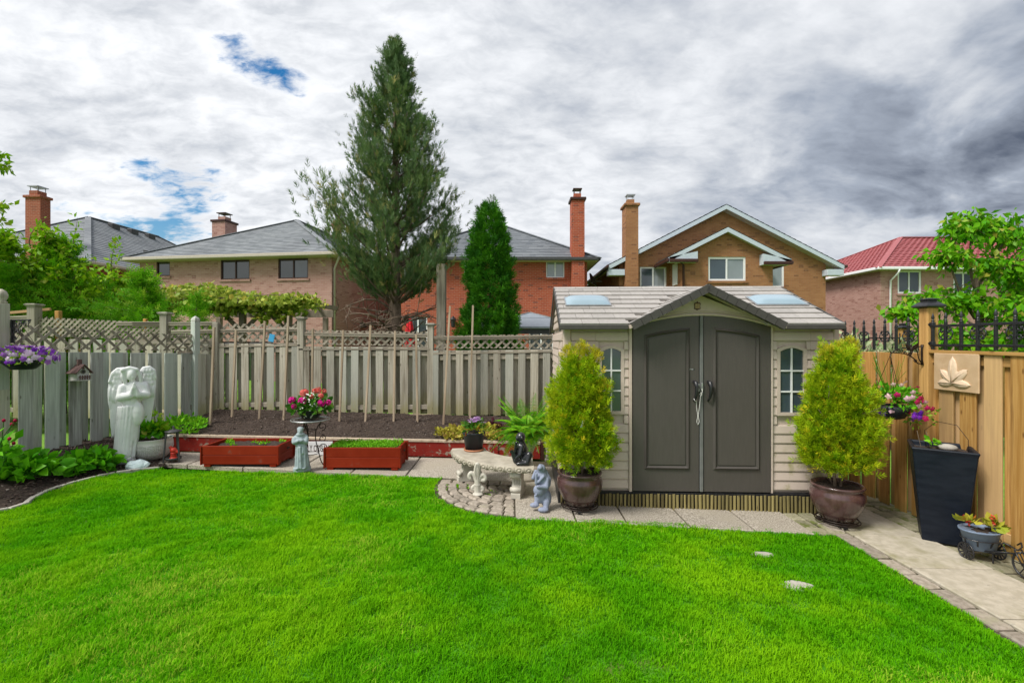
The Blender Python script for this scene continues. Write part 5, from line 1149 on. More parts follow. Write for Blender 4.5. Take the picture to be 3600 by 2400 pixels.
def shrub_cone(name, label, base, H, prof, n, spray, tmpl, mat, group=None, cat='tree', lump=.12, seeds=0, up=.9, trunk=.05, parent=None, tipmat=None, shell=.55, tips=()):
    t = parent or thing(name, label, cat, base, group=group); hs = [a for a, _ in prof]; rs = [b for _, b in prof]
    f = rng.random(n*2); f = f[rng.random(n*2) < np.interp(f, hs, rs)/max(rs)][:n]; n = len(f); a = rng.uniform(0, 2*PI, n)
    lum = vnoise(a*1.6+seeds, f*H*2.6/max(.6, H*.28), 1.9, 50+seeds, 2); lum = lum+.6*vnoise(np.cos(a)*3+9, f*H*3+np.sin(a)*2, 1.6, 70+seeds)
    rr = np.interp(f, hs, rs)*(1+lump*2*lum)*(shell+(1-shell)*rng.random(n)**.6)
    P = np.stack([np.cos(a)*rr, np.sin(a)*rr, f*H+.02], 1); out = np.stack([np.cos(a), np.sin(a), 0*a], 1)
    D = out*.7+np.array([0, 0, up])+rng.normal(size=(n, 3))*.35; scatter('crown' if not parent else 'foliage', tmpl, P, D, spray*rng.uniform(.65, 1.3, n), mat, t)
    for (dx, dy, h, k) in tips:
        P = np.stack([dx+rng.normal(0, .05*spray/.2, k), dy+rng.normal(0, .05*spray/.2, k), H*.93+h*rng.random(k)], 1); scatter('leader', SPRAY, P, np.tile((0, 0, 1.), (k, 1))+rng.normal(size=(k, 3))*.4, spray*.9, tipmat or mat, t)
    if trunk:
        m = MB(); m.tube([(0, 0, -.02), (.02, 0, H*.4), (0, 0, H*.85)], [trunk, trunk*.7, .01], 8); m.build('trunk', BARK, t, smooth=True)
    return t
shrub_cone('arborvitae', 'dense bright green columnar arborvitae beside the gazebo', (B.x, B.y, gz(B.x)-.03), 4.75, [(0, .62), (.25, .68), (.42, .62), (.55, .50), (.7, .45), (.82, .38), (.92, .27), (1, .08)], 9500, .17, FAN, L_ARB, lump=.26, seeds=3, trunk=.06, tips=((-.25, .0, .28, 26), (.03, 0, .5, 46), (-.1, .05, .2, 20)), tipmat=L_JUN)
# left side, beyond the fences
for (u, v, y, H, rad, lab, nb, pr) in ((225, 1100, 10.6, 3.85, 1.35, 'bright green spruce rising behind the left fence, taller of the two', 105, 44), (500, 1105, 10.2, 3.12, 1.05, 'smaller bright spruce left of the vine covered pergola', 85, 40), (690, 1110, 9.9, 2.62, .5, 'little spruce tip showing above the fence in front of the pergola', 46, 30), (20, 1100, 9.9, 3.1, 1.15, 'dark based spruce at the far end behind the left fence', 85, 40)):
    b = at(u, v, y); conifer('spruce_tree', lab, (b.x, b.y, gz(b.x)), H, [(0, rad), (.25, rad*.95), (.5, rad*.68), (.75, rad*.36), (.92, rad*.13), (1, .03)], nb, pr, .22, NEEDLE, L_SPR, up=.22, droop=.05, z_low=.1, trunk_r=.06, inner=.25, jit=.3, clump=.09)
def broadleaf(name, label, base, trunk_top, clumps, nleaf, size, mat, tmpl=LEAF, droop=.5, bark=BARK2, tr=.06, group=None, shoots=()):
    """clumps: (x,y,z,rx,ry,rz,weight) relative to the base"""
    t = thing(name, label, 'tree', base, group=group); m = MB(); tt_ = np.array(trunk_top, float)
    m.tube([(0, 0, -.03), tt_*.35+rng.normal(size=3)*.03, tt_*.7+rng.normal(size=3)*.04, tt_], [tr, tr*.85, tr*.65, tr*.4], 9); m.build('trunk', bark, t, smooth=True)
    br = MB(); P = []; D = []; SZ = []; wt = sum(c[6] for c in clumps)
    for (x, y, z, rx, ry, rz_, wgt) in clumps:
        c = np.array((x, y, z)); s0 = tt_*min(1, max(.45, z/tt_[2]-.35)); limb(br, s0, c, tr*.4, .012, .25, 6, 6); k = int(nleaf*wgt/wt/9)
        for i in range(k):
            d = rng.normal(size=3); d /= np.linalg.norm(d); tip = c+d*np.array((rx, ry, rz_))*rng.random()**.45
            if i % 3 == 0: limb(br, c+(tip-c)*.1, tip, .011, .003, .2, 4, 4)
            ax = (tip-c); ax /= np.linalg.norm(ax)+1e-6
            for j in range(9):
                P.append(tip-ax*.05*j*size/.1*.35+rng.normal(size=3)*size*.28); dd = ax*.5+rng.normal(size=3)*.75+np.array((0, 0, -droop)); D.append(dd); SZ.append(size*rng.uniform(.65, 1.25))
    for (a, b, k) in shoots:
        a, b = np.array(a), np.array(b); limb(br, a, b, .015, .003, .15, 5, 6)
        for j in range(k): f = j/k; P.append(a+(b-a)*f+rng.normal(size=3)*.06); D.append((b-a)/np.linalg.norm(b-a)*.6+rng.normal(size=3)*.8); SZ.append(size*rng.uniform(.6, 1.1))
    br.build('branches', bark, t, smooth=True); scatter('crown', tmpl, P, D, SZ, mat, t); return t
b = at(75, 1100, 10.4)
broadleaf('maple_sapling', 'yellow green leafy tree in front of the far chimney', (b.x, b.y, gz(b.x)), (0, 0, 2.6), [(-.9, 0, 2.7, .8, .6, .65, 1), (.1, 0, 3.2, .75, .6, .6, 1.2), (.9, .1, 2.9, .7, .5, .7, 1), (.3, 0, 2.3, 1.2, .7, .7, 1.2), (-.2, -.2, 3.75, .4, .4, .45, .5), (.65, 0, 3.75, .3, .3, .5, .4)], 5200, .15, L_DEC, shoots=(((.9, 0, 3.1), (1.25, 0, 4.35), 60), ((.3, 0, 3.5), (.45, 0, 4.3), 50), ((-.5, 0, 3.2), (-.55, 0, 3.95), 40)))
b = at(370, 1100, 12.0)
broadleaf('maple_sapling', 'yellow green leafy tree with long shoots behind the spruces', (b.x, b.y, gz(b.x)), (0, 0, 2.4), [(-.5, 0, 2.6, .7, .5, .6, 1), (.5, 0, 2.7, .6, .5, .6, 1), (0, 0, 2.2, 1.0, .6, .6, 1), (.1, 0, 3.1, .5, .5, .4, .7), (.95, 0, 2.3, .5, .5, .5, .7)], 3800, .15, L_DEC, shoots=(((.2, 0, 3.0), (.3, 0, 4.25), 80), ((-.4, 0, 2.8), (-.25, 0, 3.7), 50), ((.8, 0, 2.6), (1.3, 0, 3.3), 50)))
# branch ends of a tree standing just outside the view on the left
b = at(-260, 1100, 8.9)
broadleaf('maple_sapling', 'tree at the left edge whose twigs reach in above the chimney', (b.x, b.y, gz(b.x)), (0, 0, 3.4), [(.4, 0, 4.0, .9, .7, .8, 1), (-.4, 0, 4.7, 1.0, .8, .8, 1), (1.1, 0, 5.05, .52, .3, .22, .35), (1.1, 0, 4.2, .42, .3, .14, .2)], 3600, .12, L_DEC)
# right hand tree
b = at(3430, 1100, 8.3)
broadleaf('cherry_tree', 'leafy green cherry tree rising behind the iron topped fence', (b.x, b.y, gz(b.x)), (.0, 0, 3.2),
          [(-.05, 0, 4.05, .52, .5, .4, 1.2), (.65, 0, 3.95, .5, .5, .35, 1), (-.5, 0, 3.55, .42, .4, .32, .8), (.35, -.2, 3.3, .7, .6, .45, 1.4), (.95, 0, 3.2, .5, .5, .5, 1), (-.2, 0, 2.75, .55, .5, .35, 1), (-.85, 0, 2.75, .42, .35, .3, .7), (-1.3, 0, 2.55, .32, .3, .2, .45), (.5, -.3, 2.55, .75, .5, .45, 1.3), (-.7, -.1, 2.15, .55, .4, .3, .8), (.9, -.2, 2.1, .6, .5, .4, 1), (0, -.1, 1.95, .7, .4, .35, .9)], 6600, .135, L_CHE, LEAF, droop=1.0, tr=.075)
# variegated shrubs behind the iron cresting
for i, (u, y, H, w, lab) in enumerate(((2990, 8.6, 2.22, .55, 'cream variegated shrub behind the iron cresting next to the shed'), (3150, 8.9, 2.1, .6, 'cream variegated shrub behind the iron cresting near the lamp post'))):
    b = at(u, 1200, y); t = thing('variegated_shrub', lab, 'shrub', (b.x, b.y, gz(b.x)-.03)); n = 1100; d = nrm(rng.normal(size=(n, 3))); P = d*np.array((w, w*.7, .62))*(rng.random(n)[:, None]**.4)+np.array((0, 0, H-.65))
    scatter('foliage', LEAF, P, d+rng.normal(size=(n, 3))*.6+np.array((0, 0, .3)), rng.uniform(.07, .13, n), L_VAR, t); m = MB(); [limb(m, (rng.normal(0, .05), rng.normal(0, .05), -.05), P[k], .014, .004, .15) for k in range(12)]; m.build('stems', BARK2, t)
# vine over the pergola
vt = thing('climbing_vine', 'yellow green grape vine sprawling over the dark pergola', 'vine', (-7.4, 12.4, zt+.15 if False else 2.9)); n = 5200
x = rng.uniform(-9.4, -5.3, n); y = rng.normal(12.5, .55, n); top = .34+.30*vnoise(x, y, 1.4, 91, 3)+.1*np.sin(x*1.3)
hang = rng.random(n) < .42; z = np.where(hang, 2.95-rng.random(n)**1.6*(.34+.5*np.clip(vnoise(x, y*0, 2.2, 93, 2)+.1, 0, 1)), 2.78+rng.random(n)*np.clip(top, .08, 1)); y = np.where(hang, 12.02+rng.normal(0, .10, n), y)
D = np.stack([rng.normal(0, .6, n), rng.normal(-.5, .5, n), rng.normal(-.2, .5, n)], 1); scatter('foliage', BROAD, np.stack([x, y, z], 1), D, rng.uniform(.09, .17, n), L_VIN, vt, ab=True)
m = MB(); [limb(m, (rng.uniform(-9.3, -5.5), 12.2, 2.8), (rng.uniform(-9.3, -5.5), 12.4+rng.normal(0, .3), 2.95+.2*rng.random()), .015, .006, .2) for k in range(14)]; m.build('stems', BARK2, vt, ab=True)
# ------------------------------------------------------------------ garden things
def dimple():
    m, t = new_mat('dimpled_white_ceramic'); c = t.n('ShaderNodeTexCoord').outputs['Object']
    s = t.n('ShaderNodeSeparateXYZ', {0: c}).outputs; an = t.m('MULTIPLY', t.m('ARCTAN2', s[1], s[0]), 11.0)
    v = t.n('ShaderNodeTexVoronoi', {'Vector': t.n('ShaderNodeCombineXYZ', {0: an, 1: t.m('MULTIPLY', s[2], 52.0), 2: 0.0}).outputs[0], 'Scale': 1.0, 'Randomness': .15}).outputs['Distance']
    k = t.ss(s[2], .235, .225); finish(t, (.68, .66, .62, 1), .45, t.m('MULTIPLY', t.ss(v, .5, .15), k), .8, bdist=.012); return m
DIMP = dimple()
def leafball(parent, n, c, r, size, mat, tmpl=LEAF, name='foliage', low=-.2, face_up=.4, ab=False, fill=.5):
    d = nrm(rng.normal(size=(n, 3))); d[:, 2] = np.where(d[:, 2] < low, -d[:, 2]*.6, d[:, 2]); rr = rng.random(n)**fill
    P = d*np.array(r)*rr[:, None]+np.array(c); D = d*.9+rng.normal(size=(n, 3))*.5+np.array((0, 0, face_up-.25))
    return scatter(name, tmpl, P, D, rng.uniform(size*.6, size*1.25, n), mat, parent, ab=ab)
BLOOM = {}
def blooms(parent, P, D, size, mat, name='flowers', tmpl=FLOWER):
    n = len(P)
    if name != 'flowers': return scatter(name, tmpl, P, np.asarray(D, float), rng.uniform(size*.8, size*1.2, n), mat, parent, kind='stuff' if name == 'filler_flowers' else None)
    key = (mat.name, len(tmpl[0]))
    if key not in BLOOM: BLOOM[key] = [np_mesh('flower', np.array(tmpl[0], float), np.array(tmpl[1]), mat, np.full(len(tmpl[0]), tv)) for tv in (.05, .45, .8, .99)]
    for i in range(n): piece('flower', BLOOM[key][i % 4 if i % 7 else 3], parent, loc=P[i], rot=orient(D[i]), scale=(size*random.uniform(.8, 1.2),)*3)
def soil_disc(parent, r, z, sx=1.0, sy=1.0, ab=False, c=(0, 0)):
    m = MB(); n = 20; vs = [(c[0], c[1], z+.012)]; fs = []
    for k, f in enumerate((.5, 1.0)):
        for j in range(n): vs.append((c[0]+r*f*sx*math.cos(2*PI*j/n), c[1]+r*f*sy*math.sin(2*PI*j/n), z+random.uniform(-.006, .008)))
    fs = [(0, 1+j, 1+(j+1) % n) for j in range(n)]+[(1+j, 1+n+j, 1+n+(j+1) % n, 1+(j+1) % n) for j in range(n)]; m.add(vs, fs); return m.build('soil', SOIL, parent, smooth=True)
def hollow(prof, th=.012):
    """close an outer profile (bottom->rim) with an inner wall"""
    return prof+[(max(r-th, .005), z) for r, z in prof[::-1][:max(2, len(prof)//2)]]+[(.01, prof[len(prof)//2][1])]
# --- angel statue
c = gp(440, 1640); AZ = bed_z(c.x, c.y)
an = thing('angel_statue', 'tall white praying angel statue standing in the planting bed', 'statue', (c.x, c.y, AZ-.01), R(36)); an.scale = (.84, .84, 1.02)
q = lambda zx, zy, y=0.0: ((zx-290)/980, y, (1345-zy)/980)
m = MB(); ss2 = lambda v: v/980
m.cap(q(375, 500), q(335, 1000), ss2(115), ss2(140), 14); m.cap(q(335, 1000), q(275, 1240), ss2(140), ss2(105), 14)
m.ell(q(385, 400), (ss2(125), ss2(85), ss2(145)), 14); m.cap(q(285, 335), q(535, 325), ss2(58), ss2(58)); m.cap(q(385, 250), q(375, 310), ss2(38), ss2(48))
m.ell(q(372, 172, -.045), (ss2(66), ss2(68), ss2(82)), 14); m.ell(q(345, 130, .0), (ss2(98), ss2(85), ss2(72)), 14); m.ell(q(392, 205, -.105), (ss2(12), ss2(14), ss2(20)), 8); m.ell(q(385, 235, -.09), (ss2(22), ss2(14), ss2(10)), 8)
for (a, b_, yy) in (((268, 130), (262, 190), -.03), ((262, 190), (290, 262), -.03), ((445, 120), (485, 180), -.02), ((485, 180), (490, 250), -.02), ((260, 105), (340, 85), -.05), ((340, 85), (440, 105), -.05)): m.cap(q(*a, yy), q(*b_, yy), ss2(34), ss2(28))
for pts, r in ((((250, 345, -.02), (225, 465, -.07), (365, 440, -.13)), 56), (((545, 335, -.02), (575, 445, -.07), (455, 435, -.13)), 52)):
    for a, b_ in zip(pts[:-1], pts[1:]): m.cap(q(*a), q(*b_), ss2(r), ss2(r-6))
m.cap(q(370, 430, -.14), q(392, 345, -.15), ss2(34), ss2(24)); m.cap(q(455, 425, -.14), q(432, 345, -.15), ss2(34), ss2(24)); m.cap(q(395, 345, -.155), q(405, 275, -.16), ss2(24), ss2(12)); m.cap(q(430, 345, -.155), q(412, 275, -.16), ss2(24), ss2(12))
m.ell(q(455, 690, -.09), (ss2(85), ss2(70), ss2(160)), 12)
for i, (x0_, x1_, yy) in enumerate(((235, 175, -.09), (262, 205, -.12), (295, 238, -.13), (335, 275, -.14), (380, 315, -.14), (420, 350, -.12), (470, 400, -.08), (210, 158, -.05))): m.cap(q(x0_, 590, yy*.85), q(x1_, 1255, yy), ss2(18), ss2(25), 8)
m.ell(q(270, 1305, -.01), (ss2(165), ss2(130), ss2(55)), 14); m.ell(q(320, 1275, -.12), (ss2(60), ss2(45), ss2(28)), 10); m.ell(q(180, 1240, -.05), (ss2(40), ss2(45), ss2(45)), 10); m.cap(q(240, 505, -.02), q(500, 500, -.02), ss2(30), ss2(30))
sculpt(m, 'body', MARBLE, an, .011, 2)
def wing(pts_top, longs, scal, name='wing'):
    m = MB()
    for (x0_, y0_, x1_, y1_, w_) in longs:
        a, b_ = Vector(q(x0_, y0_, .09)), Vector(q(x1_, y1_, .075)); d = b_-a; Mx = Matrix((d.cross(Vector((0, 1, 0))).normalized(), Vector((0, 1, 0)), d.normalized())).transposed().to_4x4()
        m.ell((a+b_)/2, (ss2(w_), .022, d.length/2), 10, Mx)
    for (x_, y_, w_, h_, yy) in scal: m.ell(q(x_, y_, yy), (ss2(w_), .026, ss2(h_)), 8)
    for a, b_ in zip(pts_top[:-1], pts_top[1:]): m.cap(q(*a, .075), q(*b_, .075), ss2(26), ss2(26), 8)
    return sculpt(m, name, MARBLE, an, .009, 1)
wing([(270, 95), (190, 100), (130, 150), (95, 260)], [(130, 330, 135, 1005, 42), (165, 350, 180, 960, 40), (95, 250, 105, 640, 36), (190, 300, 210, 800, 44), (120, 200, 100, 540, 40), (225, 280, 240, 700, 44)],
     [(150+38*i+(j % 2)*15, 150+58*j, 30, 44, .062) for j in range(5) for i in range(3)]+[(100+32*i, 420+20*i, 22, 90, .06) for i in range(3)])
wing([(490, 140), (520, 95), (600, 85), (660, 130), (672, 230)], [(650, 200, 625, 700, 38), (620, 260, 600, 850, 40), (590, 260, 560, 860, 40), (555, 250, 530, 800, 40), (665, 160, 650, 520, 32)],
     [(530+42*i+(j % 2)*14, 130+55*j, 30, 42, .062) for j in range(4) for i in range(3)]+[(600+30*i, 400+8*i, 20, 85, .06) for i in range(3)])
# --- white bowl planter
c = gp(533, 1622); bw_ = thing('bowl_planter', 'white dimpled bowl planter with leafy plant beside the angel', 'planter', (c.x, c.y, gz(c.x)+.045))
m = MB(); m.lathe(hollow([(.13, 0), (.17, .015), (.235, .09), (.262, .17), (.258, .235), (.25, .285), (.262, .30)], .015), 40); m.build('bowl', DIMP, bw_, smooth=True); soil_disc(bw_, .245, .26)
leafball(bw_, 130, (-.03, 0, .34), (.2, .17, .17), .12, L_HYD, BROAD); leafball(bw_, 60, (.06, -.02, .40), (.16, .12, .12), .11, L_DEC, BROAD, name='young_leaves')
m = MB(); m.tube([(.04, 0, .27), (.05, 0, .5), (.035, 0, .68)], .006, 6); m.build('stem', BARK2, bw_); leafball(bw_, 14, (.04, 0, .6), (.08, .05, .13), .09, L_DEC, name='shoot_leaves')
# --- pale blue stone
c = gp(483, 1652); m = MB(); m.ell((0, 0, .05), (.155, .1, .075), 14, Matrix.Rotation(R(18), 4, 'X')); m.v = [(x*(1+.08*math.sin(x*40+y*25)), y*(1+.07*math.cos(x*35)), z+.008*math.sin(x*50+y*31)) for x, y, z in m.v]
tag(m.build('memorial_stone', PALEST, loc=(c.x, c.y, gz(c.x)+.01), smooth=False), 'flat pale blue grey memorial stone lying at the corner of the lawn', 'stone')
# --- lantern stand with red bird
c = gp(610, 1630); ln = thing('bird_stand', 'small dark metal lantern stand by the raised bed corner', 'stand', (c.x, c.y, gz(c.x)+.032))
for a in (-20, 100, 220): m = MB(); m.beam((.085*math.cos(R(a)), .085*math.sin(R(a)), .43), (.118*math.cos(R(a)), .118*math.sin(R(a)), .0), .022, .008); m.build('leg', CHAR, ln)
m = MB(); m.lathe([(.10, .425), (.105, .43), (.105, .44), (.06, .445), (.055, .455), (.02, .458), (.012, .47), (.012, .51), (.004, .515)], 20); m.build('top_ring', CHAR, ln, smooth=True)
m = MB(); m.lathe(hollow([(.08, .03), (.095, .035), (.1, .065)], .006), 20); m.build('tray', CHAR, ln, smooth=True)
m = MB(); m.lathe([(.05, 0), (.052, .02), (.035, .035), (.038, .06), (.03, .07), (.042, .078), (.04, .09)], 16); m.ell((0, 0, .125), (.048, .042, .042), 12); m.ell((-.03, -.01, .165), (.026, .026, .026), 10); m.cap((.02, 0, .12), (.085, .0, .088), .026, .012); m.cap((-.05, -.012, .163), (-.066, -.016, .158), .007, .003)
bo = sculpt(m, 'bird_ornament', REDC, None, .005, 1); bo.location = (c.x, c.y, gz(c.x)+.032+.037); tag(bo, 'red bird ornament perched on a red pedestal inside the lantern stand', 'ornament')
# --- two red planter boxes
def planter_box(uL, uR, vB, Yf, zt_, Yb, label):
    x0, x1 = (uL-1800)/F*Yf, (uR-1800)/F*Yf; cx = (x0+x1)/2; w = x1-x0; d = Yb-Yf; g0 = gz(cx)+.03; h = zt_-g0
    t = thing('planter_box', label, 'planter box', (cx, Yf+d/2, g0), group='red planter boxes on the patio'); hb = (h-.035)/2
    for k in (0, 1):
        z0, z1 = .035+k*hb+.001, .035+(k+1)*hb-.002
        for y_ in (-d/2, d/2-.03): m = MB(); m.cbox(-w/2+.0, w/2, y_, y_+.03, z0, z1, .004); m.build('board', REDP, t)
        for x_ in (-w/2, w/2-.03): m = MB(); m.cbox(x_+(.0), x_+.03, -d/2+.031, d/2-.031, z0, z1, .004); m.build('board', REDP, t)
    for x_ in (-w/2, w/2):
        for y_ in (-d/2, d/2): sx, sy = (1 if x_ > 0 else -1), (1 if y_ > 0 else -1); m = MB(); m.cbox(min(x_+sx*.002, x_+sx*.022), max(x_+sx*.002, x_+sx*.022), min(y_+sy*.012, y_-sy*.06), max(y_+sy*.012, y_-sy*.06), .03, h-.004, .003); m.build('corner_strip', REDP, t)
        for y_ in (-d/2+.05, d/2-.05): m = MB(); m.cbox(x_-(.11 if x_ > 0 else -.02), x_-(.02 if x_ > 0 else -.11), y_-.045, y_+.045, 0, .034, .003); m.build('foot', REDP, t)
    m = MB(); m.ell((w/2+.021, 0, h-.085), (.006, .05, .016), 12); m.build('hand_hole', SOIL, t, smooth=True)
    Xg, Yg = np.meshgrid(np.linspace(-w/2+.03, w/2-.03, 40), np.linspace(-d/2+.03, d/2-.03, 20)); piece('soil', grid_mesh('soil', Xg, Yg, h-.045+.022*vnoise(Xg+cx, Yg, 14, 5, 3), SOIL), t)
    return t, w, d, h
t, w, d, h = planter_box(710, 975, 1650, 6.50, .404, 7.05, 'red painted planter box with bare soil and a few seedlings')
for x_, y_ in ((-.32, .02), (-.2, -.1), (.02, .08), (.18, -.02), (.2, .05), (.4, .1), (-.38, .12)): leafball(t, 16, (x_, y_, h-.03), (.035, .035, .03), .045, L_SEED, name='seedling')
t, w, d, h = planter_box(1143, 1403, 1660, 6.47, .388, 6.95, 'red painted planter box filled with bright green sprouts')
n = 3400; P = np.stack([rng.uniform(-w/2+.035, w/2-.035, n), rng.uniform(-d/2+.035, d/2-.035, n), h-.045+.07*rng.random(n)**.7], 1); scatter('sprouts', LEAF, P, rng.normal(size=(n, 3))+np.array((0, 0, .8)), rng.uniform(.016, .034, n), L_SEED, t, kind='stuff')
# --- sign on the bed front
a, b_ = at(1040, 1551, BY-.026), at(1170, 1599, BY-.026); sg = thing('sign', 'white sign with dark lettering fixed to the raised bed behind the monk statue', 'sign', ((a.x+b_.x)/2, BY-.026, (a.z+b_.z)/2))
m = MB(); m.cbox(-(b_.x-a.x)/2, (b_.x-a.x)/2, -.006, .004, -(a.z-b_.z)/2, (a.z-b_.z)/2, .002); m.build('plate', WHITE, sg)
tx = text('LY ORGAN', .150, BRN, sg, (.066, -.0072, -.005), (R(90), 0, 0)); tx.scale = (.45, 1, 1)
# --- friar statue
c = gp(1062, 1662); fr = thing('friar_statue', 'blue grey stone friar statue with crossed arms in front of the flower stand', 'statue', (c.x, c.y, gz(c.x)+.03), R(20)); fr.scale = (.95, .95, .93)
q = lambda zx, zy, y=0.0: ((zx-390)/1231, y, (1455-zy)/1231); k = lambda v: v/1231; m = MB()
m.slab([(k(155)*math.cos(R(a)), k(120)*math.sin(R(a))) for a in range(22, 382, 45)], 0, k(70)); m.cap(q(375, 960), q(395, 1370), k(88), k(128), 14); m.ell(q(365, 890), (k(112), k(78), k(115)), 14); m.cap(q(290, 850), q(445, 845), k(45), k(48))
m.ell(q(365, 795, -.01), (k(78), k(68), k(38)), 14); m.ell(q(362, 730, -.015), (k(50), k(54), k(62)), 12); m.ell(q(365, 695, .0), (k(60), k(58), k(38)), 12); m.ell(q(360, 775, -.045), (k(30), k(24), k(26)), 8); m.ell(q(358, 742, -.062), (k(9), k(11), k(16)), 6)
m.cap(q(268, 870, -.02), q(270, 920, -.05), k(44), k(44)); m.cap(q(270, 920, -.05), q(395, 890, -.085), k(40), k(30)); m.cap(q(460, 870, -.02), q(455, 925, -.05), k(44), k(44)); m.cap(q(455, 925, -.05), q(335, 895, -.09), k(40), k(30))
m.tube([q(375+95*math.cos(t_), 975, -k(90)*math.sin(t_)) for t_ in np.linspace(0, 2*PI, 17)[:-1]], k(13), 6, True); m.cap(q(415, 980, -.075), q(412, 1120, -.088), k(11), k(12)); m.cap(q(430, 980, -.07), q(440, 1050, -.08), k(10), k(10))
for x0_, x1_, yy in ((310, 300, -.06), (335, 345, -.09), (365, 385, -.1), (440, 450, -.085), (460, 490, -.05)): m.cap(q(x0_, 1010, yy*.85), q(x1_, 1375, yy), k(14), k(24), 8)
m.ell(q(310, 1385, -.085), (k(35), k(35), k(18)), 8); m.ell(q(420, 1385, -.095), (k(35), k(35), k(18)), 8); sculpt(m, 'body', BLUEST, fr, .007, 2)
# --- wrought iron plant stand with geranium
c = gp(1088, 1650); st = thing('plant_stand', 'dark scrolled wrought iron plant stand between the planter boxes', 'plant stand', (c.x, c.y+.03, gz(c.x)+.03)); ZT = .665
for r_ in (.255, .215, .17, .12): m = MB(); m.tube([(r_*math.cos(t_), r_*math.sin(t_), ZT) for t_ in np.linspace(0, 2*PI, 29)[:-1]], .0055 if r_ < .25 else .0075, 6, True); m.build('ring', STEEL if r_ > .2 else BLK, st, smooth=True)
for a in (0, 60, 120): m = MB(); m.beam((.25*math.cos(R(a)), .25*math.sin(R(a)), ZT-.008), (-.25*math.cos(R(a)), -.25*math.sin(R(a)), ZT-.008), .008, .005); m.build('spoke', BLK, st)
def spiral(cx, cz, r, a0, turns, n=14, grow=.3): return [((cx+r*(grow+(1-grow)*i/n)*math.cos(a0+2*PI*turns*(1-i/n))), (cz+r*(grow+(1-grow)*i/n)*math.sin(a0+2*PI*turns*(1-i/n)))) for i in range(n+1)]
for a in (20, 140, 260):
    leg = [(.16, ZT-.01), (.09, .55), (.065, .46), (.075, .34), (.10, .24), (.13, .10), (.17, .015), (.22, .012), (.245, .05), (.235, .085), (.205, .075), (.205, .05)]
    scr = [spiral(.15, .56, .06, -PI/2, 1.2), spiral(.15, .39, .055, PI/2, -1.2), spiral(.17, .26, .06, PI, -1.1)]; m = MB(); ca, sa = math.cos(R(a)), math.sin(R(a))
    cc = catmull(leg, 5); m.tube([(x*ca, x*sa, z) for x, z in cc], .0075, 6); m.build('leg', BRONZE, st, smooth=True)
    for s_ in scr: m = MB(); m.tube([(x*ca, x*sa, z) for x, z in s_], .006, 6); m.build('scroll', BRONZE, st, smooth=True)
for z in (.52, .19): m = MB(); rr_ = .08 if z > .4 else .11; m.tube([(rr_*math.cos(t_), rr_*math.sin(t_), z) for t_ in np.linspace(0, 2*PI, 17)[:-1]], .005, 6, True); m.build('brace_ring', BRONZE, st, smooth=True)
ge = thing('flower_pot', 'black bowl of pink and coral geraniums on the iron plant stand', 'flower pot', (c.x, c.y+.03, gz(c.x)+.03+ZT+.008))
m = MB(); m.lathe(hollow([(.085, 0), (.1, .005), (.14, .06), (.165, .115), (.172, .12)], .008), 28); m.build('pot', BLKPOT, ge, smooth=True); soil_disc(ge, .155, .1)
leafball(ge, 330, (0, 0, .17), (.27, .24, .15), .085, L_GER, BROAD, low=-.5)
for (x_, z_, y_, r_, mt) in ((-.21, .27, -.1, .05, F_MAG), (-.04, .27, -.17, .052, F_MAG), (.20, .24, -.12, .05, F_MAG), (.275, .235, -.05, .038, F_MAG), (-.15, .2, -.18, .036, F_MAG), (-.08, .37, -.02, .055, F_COR), (.10, .40, .02, .045, F_COR), (.06, .39, .0, .035, F_COR), (.17, .33, -.05, .035, F_COR), (.18, .385, .04, .03, F_COR), (.05, .32, -.08, .03, F_COR)):
    d_ = nrm(rng.normal(size=(38, 3))); blooms(ge, d_*r_*.85+np.array((x_, y_, z_)), d_, r_*.42, mt, 'flower_head'); mm = MB(); mm.tube([(x_*.4, y_*.4, .12), (x_*.8, y_*.8, z_-.06), (x_, y_, z_)], .003, 4); mm.build('stem', L_GER, ge)
n = 130; d_ = nrm(rng.normal(size=(n, 3))*np.array((.8, .5, 1))); P = d_*np.array((.12, .2, .17))*rng.uniform(.85, 1.1, n)[:, None]+np.array((.02, -.05, .19)); blooms(ge, P, d_+np.array((0, -.5, 0)), .011, F_WHI, 'filler_flowers')
# --- stakes in the raised bed
def ray_soil(u, v):
    for y_ in np.linspace(7.36, 8.62, 180):
        p = at(u, v, y_)
        if p.z <= soil_z(p.x, p.y): return p
    return at(u, v, 8.4)
ORD = 'first second third fourth fifth sixth seventh eighth ninth tenth eleventh'.split()
for si, (ub, vb, ut, vt_, mt) in enumerate(((739, 1490, 753, 1150, 0), (815, 1466, 830, 1160, 0), (911, 1471, 932, 1129, 0), (997, 1476, 1014, 1110, 1), (1096, 1470, 1100, 1155, 0), (1193, 1478, 1207, 1160, 0), (1284, 1481, 1303, 1143, 0), (1384, 1480, 1389, 1163, 0), (1468, 1483, 1463, 1175, 0), (1558, 1491, 1582, 1076, 1), (1652, 1469, 1663, 1073, 1))):
    p = ray_soil(ub, vb); q2 = at(ut, vt_, p.y); o = Vector((p.x, p.y, p.z-.06)); L = (q2-o).length; m = MB(); m.cbox(-.0165, .0165, -.0165, .0165, 0, L, .002)
    tag(m.build('garden_stake', STAKE, loc=o, rot=orient(q2-o)), f'{"tall " if mt else ""}thin wooden stake in the raised bed, {ORD[si]} from the left fence corner', 'stake', 'wooden stakes in the raised bed')
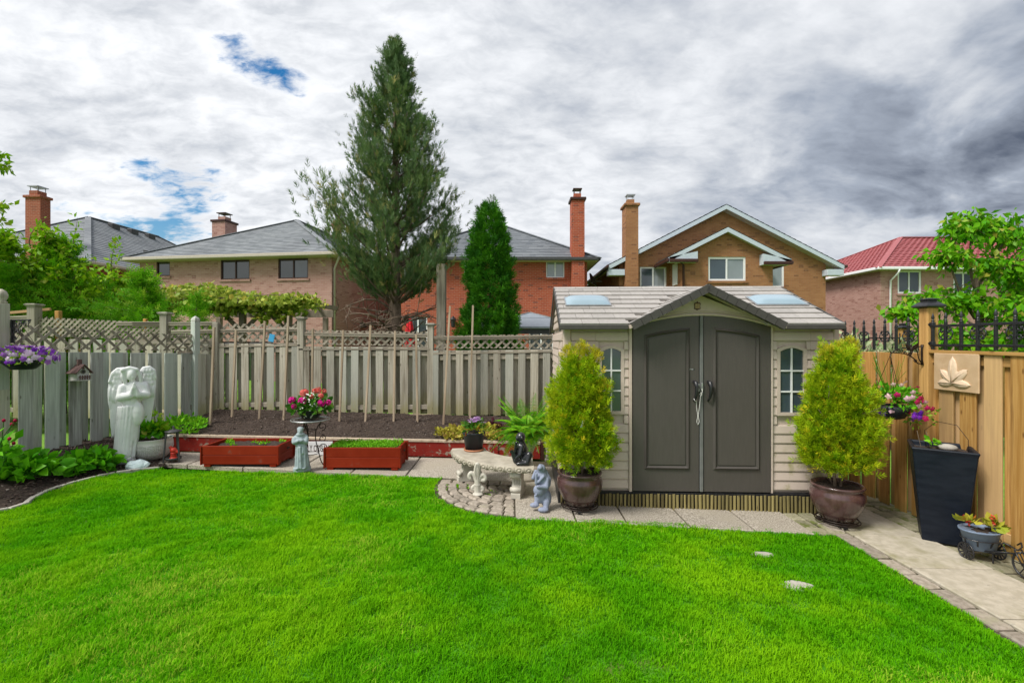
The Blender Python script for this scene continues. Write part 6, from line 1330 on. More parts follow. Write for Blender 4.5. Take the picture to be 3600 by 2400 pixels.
# --- lettuce and seedlings
for i, (u, v) in enumerate(((1560, 1528), (1600, 1520), (1590, 1540), (1630, 1530), (1655, 1520), (1715, 1535), (1750, 1542), (1730, 1515))):
    p = ray_soil(u, v+6); t = thing('lettuce', 'head of yellow green frilly lettuce in the raised bed behind the bench', 'lettuce', (p.x, p.y, p.z-.01), group='yellow lettuces in the raised bed'); leafball(t, 120, (0, 0, .05), (.14, .12, .10), .062, L_LET, BROAD)
for i, (u, v) in enumerate(((1735, 1508), (1762, 1520))):
    p = ray_soil(u, v); t = thing('lettuce', 'head of dark purple lettuce beside the fern', 'lettuce', (p.x, p.y, p.z-.01), group='purple lettuces beside the fern'); leafball(t, 80, (0, 0, .06), (.12, .12, .1), .07, L_PUR, BROAD)
for i, (u, v, s_) in enumerate(((575, 1515, 1.), (605, 1500, 1.1), (640, 1510, 1.1), (665, 1490, 1.), (690, 1510, .9), (630, 1485, .9), (700, 1492, .8), (655, 1524, .8))):
    p = ray_soil(u, v+8); t = thing('seedling', 'bushy bright green seedling at the fence corner of the raised bed', 'seedling', (p.x, p.y, p.z-.01), group='green seedlings in the bed corner'); leafball(t, 60, (0, 0, .08*s_), (.15*s_, .14, .12*s_), .085, L_SEED)
# --- curved bench
BC, R0, R1, A0, A1, ZS = (.25, 6.42), .62, 1.06, 186, 270, .415
be = thing('garden_bench', 'curved concrete garden bench with carved edge on scrolled legs', 'bench', (-.2, 5.75, gz(-.2))); m = MB(); ng = 22; vs = []; fs = []
pr = [(R0, ZS-.075), (R0-.012, ZS-.04), (R0, ZS-.004), (R0+.004, ZS), (R1-.004, ZS), (R1, ZS-.006), (R1+.014, ZS-.03), (R1+.012, ZS-.052), (R1-.01, ZS-.075)]; n_ = len(pr)
for i in range(ng+1):
    a = R(A0+(A1-A0)*i/ng); vs += [(BC[0]+r*math.cos(a), BC[1]+r*math.sin(a), z) for r, z in pr]
for i in range(ng):
    for j in range(n_): fs.append((i*n_+j, i*n_+(j+1) % n_, (i+1)*n_+(j+1) % n_, (i+1)*n_+j))
fs += [tuple(range(n_)), tuple(range(ng*n_, (ng+1)*n_))[::-1]]; m.add(vs, fs); sea = m.build('seat', BENCHC, be, ab=True)
for i in range(14):
    a = R(A0+(A1-A0)*(i+.5)/14); m = MB(); m.tube([(.036*math.cos(t_), 0, .027*math.sin(t_)) for t_ in np.linspace(0, 2*PI, 15)[:-1]], .005, 5, True); m.ell((0, 0, 0), (.02, .012, .016), 10); m.box(.047, .052, -.004, .01, -.03, .03)
    m.build('rosette', BENCHC, sea, ab=True, smooth=True, loc=(BC[0]+(R1+.013)*math.cos(a), BC[1]+(R1+.013)*math.sin(a), ZS-.040), rot=(0, 0, a+PI/2))
for a in (199, 258):
    rc = (R0+R1)/2+.02; pos = (BC[0]+rc*math.cos(R(a)), BC[1]+rc*math.sin(R(a))); g0 = gz(pos[0])+.03; hh = ZS-.076-g0
    half = [(.15, 0), (.15, .055), (.135, .062), (.14, .085), (.115, .11), (.085, .15), (.082, .20), (.10, .25), (.135, .285), (.165, .31), (.165, hh)]; poly = half+[(-x, z) for x, z in half[::-1]]
    lg = MB(); lg.prism(poly, -.055, .055); lo = lg.build('leg', BENCHL, be, ab=True, loc=(*pos, g0), rot=(0, 0, R(a)))
    for sx in (-1, 1):
        for zc, rr_ in ((.28, .045), (.10, .03)):
            m = MB(); m.lathe([(rr_, -.062), (rr_, .062)], 16, Matrix.Translation((sx*(.135 if zc > .2 else .128), 0, zc)) @ Matrix.Rotation(R(90), 4, 'X')); m.tube([(sx*(.135 if zc > .2 else .128)+x, -.064, zc+z) for x, z in spiral(0, 0, rr_*.85, 0, 1.4)], .005, 5); m.build('volute', BENCHL, lo, smooth=True)
    for k_ in (-.03, -.01, .01, .03): m = MB(); m.tube([(.157, k_, .30), (.10, k_, .25), (.086, k_, .2), (.09, k_, .14), (.145, k_, .075)], .006, 5); m.build('flute', BENCHL, lo, smooth=True)
# --- pot on the bench
c = at(1666, 1584, 6.2); c.z = ZS+.001; fp = thing('flower_pot', 'black plastic pot of lavender daisies on the curved bench', 'flower pot', c)
m = MB(); m.lathe(hollow([(.11, 0), (.13, .004), (.137, .026)], .008), 24); m.build('saucer', TERRA, fp, smooth=True)
m = MB(); m.lathe(hollow([(.1, .012), (.11, .014), (.142, .215), (.152, .22), (.155, .245)], .008), 28); m.build('pot', BLKPOT, fp, smooth=True); soil_disc(fp, .14, .225)
leafball(fp, 110, (0, 0, .29), (.15, .13, .1), .075, L_GER); leafball(fp, 50, (.0, -.02, .27), (.19, .16, .07), .09, L_BEG, name='orange_leaves')
n = 24; P = np.stack([rng.normal(0, .055, n), rng.normal(0, .05, n), .385+rng.normal(0, .02, n)], 1); blooms(fp, P, rng.normal(size=(n, 3))*.4+np.array((0, -.3, 1)), .036, F_LAV, tmpl=bloom(0, 1, 9, .1))
# --- thinking monk figurine
c = at(1838, 1629, 5.53); c.z = ZS; mk = thing('monk_figurine', 'black seated monk figurine with hand to mouth on the bench end', 'figurine', c); q = lambda zx, zy, y=0.0: ((zx-265)/1370, y, (604-zy)/1370); k = lambda v: v/1370; m = MB()
m.ell(q(232, 180), (k(78), k(80), k(82)), 14); m.ell(q(172, 195, -.02), (k(26), k(34), k(40)), 10); m.ell(q(250, 185, -.06), (k(14), k(10), k(24)), 8); m.cap(q(245, 250), q(255, 300), k(45), k(65)); m.ell(q(255, 400), (k(92), k(95), k(140)), 14); m.cap(q(225, 310, -.05), q(235, 310, .05), k(55), k(55))
m.cap(q(250, 310, -.065), q(215, 440, -.09), k(42), k(38)); m.cap(q(215, 440, -.09), q(150, 500, -.08), k(34), k(24)); m.cap(q(180, 320, .02), q(150, 400, -.02), k(40), k(38)); m.cap(q(150, 400, -.02), q(160, 270, -.045), k(34), k(24)); m.ell(q(165, 255, -.05), (k(24), k(24), k(26)), 8)
m.cap(q(270, 530, -.05), q(365, 440, -.08), k(62), k(58)); m.cap(q(365, 440, -.08), q(330, 560, -.10), k(58), k(48)); m.cap(q(330, 560, -.10), q(205, 572, -.11), k(44), k(32)); m.ell(q(200, 575, -.105), (k(55), k(38), k(30)), 10); m.cap(q(230, 530, .03), q(125, 475, .0), k(60), k(50)); m.cap(q(125, 475, 0), q(150, 560, -.02), k(45), k(44)); m.ell(q(255, 545, .02), (k(130), k(120), k(58)), 14)
sculpt(m, 'body', BLKRES, mk, .006, 2); m = MB(); m.beam(Vector(q(75, 375, -.06)), Vector(q(150, 500, -.06)), .014, .04); m.build('book', BLKRES, mk)
# --- fleur-de-lis
c = gp(1680, 1748); fl = thing('fleur_ornament', 'white cast fleur de lis ornament on the pavers by the bench', 'ornament', (c.x, c.y, gz(c.x)+.033)); q = lambda zx, zy, y=0.0: ((zx-528)/1339, y, (1432-zy)/1339); k = lambda v: v/1339; m = MB()
m.lathe([(k(85), 0), (k(88), k(18)), (k(70), k(30)), (k(60), k(40))], 18); m.ell(q(520, 1060), (k(60), k(42), k(145)), 12); m.ell(q(515, 960), (k(38), k(30), k(40)), 10); m.cap(q(520, 1180), q(522, 1400), k(45), k(58)); m.ell(q(520, 1272), (k(64), k(55), k(26)), 12)
for pts, r_ in (([(498, 1210), (470, 1130), (425, 1085), (392, 1120), (398, 1165), (425, 1165)], 32), ([(545, 1210), (572, 1140), (615, 1120), (648, 1165), (625, 1205), (590, 1195)], 34), ([(500, 1290), (460, 1300), (440, 1330), (462, 1355)], 30), ([(540, 1300), (590, 1315), (610, 1350), (580, 1370)], 32)): m.tube([q(x, z) for x, z in catmull(pts, 4)], [k(r_)]*(len(catmull(pts, 4))), 8)
sculpt(m, 'body', BENCHL, fl, .006, 1)
for s_ in (-1, 1):
    for o_ in (14, 34): m = MB(); m.tube([q(515+s_*o_*.4, 940, -k(34)), q(515+s_*o_, 1060, -k(40)), q(515+s_*o_*.5, 1180, -k(40))], .0035, 5); m.build('rib', BENCHL, fl)
# --- rabbit
c = gp(1905, 1800); rb_ = thing('rabbit_statue', 'lavender blue rabbit statue standing with raised nose beside the bench', 'statue', (c.x, c.y, gz(c.x)+.031)); q = lambda zx, zy, y=0.0: ((zx-620)/1503, y, (1440-zy)/1503); k = lambda v: v/1503; m = MB()
m.ell(q(612, 775, -.01), (k(72), k(72), k(80)), 14); m.ell(q(585, 740, -.045), (k(46), k(52), k(40)), 12); m.ell(q(590, 705, -.03), (k(30), k(30), k(20)), 8); m.cap(q(620, 830), q(625, 900), k(75), k(95)); m.ell(q(640, 1000, .01), (k(115), k(105), k(190)), 14); m.ell(q(565, 1105, -.045), (k(90), k(80), k(98)), 14); m.ell(q(690, 1265, .02), (k(92), k(95), k(150)), 14); m.ell(q(600, 1230, .0), (k(110), k(90), k(110)), 12)
m.cap(q(560, 1200, -.01), q(530, 1330, -.02), k(48), k(42)); m.cap(q(690, 1300, -.03), q(680, 1385, -.05), k(60), k(45)); m.ell(q(495, 1345, -.045), (k(80), k(55), k(42)), 10); m.ell(q(635, 1398, -.085), (k(92), k(58), k(42)), 10)
m.cap(q(700, 930, -.02), q(690, 1050, -.06), k(42), k(38)); m.cap(q(690, 1050, -.06), q(545, 1025, -.095), k(34), k(28)); m.cap(q(545, 920, -.03), q(520, 985, -.06), k(32), k(26)); m.cap(q(520, 985, -.06), q(525, 830, -.065), k(26), k(22)); m.ell(q(515, 1160, -.10), (k(22), k(22), k(22)), 8)
m.cap(q(680, 810, .01), q(735, 950, .0), k(28), k(42)); m.cap(q(735, 950, .0), q(742, 1045, .0), k(42), k(22)); m.cap(q(520, 815, .015), q(478, 930, .01), k(24), k(32)); m.cap(q(640, 880, -.055), q(560, 960, -.07), k(26), k(22)); sculpt(m, 'body', LAVST, rb_, .006, 2)
# --- fern urn
c = gp(1851, 1694); fe = thing('fern_urn', 'bright green fern in a tall stone urn behind the bench', 'planter', (c.x, c.y+.08, gz(c.x)+.021))
m = MB(); m.lathe([(.15, 0), (.15, .035), (.13, .05), (.125, .07), (.09, .10), (.07, .16), (.065, .24), (.08, .28), (.095, .30), (.075, .33), (.11, .40), (.15, .50), (.155, .56), (.17, .575), (.17, .59), (.15, .59), (.14, .55), (.02, .54)], 28); m.build('urn', BENCHC, fe, smooth=True); soil_disc(fe, .14, .56)
P = []; D = []; SZ = []; FA = []; rr = MB()
for i in range(76):
    a = i*2.39996; up_ = rng.uniform(.3, 1.15); L = rng.uniform(.42, .66); dr = np.array((math.cos(a), math.sin(a), 0)); pts = []
    for s_ in np.linspace(0, 1, 14): pts.append(np.array((0, 0, .57))+dr*L*s_*(1.05-.35*up_)+np.array((0, 0, L*(up_*1.15*s_-(.35+.55*(1-up_))*s_*s_*1.25))))
    rr.tube(pts[::3]+[pts[-1]], .003, 4)
    for j in range(1, 13):
        for f in (0, .5):
            pt = pts[j]*(1-f)+pts[min(j+1, 13)]*f; tg = pts[min(j+1, 13)]-pts[j-1]; tg = tg/np.linalg.norm(tg); sd2 = np.cross(tg, (0, 0, 1)); sd2 /= np.linalg.norm(sd2)+1e-9; s_ = (j+f)/13
            for g_ in (-1, 1): P.append(pt); D.append(sd2*g_+tg*.35+np.array((0, 0, -.12))); SZ.append(.10*(math.sin(PI*min(.08+s_*.92, 1)**.7)+.12)); FA.append(tg)
scatter('fronds', ([(0,0,0), (-.11,0,.3), (.11,0,.3), (0,.02,1)], [(0, 2, 1), (1, 2, 3)]), P, D, np.array(SZ), L_FERN, fe, face=np.cross(np.array(D), np.cross(np.array(FA), np.array(D)))); rr.build('stems', L_FERN, fe)
# --- glazed pots with golden cedars, each on a wheeled caddy
def caddy(c, label):
    t = thing('plant_caddy', label, 'plant caddy', (c[0], c[1], c[2]), group='wheeled caddies under the brown pots')
    for r_, z in ((.20, .045), (.185, .062), (.14, .045)): m = MB(); m.tube([(r_*math.cos(s_), r_*math.sin(s_), z) for s_ in np.linspace(0, 2*PI, 29)[:-1]], .006, 6, True); m.build('ring', BRONZE, t, smooth=True)
    m = MB()
    for a in (0, 60, 120): m.beam((.2*math.cos(R(a)), .2*math.sin(R(a)), .05), (-.2*math.cos(R(a)), -.2*math.sin(R(a)), .05), .016, .006)
    m.build('cross_bars', BRONZE, t)
    for a in (-100, 20, 140): m = MB(); m.lathe([(.012, -.012), (.022, -.012), (.022, .012), (.012, .012)], 12, Matrix.Translation((.165*math.cos(R(a)), .165*math.sin(R(a)), .022)) @ Matrix.Rotation(R(90), 4, 'Y')); m.build('wheel', BLK, t)
    return t
def glazed(label, c, shrub):
    t = thing('potted_cedar', label, 'potted shrub', (c[0], c[1], c[2]+.069)); prf = [(.145, 0), (.16, .004), (.195, .07), (.235, .15), (.25, .22), (.243, .275), (.222, .305), (.235, .32), (.245, .335), (.236, .35)]
    m = MB(); m.lathe(prf+[(.212, .345), (.21, .31), (.01, .30)], 44); m.v = [((x*(1+.006*math.sin(22*math.atan2(y, x))), y*(1+.006*math.sin(22*math.atan2(y, x))), z) if z < .29 else (x, y, z)) for x, y, z in m.v]; m.build('pot', GLAZE, t, smooth=True); soil_disc(t, .212, .318)
    f = piece('shrub', None, t, loc=(0, 0, .31)); shrub(f); return t
def cedar_shrub(f, prof, H, n, tops, seed, trunks=5, zmin=.05):
    hs = [q[0] for q in prof]; rs = [q[1] for q in prof]; rg = np.random.default_rng(seed); P = []; D = []
    for lvl, cnt in ((.30, 8), (.48, 9), (.66, 9), (.82, 7), (.95, 5)):
        for i in range(cnt):
            a = 2*PI*(i+rg.uniform(-.35, .35))/cnt+lvl*7; fz = lvl+rg.uniform(-.07, .07); rt = np.interp(fz, hs, rs)*rg.uniform(.78, 1.12); tip = np.array((rt*math.cos(a), rt*math.sin(a), fz*H))
            b0 = np.array((rt*.45*math.cos(a), rt*.45*math.sin(a), max(.03, (fz-.30)*H))); k = int(n/38); s = rg.random(k)**.8; ax = tip-b0; ax /= np.linalg.norm(ax)
            wd = (.060+.02*rg.random())*(1-.5*s)[:, None]; P.append(b0+(tip-b0)*s[:, None]+rg.normal(size=(k, 3))*wd); o_ = P[-1]-(b0+(tip-b0)*s[:, None]); D.append(ax*1.1+o_*5+rg.normal(size=(k, 3))*.3+np.array((math.cos(a), math.sin(a), 0))*.35)
    P = np.concatenate(P); D = np.concatenate(D); ok = P[:, 2] > zmin+.05*rg.random(len(P)); P, D = P[ok], D[ok]; scatter('foliage', FAN, P, D, rg.uniform(.055, .105, len(P)), L_GOLD, f)
    for (x_, y_, z_, r_, k_) in tops:
        d = nrm(rng.normal(size=(k_, 3))); P = d*np.array((r_, r_, r_*1.6))*rng.random(k_)[:, None]**.5+np.array((x_, y_, z_)); scatter('leader', FAN, P, d*.5+np.array((0, 0, 1.))+rng.normal(size=(k_, 3))*.25, rng.uniform(.05, .085, k_), L_GOLDT, f, kind='stuff')
    m = MB()
    for i in range(trunks):
        a = 2*PI*i/trunks+.4; limb(m, (.035*math.cos(a), .035*math.sin(a), 0), (.14*math.cos(a), .14*math.sin(a), H*.75), .016, .004, .12, 6, 6)
        for j in range(5): z0 = H*rng.uniform(.08, .6); limb(m, (.06*math.cos(a), .06*math.sin(a), z0), (.28*math.cos(a+rng.normal(0, .6)), .28*math.sin(a+rng.normal(0, .6)), z0+rng.uniform(.1, .3)), .006, .002, .15, 4, 4)
    m.build('stems', BARK, f, smooth=True)
L_GOLDT = leaf('golden_cedar_tip', (.40,.44,.02), (.60,.50,.03), .25, .5)
c = gp(2040, 1803); c = (c.x, c.y+.05, gz(c.x)+.032); caddy(c, 'wheeled metal caddy under the brown pot beside the rabbit')
def sA(f):
    cedar_shrub(f, [(0, .15), (.12, .27), (.3, .36), (.42, .35), (.55, .31), (.72, .26), (.88, .22), (1, .10)], 1.29, 7000, ((-.13, 0, 1.30, .07, 70), (.03, 0, 1.33, .075, 80), (.17, 0, 1.28, .07, 70), (.26, -.05, .92, .06, 40)), 11)
    m = MB(); m.cbox(-.012, .012, -.001, .001, -.09, 0, .0005); m.build('plant_tag', PALEST, f, loc=(-.01, -.37, .66), rot=(.15, .25, 0))
glazed('golden cedar in a brown glazed pot between the rabbit and the shed doors', c, sA)
c = gp(2948, 1853); c = (c.x, c.y+.02, gz(c.x)+.032); caddy(c, 'wheeled metal caddy under the brown pot beside the path')
glazed('golden cedar with two peaks in a brown glazed pot beside the path', c, lambda f: cedar_shrub(f, [(.0, .06), (.10, .16), (.18, .33), (.32, .38), (.5, .33), (.7, .25), (.86, .20), (1, .06)], 1.42, 7400, ((-.11, 0, 1.38, .06, 60), (.12, 0, 1.42, .08, 110), (.1, 0, 1.3, .12, 60)), 23, 4, .16))
# --- tall black planter
bp_ = thing('tall_planter', 'tall tapered black square planter beside the leaf plaque', 'planter', (4.17, 4.56, gz(4.17)+.026), R(-36)); TP, BT, HH = .235, .15, .905; sq = lambda a, z: [(-a, -a, z), (a, -a, z), (a, a, z), (-a, a, z)]
m = MB(); lv = sq(BT, 0)+sq(BT+.006, .012)+sq(TP-.006, HH-.05)+sq(TP+.004, HH-.012)+sq(TP+.002, HH)+sq(TP-.028, HH)+sq(TP-.04, HH-.06); m.add(lv, [(0, 3, 2, 1)]+[(j*4+i, j*4+(i+1) % 4, j*4+4+(i+1) % 4, j*4+4+i) for j in range(6) for i in range(4)]+[(24, 25, 26, 27)]); o_ = m.build('planter_body', BLKPL, bp_)
bv = o_.modifiers.new('b', 'BEVEL'); bv.width = .012; bv.segments = 2
Xg, Yg = np.meshgrid(np.linspace(-.195, .195, 14), np.linspace(-.195, .195, 14)); piece('soil', grid_mesh('soil', Xg, Yg, HH-.045+.03*vnoise(Xg, Yg, 13, 3, 2), SOIL), bp_)
m = MB(); m.ell((.05, .02, HH-.015), (.075, .05, .035), 12); m.build('pebble', EDGE, bp_, smooth=True); leafball(bp_, 16, (-.05, .04, HH+.01), (.05, .05, .05), .05, L_SEED, BROAD)
m = MB(); m.tube([(-.1, .12, HH-.05), (-.11, .12, HH+.12), (-.02, .1, HH+.22), (.12, .06, HH+.2), (.19, .0, HH+.08), (.19, -.02, HH-.05)], .003, 5); m.build('wire_hoop', BRONZE, bp_, smooth=True)
for x_ in (-.14, -.07): m = MB(); m.tube([(x_, .1, HH-.05), (x_-.03, .1, HH+.11)], .003, 5); m.build('twig', BARK2, bp_)
# --- tricycle planter
tk = thing('tricycle_planter', 'black iron tricycle planter holding a blue grey tub of begonias', 'planter', (4.13, 4.08, gz(4.13)+.028))
def wheel(r, x, y, spokes, name='wheel'):
    t = piece(name, None, tk, loc=(x, y, r)); m = MB(); m.tube([(0, r*.95*math.cos(s_), r*.95*math.sin(s_)) for s_ in np.linspace(0, 2*PI, 25)[:-1]], r*.06+.002, 6, True); m.build('tyre', BLK, t, smooth=True)
    m = MB()
    for i in range(spokes): a = 2*PI*i/spokes; m.beam((0, 0, 0), (0, r*.92*math.cos(a), r*.92*math.sin(a)), .006, .012 if spokes > 8 else .006)
    m.lathe([(r*.22, -.008), (r*.22, .008)], 12, Matrix.Rotation(R(90), 4, 'Y')); m.build('spokes', BLK, t)
wheel(.074, -.135, .05, 12); wheel(.074, .145, .05, 12); wheel(.105, .01, -.30, 6)
m = MB(); m.tube([(-.135, .05, .074), (.145, .05, .074)], .006, 6); m.tube([(0, .05, .074), (0, -.08, .10), (0, -.16, .15), (0, -.22, .17), (.01, -.27, .2)], .008, 6); m.tube([(-.05, .05, .078), (-.03, -.1, .13), (0, -.18, .16)], .006, 6); m.tube([(.05, .05, .078), (.03, -.1, .13), (0, -.18, .16)], .006, 6)
m.tube([(-.02, -.24, .21), (-.018, -.30, .105)], .006, 6); m.tube([(.04, -.24, .21), (.038, -.30, .105)], .006, 6); m.tube([(-.02, -.24, .21), (.04, -.24, .21)], .006, 6); m.build('frame', BLK, tk, smooth=True)
m = MB(); m.tube([(-.07, -.16, .215), (-.06, -.2, .25), (-.03, -.235, .23), (.01, -.24, .205), (.05, -.235, .23), (.08, -.2, .25), (.09, -.16, .215)], .006, 6); m.build('handlebar', BLK, tk, smooth=True)
m = MB(); m.tube([(.145*math.cos(s_), .06+.115*math.sin(s_), .185) for s_ in np.linspace(0, 2*PI, 25)[:-1]], .004, 6, True)
for s_ in np.linspace(0, 2*PI, 9)[:-1]: m.beam((.145*math.cos(s_), .06+.115*math.sin(s_), .187), (.10*math.cos(s_), .06+.07*math.sin(s_), .085), .012, .004)
m.build('basket', BLK, tk); m = MB(); m.tube([(0, -.05, .10), (0, -.05, .012)], .006, 6); m.build('stand', BLK, tk)
m = MB(); m.lathe(hollow([(.098, .09), (.105, .094), (.135, .245), (.148, .25), (.15, .265)], .008), 30, Matrix.Translation((0, .06, 0)), 1.1, .82); m.build('tub', BLUEPOT, tk, smooth=True); soil_disc(tk, .14, .247, 1.05, .78, c=(0, .06))
for (x_, y_, k_) in ((-.08, .09, 16), (.06, .0, 20), (.10, .04, 12)): leafball(tk, k_, (x_, y_, .30), (.06, .05, .05), .075, L_BEG, BROAD, name='begonia'); P = np.array((x_, y_, .34))+rng.normal(0, .018, (7, 3)); blooms(tk, P, rng.normal(size=(7, 3))+np.array((0, -.5, 1)), .016, F_RED)
# --- leaf plaque on the fence
lp = thing('leaf_plaque', 'tan square plaque with raised five lobed leaf on the wooden fence', 'plaque', (FX-.05, 4.66, 1.355), R(-90)); m = MB(); m.cbox(-.235, .235, -.012, .008, 0, .375, .005); m.build('plate', SAND, lp)
LEAFM = pm('plaque_leaf', (.62,.46,.32), (.70,.54,.40), 9, rough=.65, bump=.1); m = MB()
for a, L, w_ in ((90, .24, .05), (42, .19, .045), (138, .17, .042), (-4, .17, .04), (184, .15, .04)):
    dx, dz = math.cos(R(a)), math.sin(R(a)); Mx = Matrix(((dx, 0, -dz, 0), (0, 1, 0, 0), (dz, 0, dx, 0), (0, 0, 0, 1))); m.ell((dx*L*.5-.02, -.016, dz*L*.5+.085), (L*.55, .02, w_), 12, Mx); m.cap((dx*L*.9-.02, -.018, dz*L*.9+.085), (dx*L*1.1-.02, -.016, dz*L*1.1+.085), .012, .004)
sculpt(m, 'leaf', LEAFM, lp, .006, 1)
for a, L in ((90, .22), (42, .17), (138, .15), (-4, .15), (184, .13)): m = MB(); m.tube([(-.02, -.034, .085), (-.02+math.cos(R(a))*L*.5, -.040, .085+math.sin(R(a))*L*.5), (-.02+math.cos(R(a))*L, -.030, .085+math.sin(R(a))*L)], .004, 5); m.build('vein', LEAFM, lp, smooth=True)
# --- hanging baskets and brackets
def hang(label, c, ztop, zb, rad, spec, coir=BLKPOT, wires=3):
    t = thing('hanging_basket', label, 'hanging basket', (c[0], c[1], zb)); m = MB(); m.lathe(hollow([(.09, 0), (.12, .01), (rad*.62, .08), (rad*.68, .14)], .008), 24); m.build('basket', coir, t, smooth=True); soil_disc(t, rad*.62, .12)
    for i in range(wires): a = 2*PI*i/wires+.5; m = MB(); m.tube([(rad*.66*math.cos(a), rad*.66*math.sin(a), .135), (0, 0, ztop-zb)], .0028, 5); m.build('hanger_wire', BRONZE, t)
    spec(t); return t
def s_left(t):
    leafball(t, 420, (0, 0, .14), (.34, .30, .13), .055, L_PET, low=-.6)
    n = 190; d = nrm(rng.normal(size=(n, 3))); d[:, 2] = np.abs(d[:, 2])*.9-.25*(rng.random(n) < .4); d = nrm(d); P = d*np.array((.36, .32, .16))+np.array((0, 0, .13)); blooms(t, P, d+np.array((0.1, -.2, 0)), .034, F_PUR)
nl = np.array((FLD[1], -FLD[0])); c = FL0+nl*.36+FLD*(-.05); hang('hanging basket of purple petunias at the left fence post', c, 2.03, 1.50, .30, s_left)
def s_right(t):
    leafball(t, 420, (0, 0, .2), (.27, .26, .17), .06, L_HYD, low=-.5); leafball(t, 120, (.2, -.1, .07), (.17, .15, .15), .05, L_PET, low=-1, name='trailing_leaves')
    for n, mt, cc, r_ in ((20, F_WINE, (.03, 0, .22), (.26, .25, .18)), (12, F_VIO, (.05, -.03, .06), (.26, .22, .07)), (6, F_PNK, (.0, 0, .3), (.2, .18, .12)), (8, F_WINE, (.2, -.1, .1), (.14, .14, .12))):
        d = nrm(rng.normal(size=(n, 3))+np.array((0, -.7, .1))); P = d*np.array(r_)+np.array(cc); blooms(t, P, d+np.array((-.3, -.5, .2)), .03, mt)
    m = MB()
    for i in range(14): a = rng.uniform(0, 2*PI); m.tube([(0, 0, .2), (.08*math.cos(a), .08*math.sin(a), .42), (.15*math.cos(a), .15*math.sin(a), .5+.2*rng.random())], .002, 4)
    m.build('grass_spikes', L_HYD, t)
hang('hanging basket of wine red and violet flowers beside the golden cedar', (4.045, 5.02), 1.70, 1.03, .27, s_right, wires=3)
# scrolled bracket on the left post
br = thing('wall_bracket', 'black scrolled iron bracket on the left fence post', 'bracket', (FL0[0], FL0[1], 1.85), math.atan2(nl[1], nl[0])); m = MB()
m.cbox(.058, .075, -.02, .02, -.02, .28, .003); m.build('back_plate', BLK, br); m = MB(); m.cbox(.075, .40, -.012, .012, .262, .278, .003); m.build('arm', BLK, br)
for (cx, cz, r_, a0, tr_) in ((.12, .215, .045, PI/2, 1.2), (.21, .22, .04, PI/2, -1.2), (.30, .225, .035, PI/2, 1.2), (.115, .13, .04, 0, 1.2), (.19, .145, .035, PI, 1.1), (.108, .05, .032, 0, -1.2), (.375, .25, .025, PI/2, -1.1), (.09, -.01, .015, 0, 1)): m = MB(); m.tube([(x, 0, z) for x, z in spiral(cx, cz, r_, a0, tr_)], .0065, 6); m.build('scroll', BLK, br, smooth=True)
m = MB(); m.tube([(.36, 0, .262), (.36, 0, .18)], .005, 5); m.build('hook', BLK, br)
# bird bracket on the right post
rbk = thing('wall_bracket', 'dark iron bracket with a flying bird on the cedar fence post', 'bracket', (FX-.065, 5.02, 1.60), R(180)); m = MB(); m.tube([(.006, 0, 0), (.012, 0, .06), (.012, 0, .17), (.006, 0, .215)], [.014, .009, .009, .014], 8); m.build('back_plate', BRONZE, rbk, smooth=True)
m = MB(); m.tube(catmull([(.01, 0, .2), (.09, 0, .185), (.2, 0, .18), (.28, 0, .165), (.335, 0, .125), (.345, 0, .145)], 5)+[], .006, 6); m.tube(catmull([(.012, 0, .01), (.06, 0, .02), (.1, 0, .07), (.17, 0, .11), (.25, 0, .125), (.33, 0, .13)], 5), .006, 6); m.tube(catmull([(.012, 0, .01), (.045, 0, .07), (.06, 0, .14), (.09, 0, .18)], 5), .005, 6); m.build('arm', BRONZE, rbk, smooth=True)
for (cx, cz, r_) in ((.08, .04, .02), (.23, .145, .02), (.19, .125, .018), (.26, .15, .018), (.14, .115, .018)): m = MB(); m.tube([(x, 0, z) for x, z in spiral(cx, cz, r_, 0, 1.3)], .004, 5); m.build('scroll', BRONZE, rbk, smooth=True)
m = MB(); m.ell((.12, 0, .165), (.02, .014, .028), 10); m.ell((.128, 0, .205), (.012, .011, .012), 8); m.cap((.12, 0, .14), (.13, 0, .105), .012, .006); m.add([(.12, 0, .17), (.105, -.004, .20), (.03, -.02, .24), (.05, -.012, .19), (.075, -.006, .16), (.12, .006, .17), (.105, .006, .20), (.03, -.01, .24), (.05, -.004, .19), (.075, .004, .16)], [(0, 1, 2, 3, 4), (9, 8, 7, 6, 5)]); m.add([(.12, 0, .17), (.14, -.004, .19), (.175, -.02, .23), (.17, -.012, .185), (.145, -.006, .155), (.12, .006, .17), (.14, .006, .19), (.175, -.01, .23), (.17, -.004, .185), (.145, .004, .155)], [(0, 1, 2, 3, 4), (9, 8, 7, 6, 5)]); m.build('bird', BRONZE, rbk, smooth=True)
m = MB(); m.tube([(.34, 0, .135), (.345, 0, .11), (.35, 0, .10)], .005, 5); m.build('hook', BRONZE, rbk)
# --- birdhouse on the left fence
bh = thing('birdhouse', 'small white birdhouse with rusty roof hanging on the left fence', 'birdhouse', (-6.238+nl[0]*.045, 6.675+nl[1]*.045, 1.30), math.atan2(FLD[1], FLD[0])); w, dd, hh = .075, .15, .13      # local -y faces the yard
m = MB(); m.prism([(-w, .012), (w, .012), (w, hh), (0, hh+.085), (-w, hh)], -dd, -.01); m.build('wall', BIRDW, bh)
for sg_ in (-1, 1): m = MB(); m.beam((sg_*(w+.035), -dd/2-.005, hh-.03), (sg_*.0, -dd/2-.005, hh+.095), dd+.05, .009, up=(sg_*-.7, 0, -.7)); m.build('roof', BIRDR, bh)
m = MB(); m.beam((-.025, -dd/2, hh+.098), (.025, -dd/2, hh+.098), .03, dd*.9); m.build('ridge', BIRDR, bh)
m = MB(); m.box(-w-.01, w+.01, -dd-.045, -.005, 0, .011); m.build('floor', BIRDW, bh)
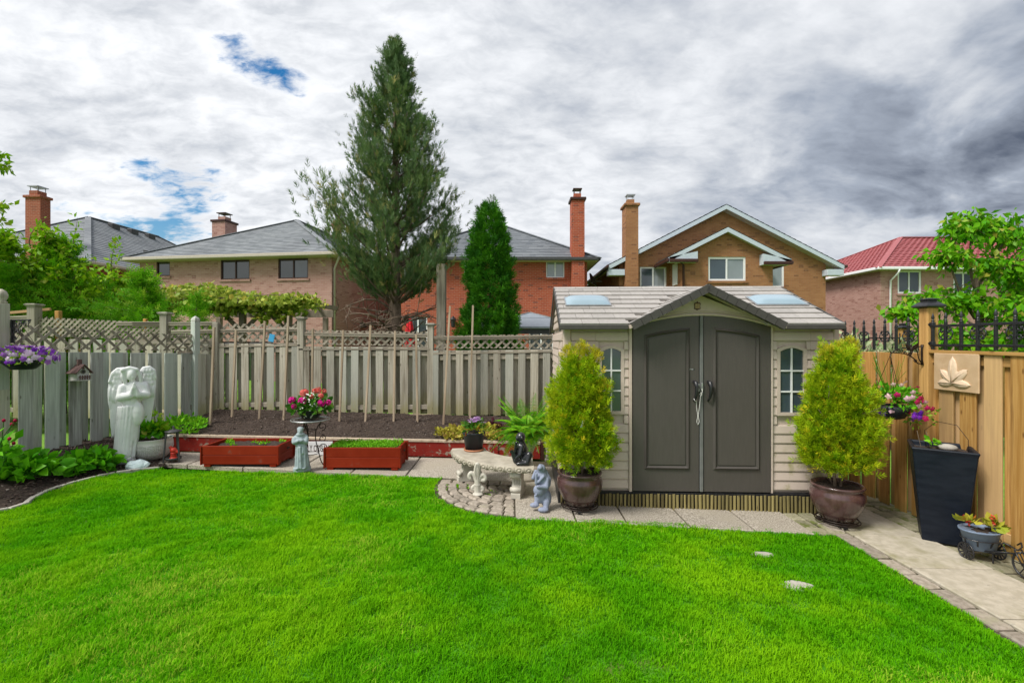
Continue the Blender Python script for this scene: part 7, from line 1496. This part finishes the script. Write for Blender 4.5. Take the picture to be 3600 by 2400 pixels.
m = MB(); m.lathe([(.032, 0), (.03, .006), (.02, .006), (.019, .0)], 18, Matrix.Translation((0, -dd-.001, hh-.005)) @ Matrix.Rotation(R(90), 4, 'X')); m.build('entrance_rim', STONE, bh, smooth=True); m = MB(); m.lathe([(.02, 0), (.019, .003)], 18, Matrix.Translation((0, -dd-.0, hh-.005)) @ Matrix.Rotation(R(90), 4, 'X')); m.build('entrance_hole', BLK, bh)
m = MB(); m.prism([(.024*(1 if i % 2 == 0 else .42)*math.sin(2*PI*i/10), hh+.045+.024*(1 if i % 2 == 0 else .42)*math.cos(2*PI*i/10)) for i in range(10)], -dd-.008, -dd-.001); m.build('star', BIRDR, bh)
for x_ in (-.06, -.03, .0, .03, .06): m = MB(); m.cbox(x_-.008, x_+.008, -dd-.04, -dd-.033, .011, .075, .002); m.build('picket', BIRDR, bh)
m = MB(); m.box(-w, w, -dd-.032, -dd-.027, .045, .056); m.build('picket_rail', BIRDR, bh)
m = MB(); m.tube([(0, -.04, hh+.1), (-.012, -.03, hh+.16), (0, -.02, hh+.19), (.008, -.005, hh+.20)], .002, 5); m.build('hanger', BRONZE, bh)
# --- hydrangea clumps and peony
for (u, v, rx, rz_, n, lab) in ((95, 1702, .37, .21, 330, 'large leafy green hydrangea clump at the front of the planting bed'), (315, 1662, .33, .18, 260, 'second leafy hydrangea clump growing next to the angel statue')):
    c = gp(u, v); c = Vector((c.x, c.y, 0)); z = bed_z(c.x, c.y); t = thing('hydrangea', lab, 'plant', (c.x, c.y, z-.01)); leafball(t, n, (0, 0, .06), (rx, rx*.75, rz_), .135, L_HYD, BROAD, low=-.15, face_up=.2, fill=.35)
    m = MB(); [limb(m, (rng.normal(0, .05), rng.normal(0, .05), -.02), (rng.normal(0, rx*.5), rng.normal(0, rx*.4), rz_*.9), .006, .003, .1, 5) for _ in range(14)]; m.build('stems', L_HYD, t)
c = (-5.62, 5.02); z = bed_z(*c); t = thing('peony', 'peony stems with round pink buds at the near end of the left fence', 'plant', (*c, z-.01)); m = MB(); buds = []
for i in range(9):
    a = rng.uniform(0, 2*PI); e = np.array((.22*math.cos(a), .2*math.sin(a), rng.uniform(.55, .85))); pts = limb(m, (0, 0, 0), e, .006, .004, .12, 5); buds.append(e)
m.build('stems', L_GER, t); leafball(t, 110, (0, 0, .45), (.3, .26, .3), .13, L_HYD)
for e in buds: m = MB(); m.ell(tuple(e), (.017, .017, .02), 10); m.build('bud', F_WINE, t, smooth=True)
# --- little blue clip and pink bloom in the lattice are left to the neighbours' side
m = MB(); c = at(955, 1188, YB-.06); m.cbox(-.05, .05, -.006, .006, -.07, .07, .003); tag(m.build('plastic_tag', pm('blue_plastic', (.05,.32,.6), (.07,.38,.66), 9, rough=.4, bump=.03), loc=c, rot=(0, .2, 0)), 'small bright blue plastic tag hooked on the back fence lattice', 'tag')
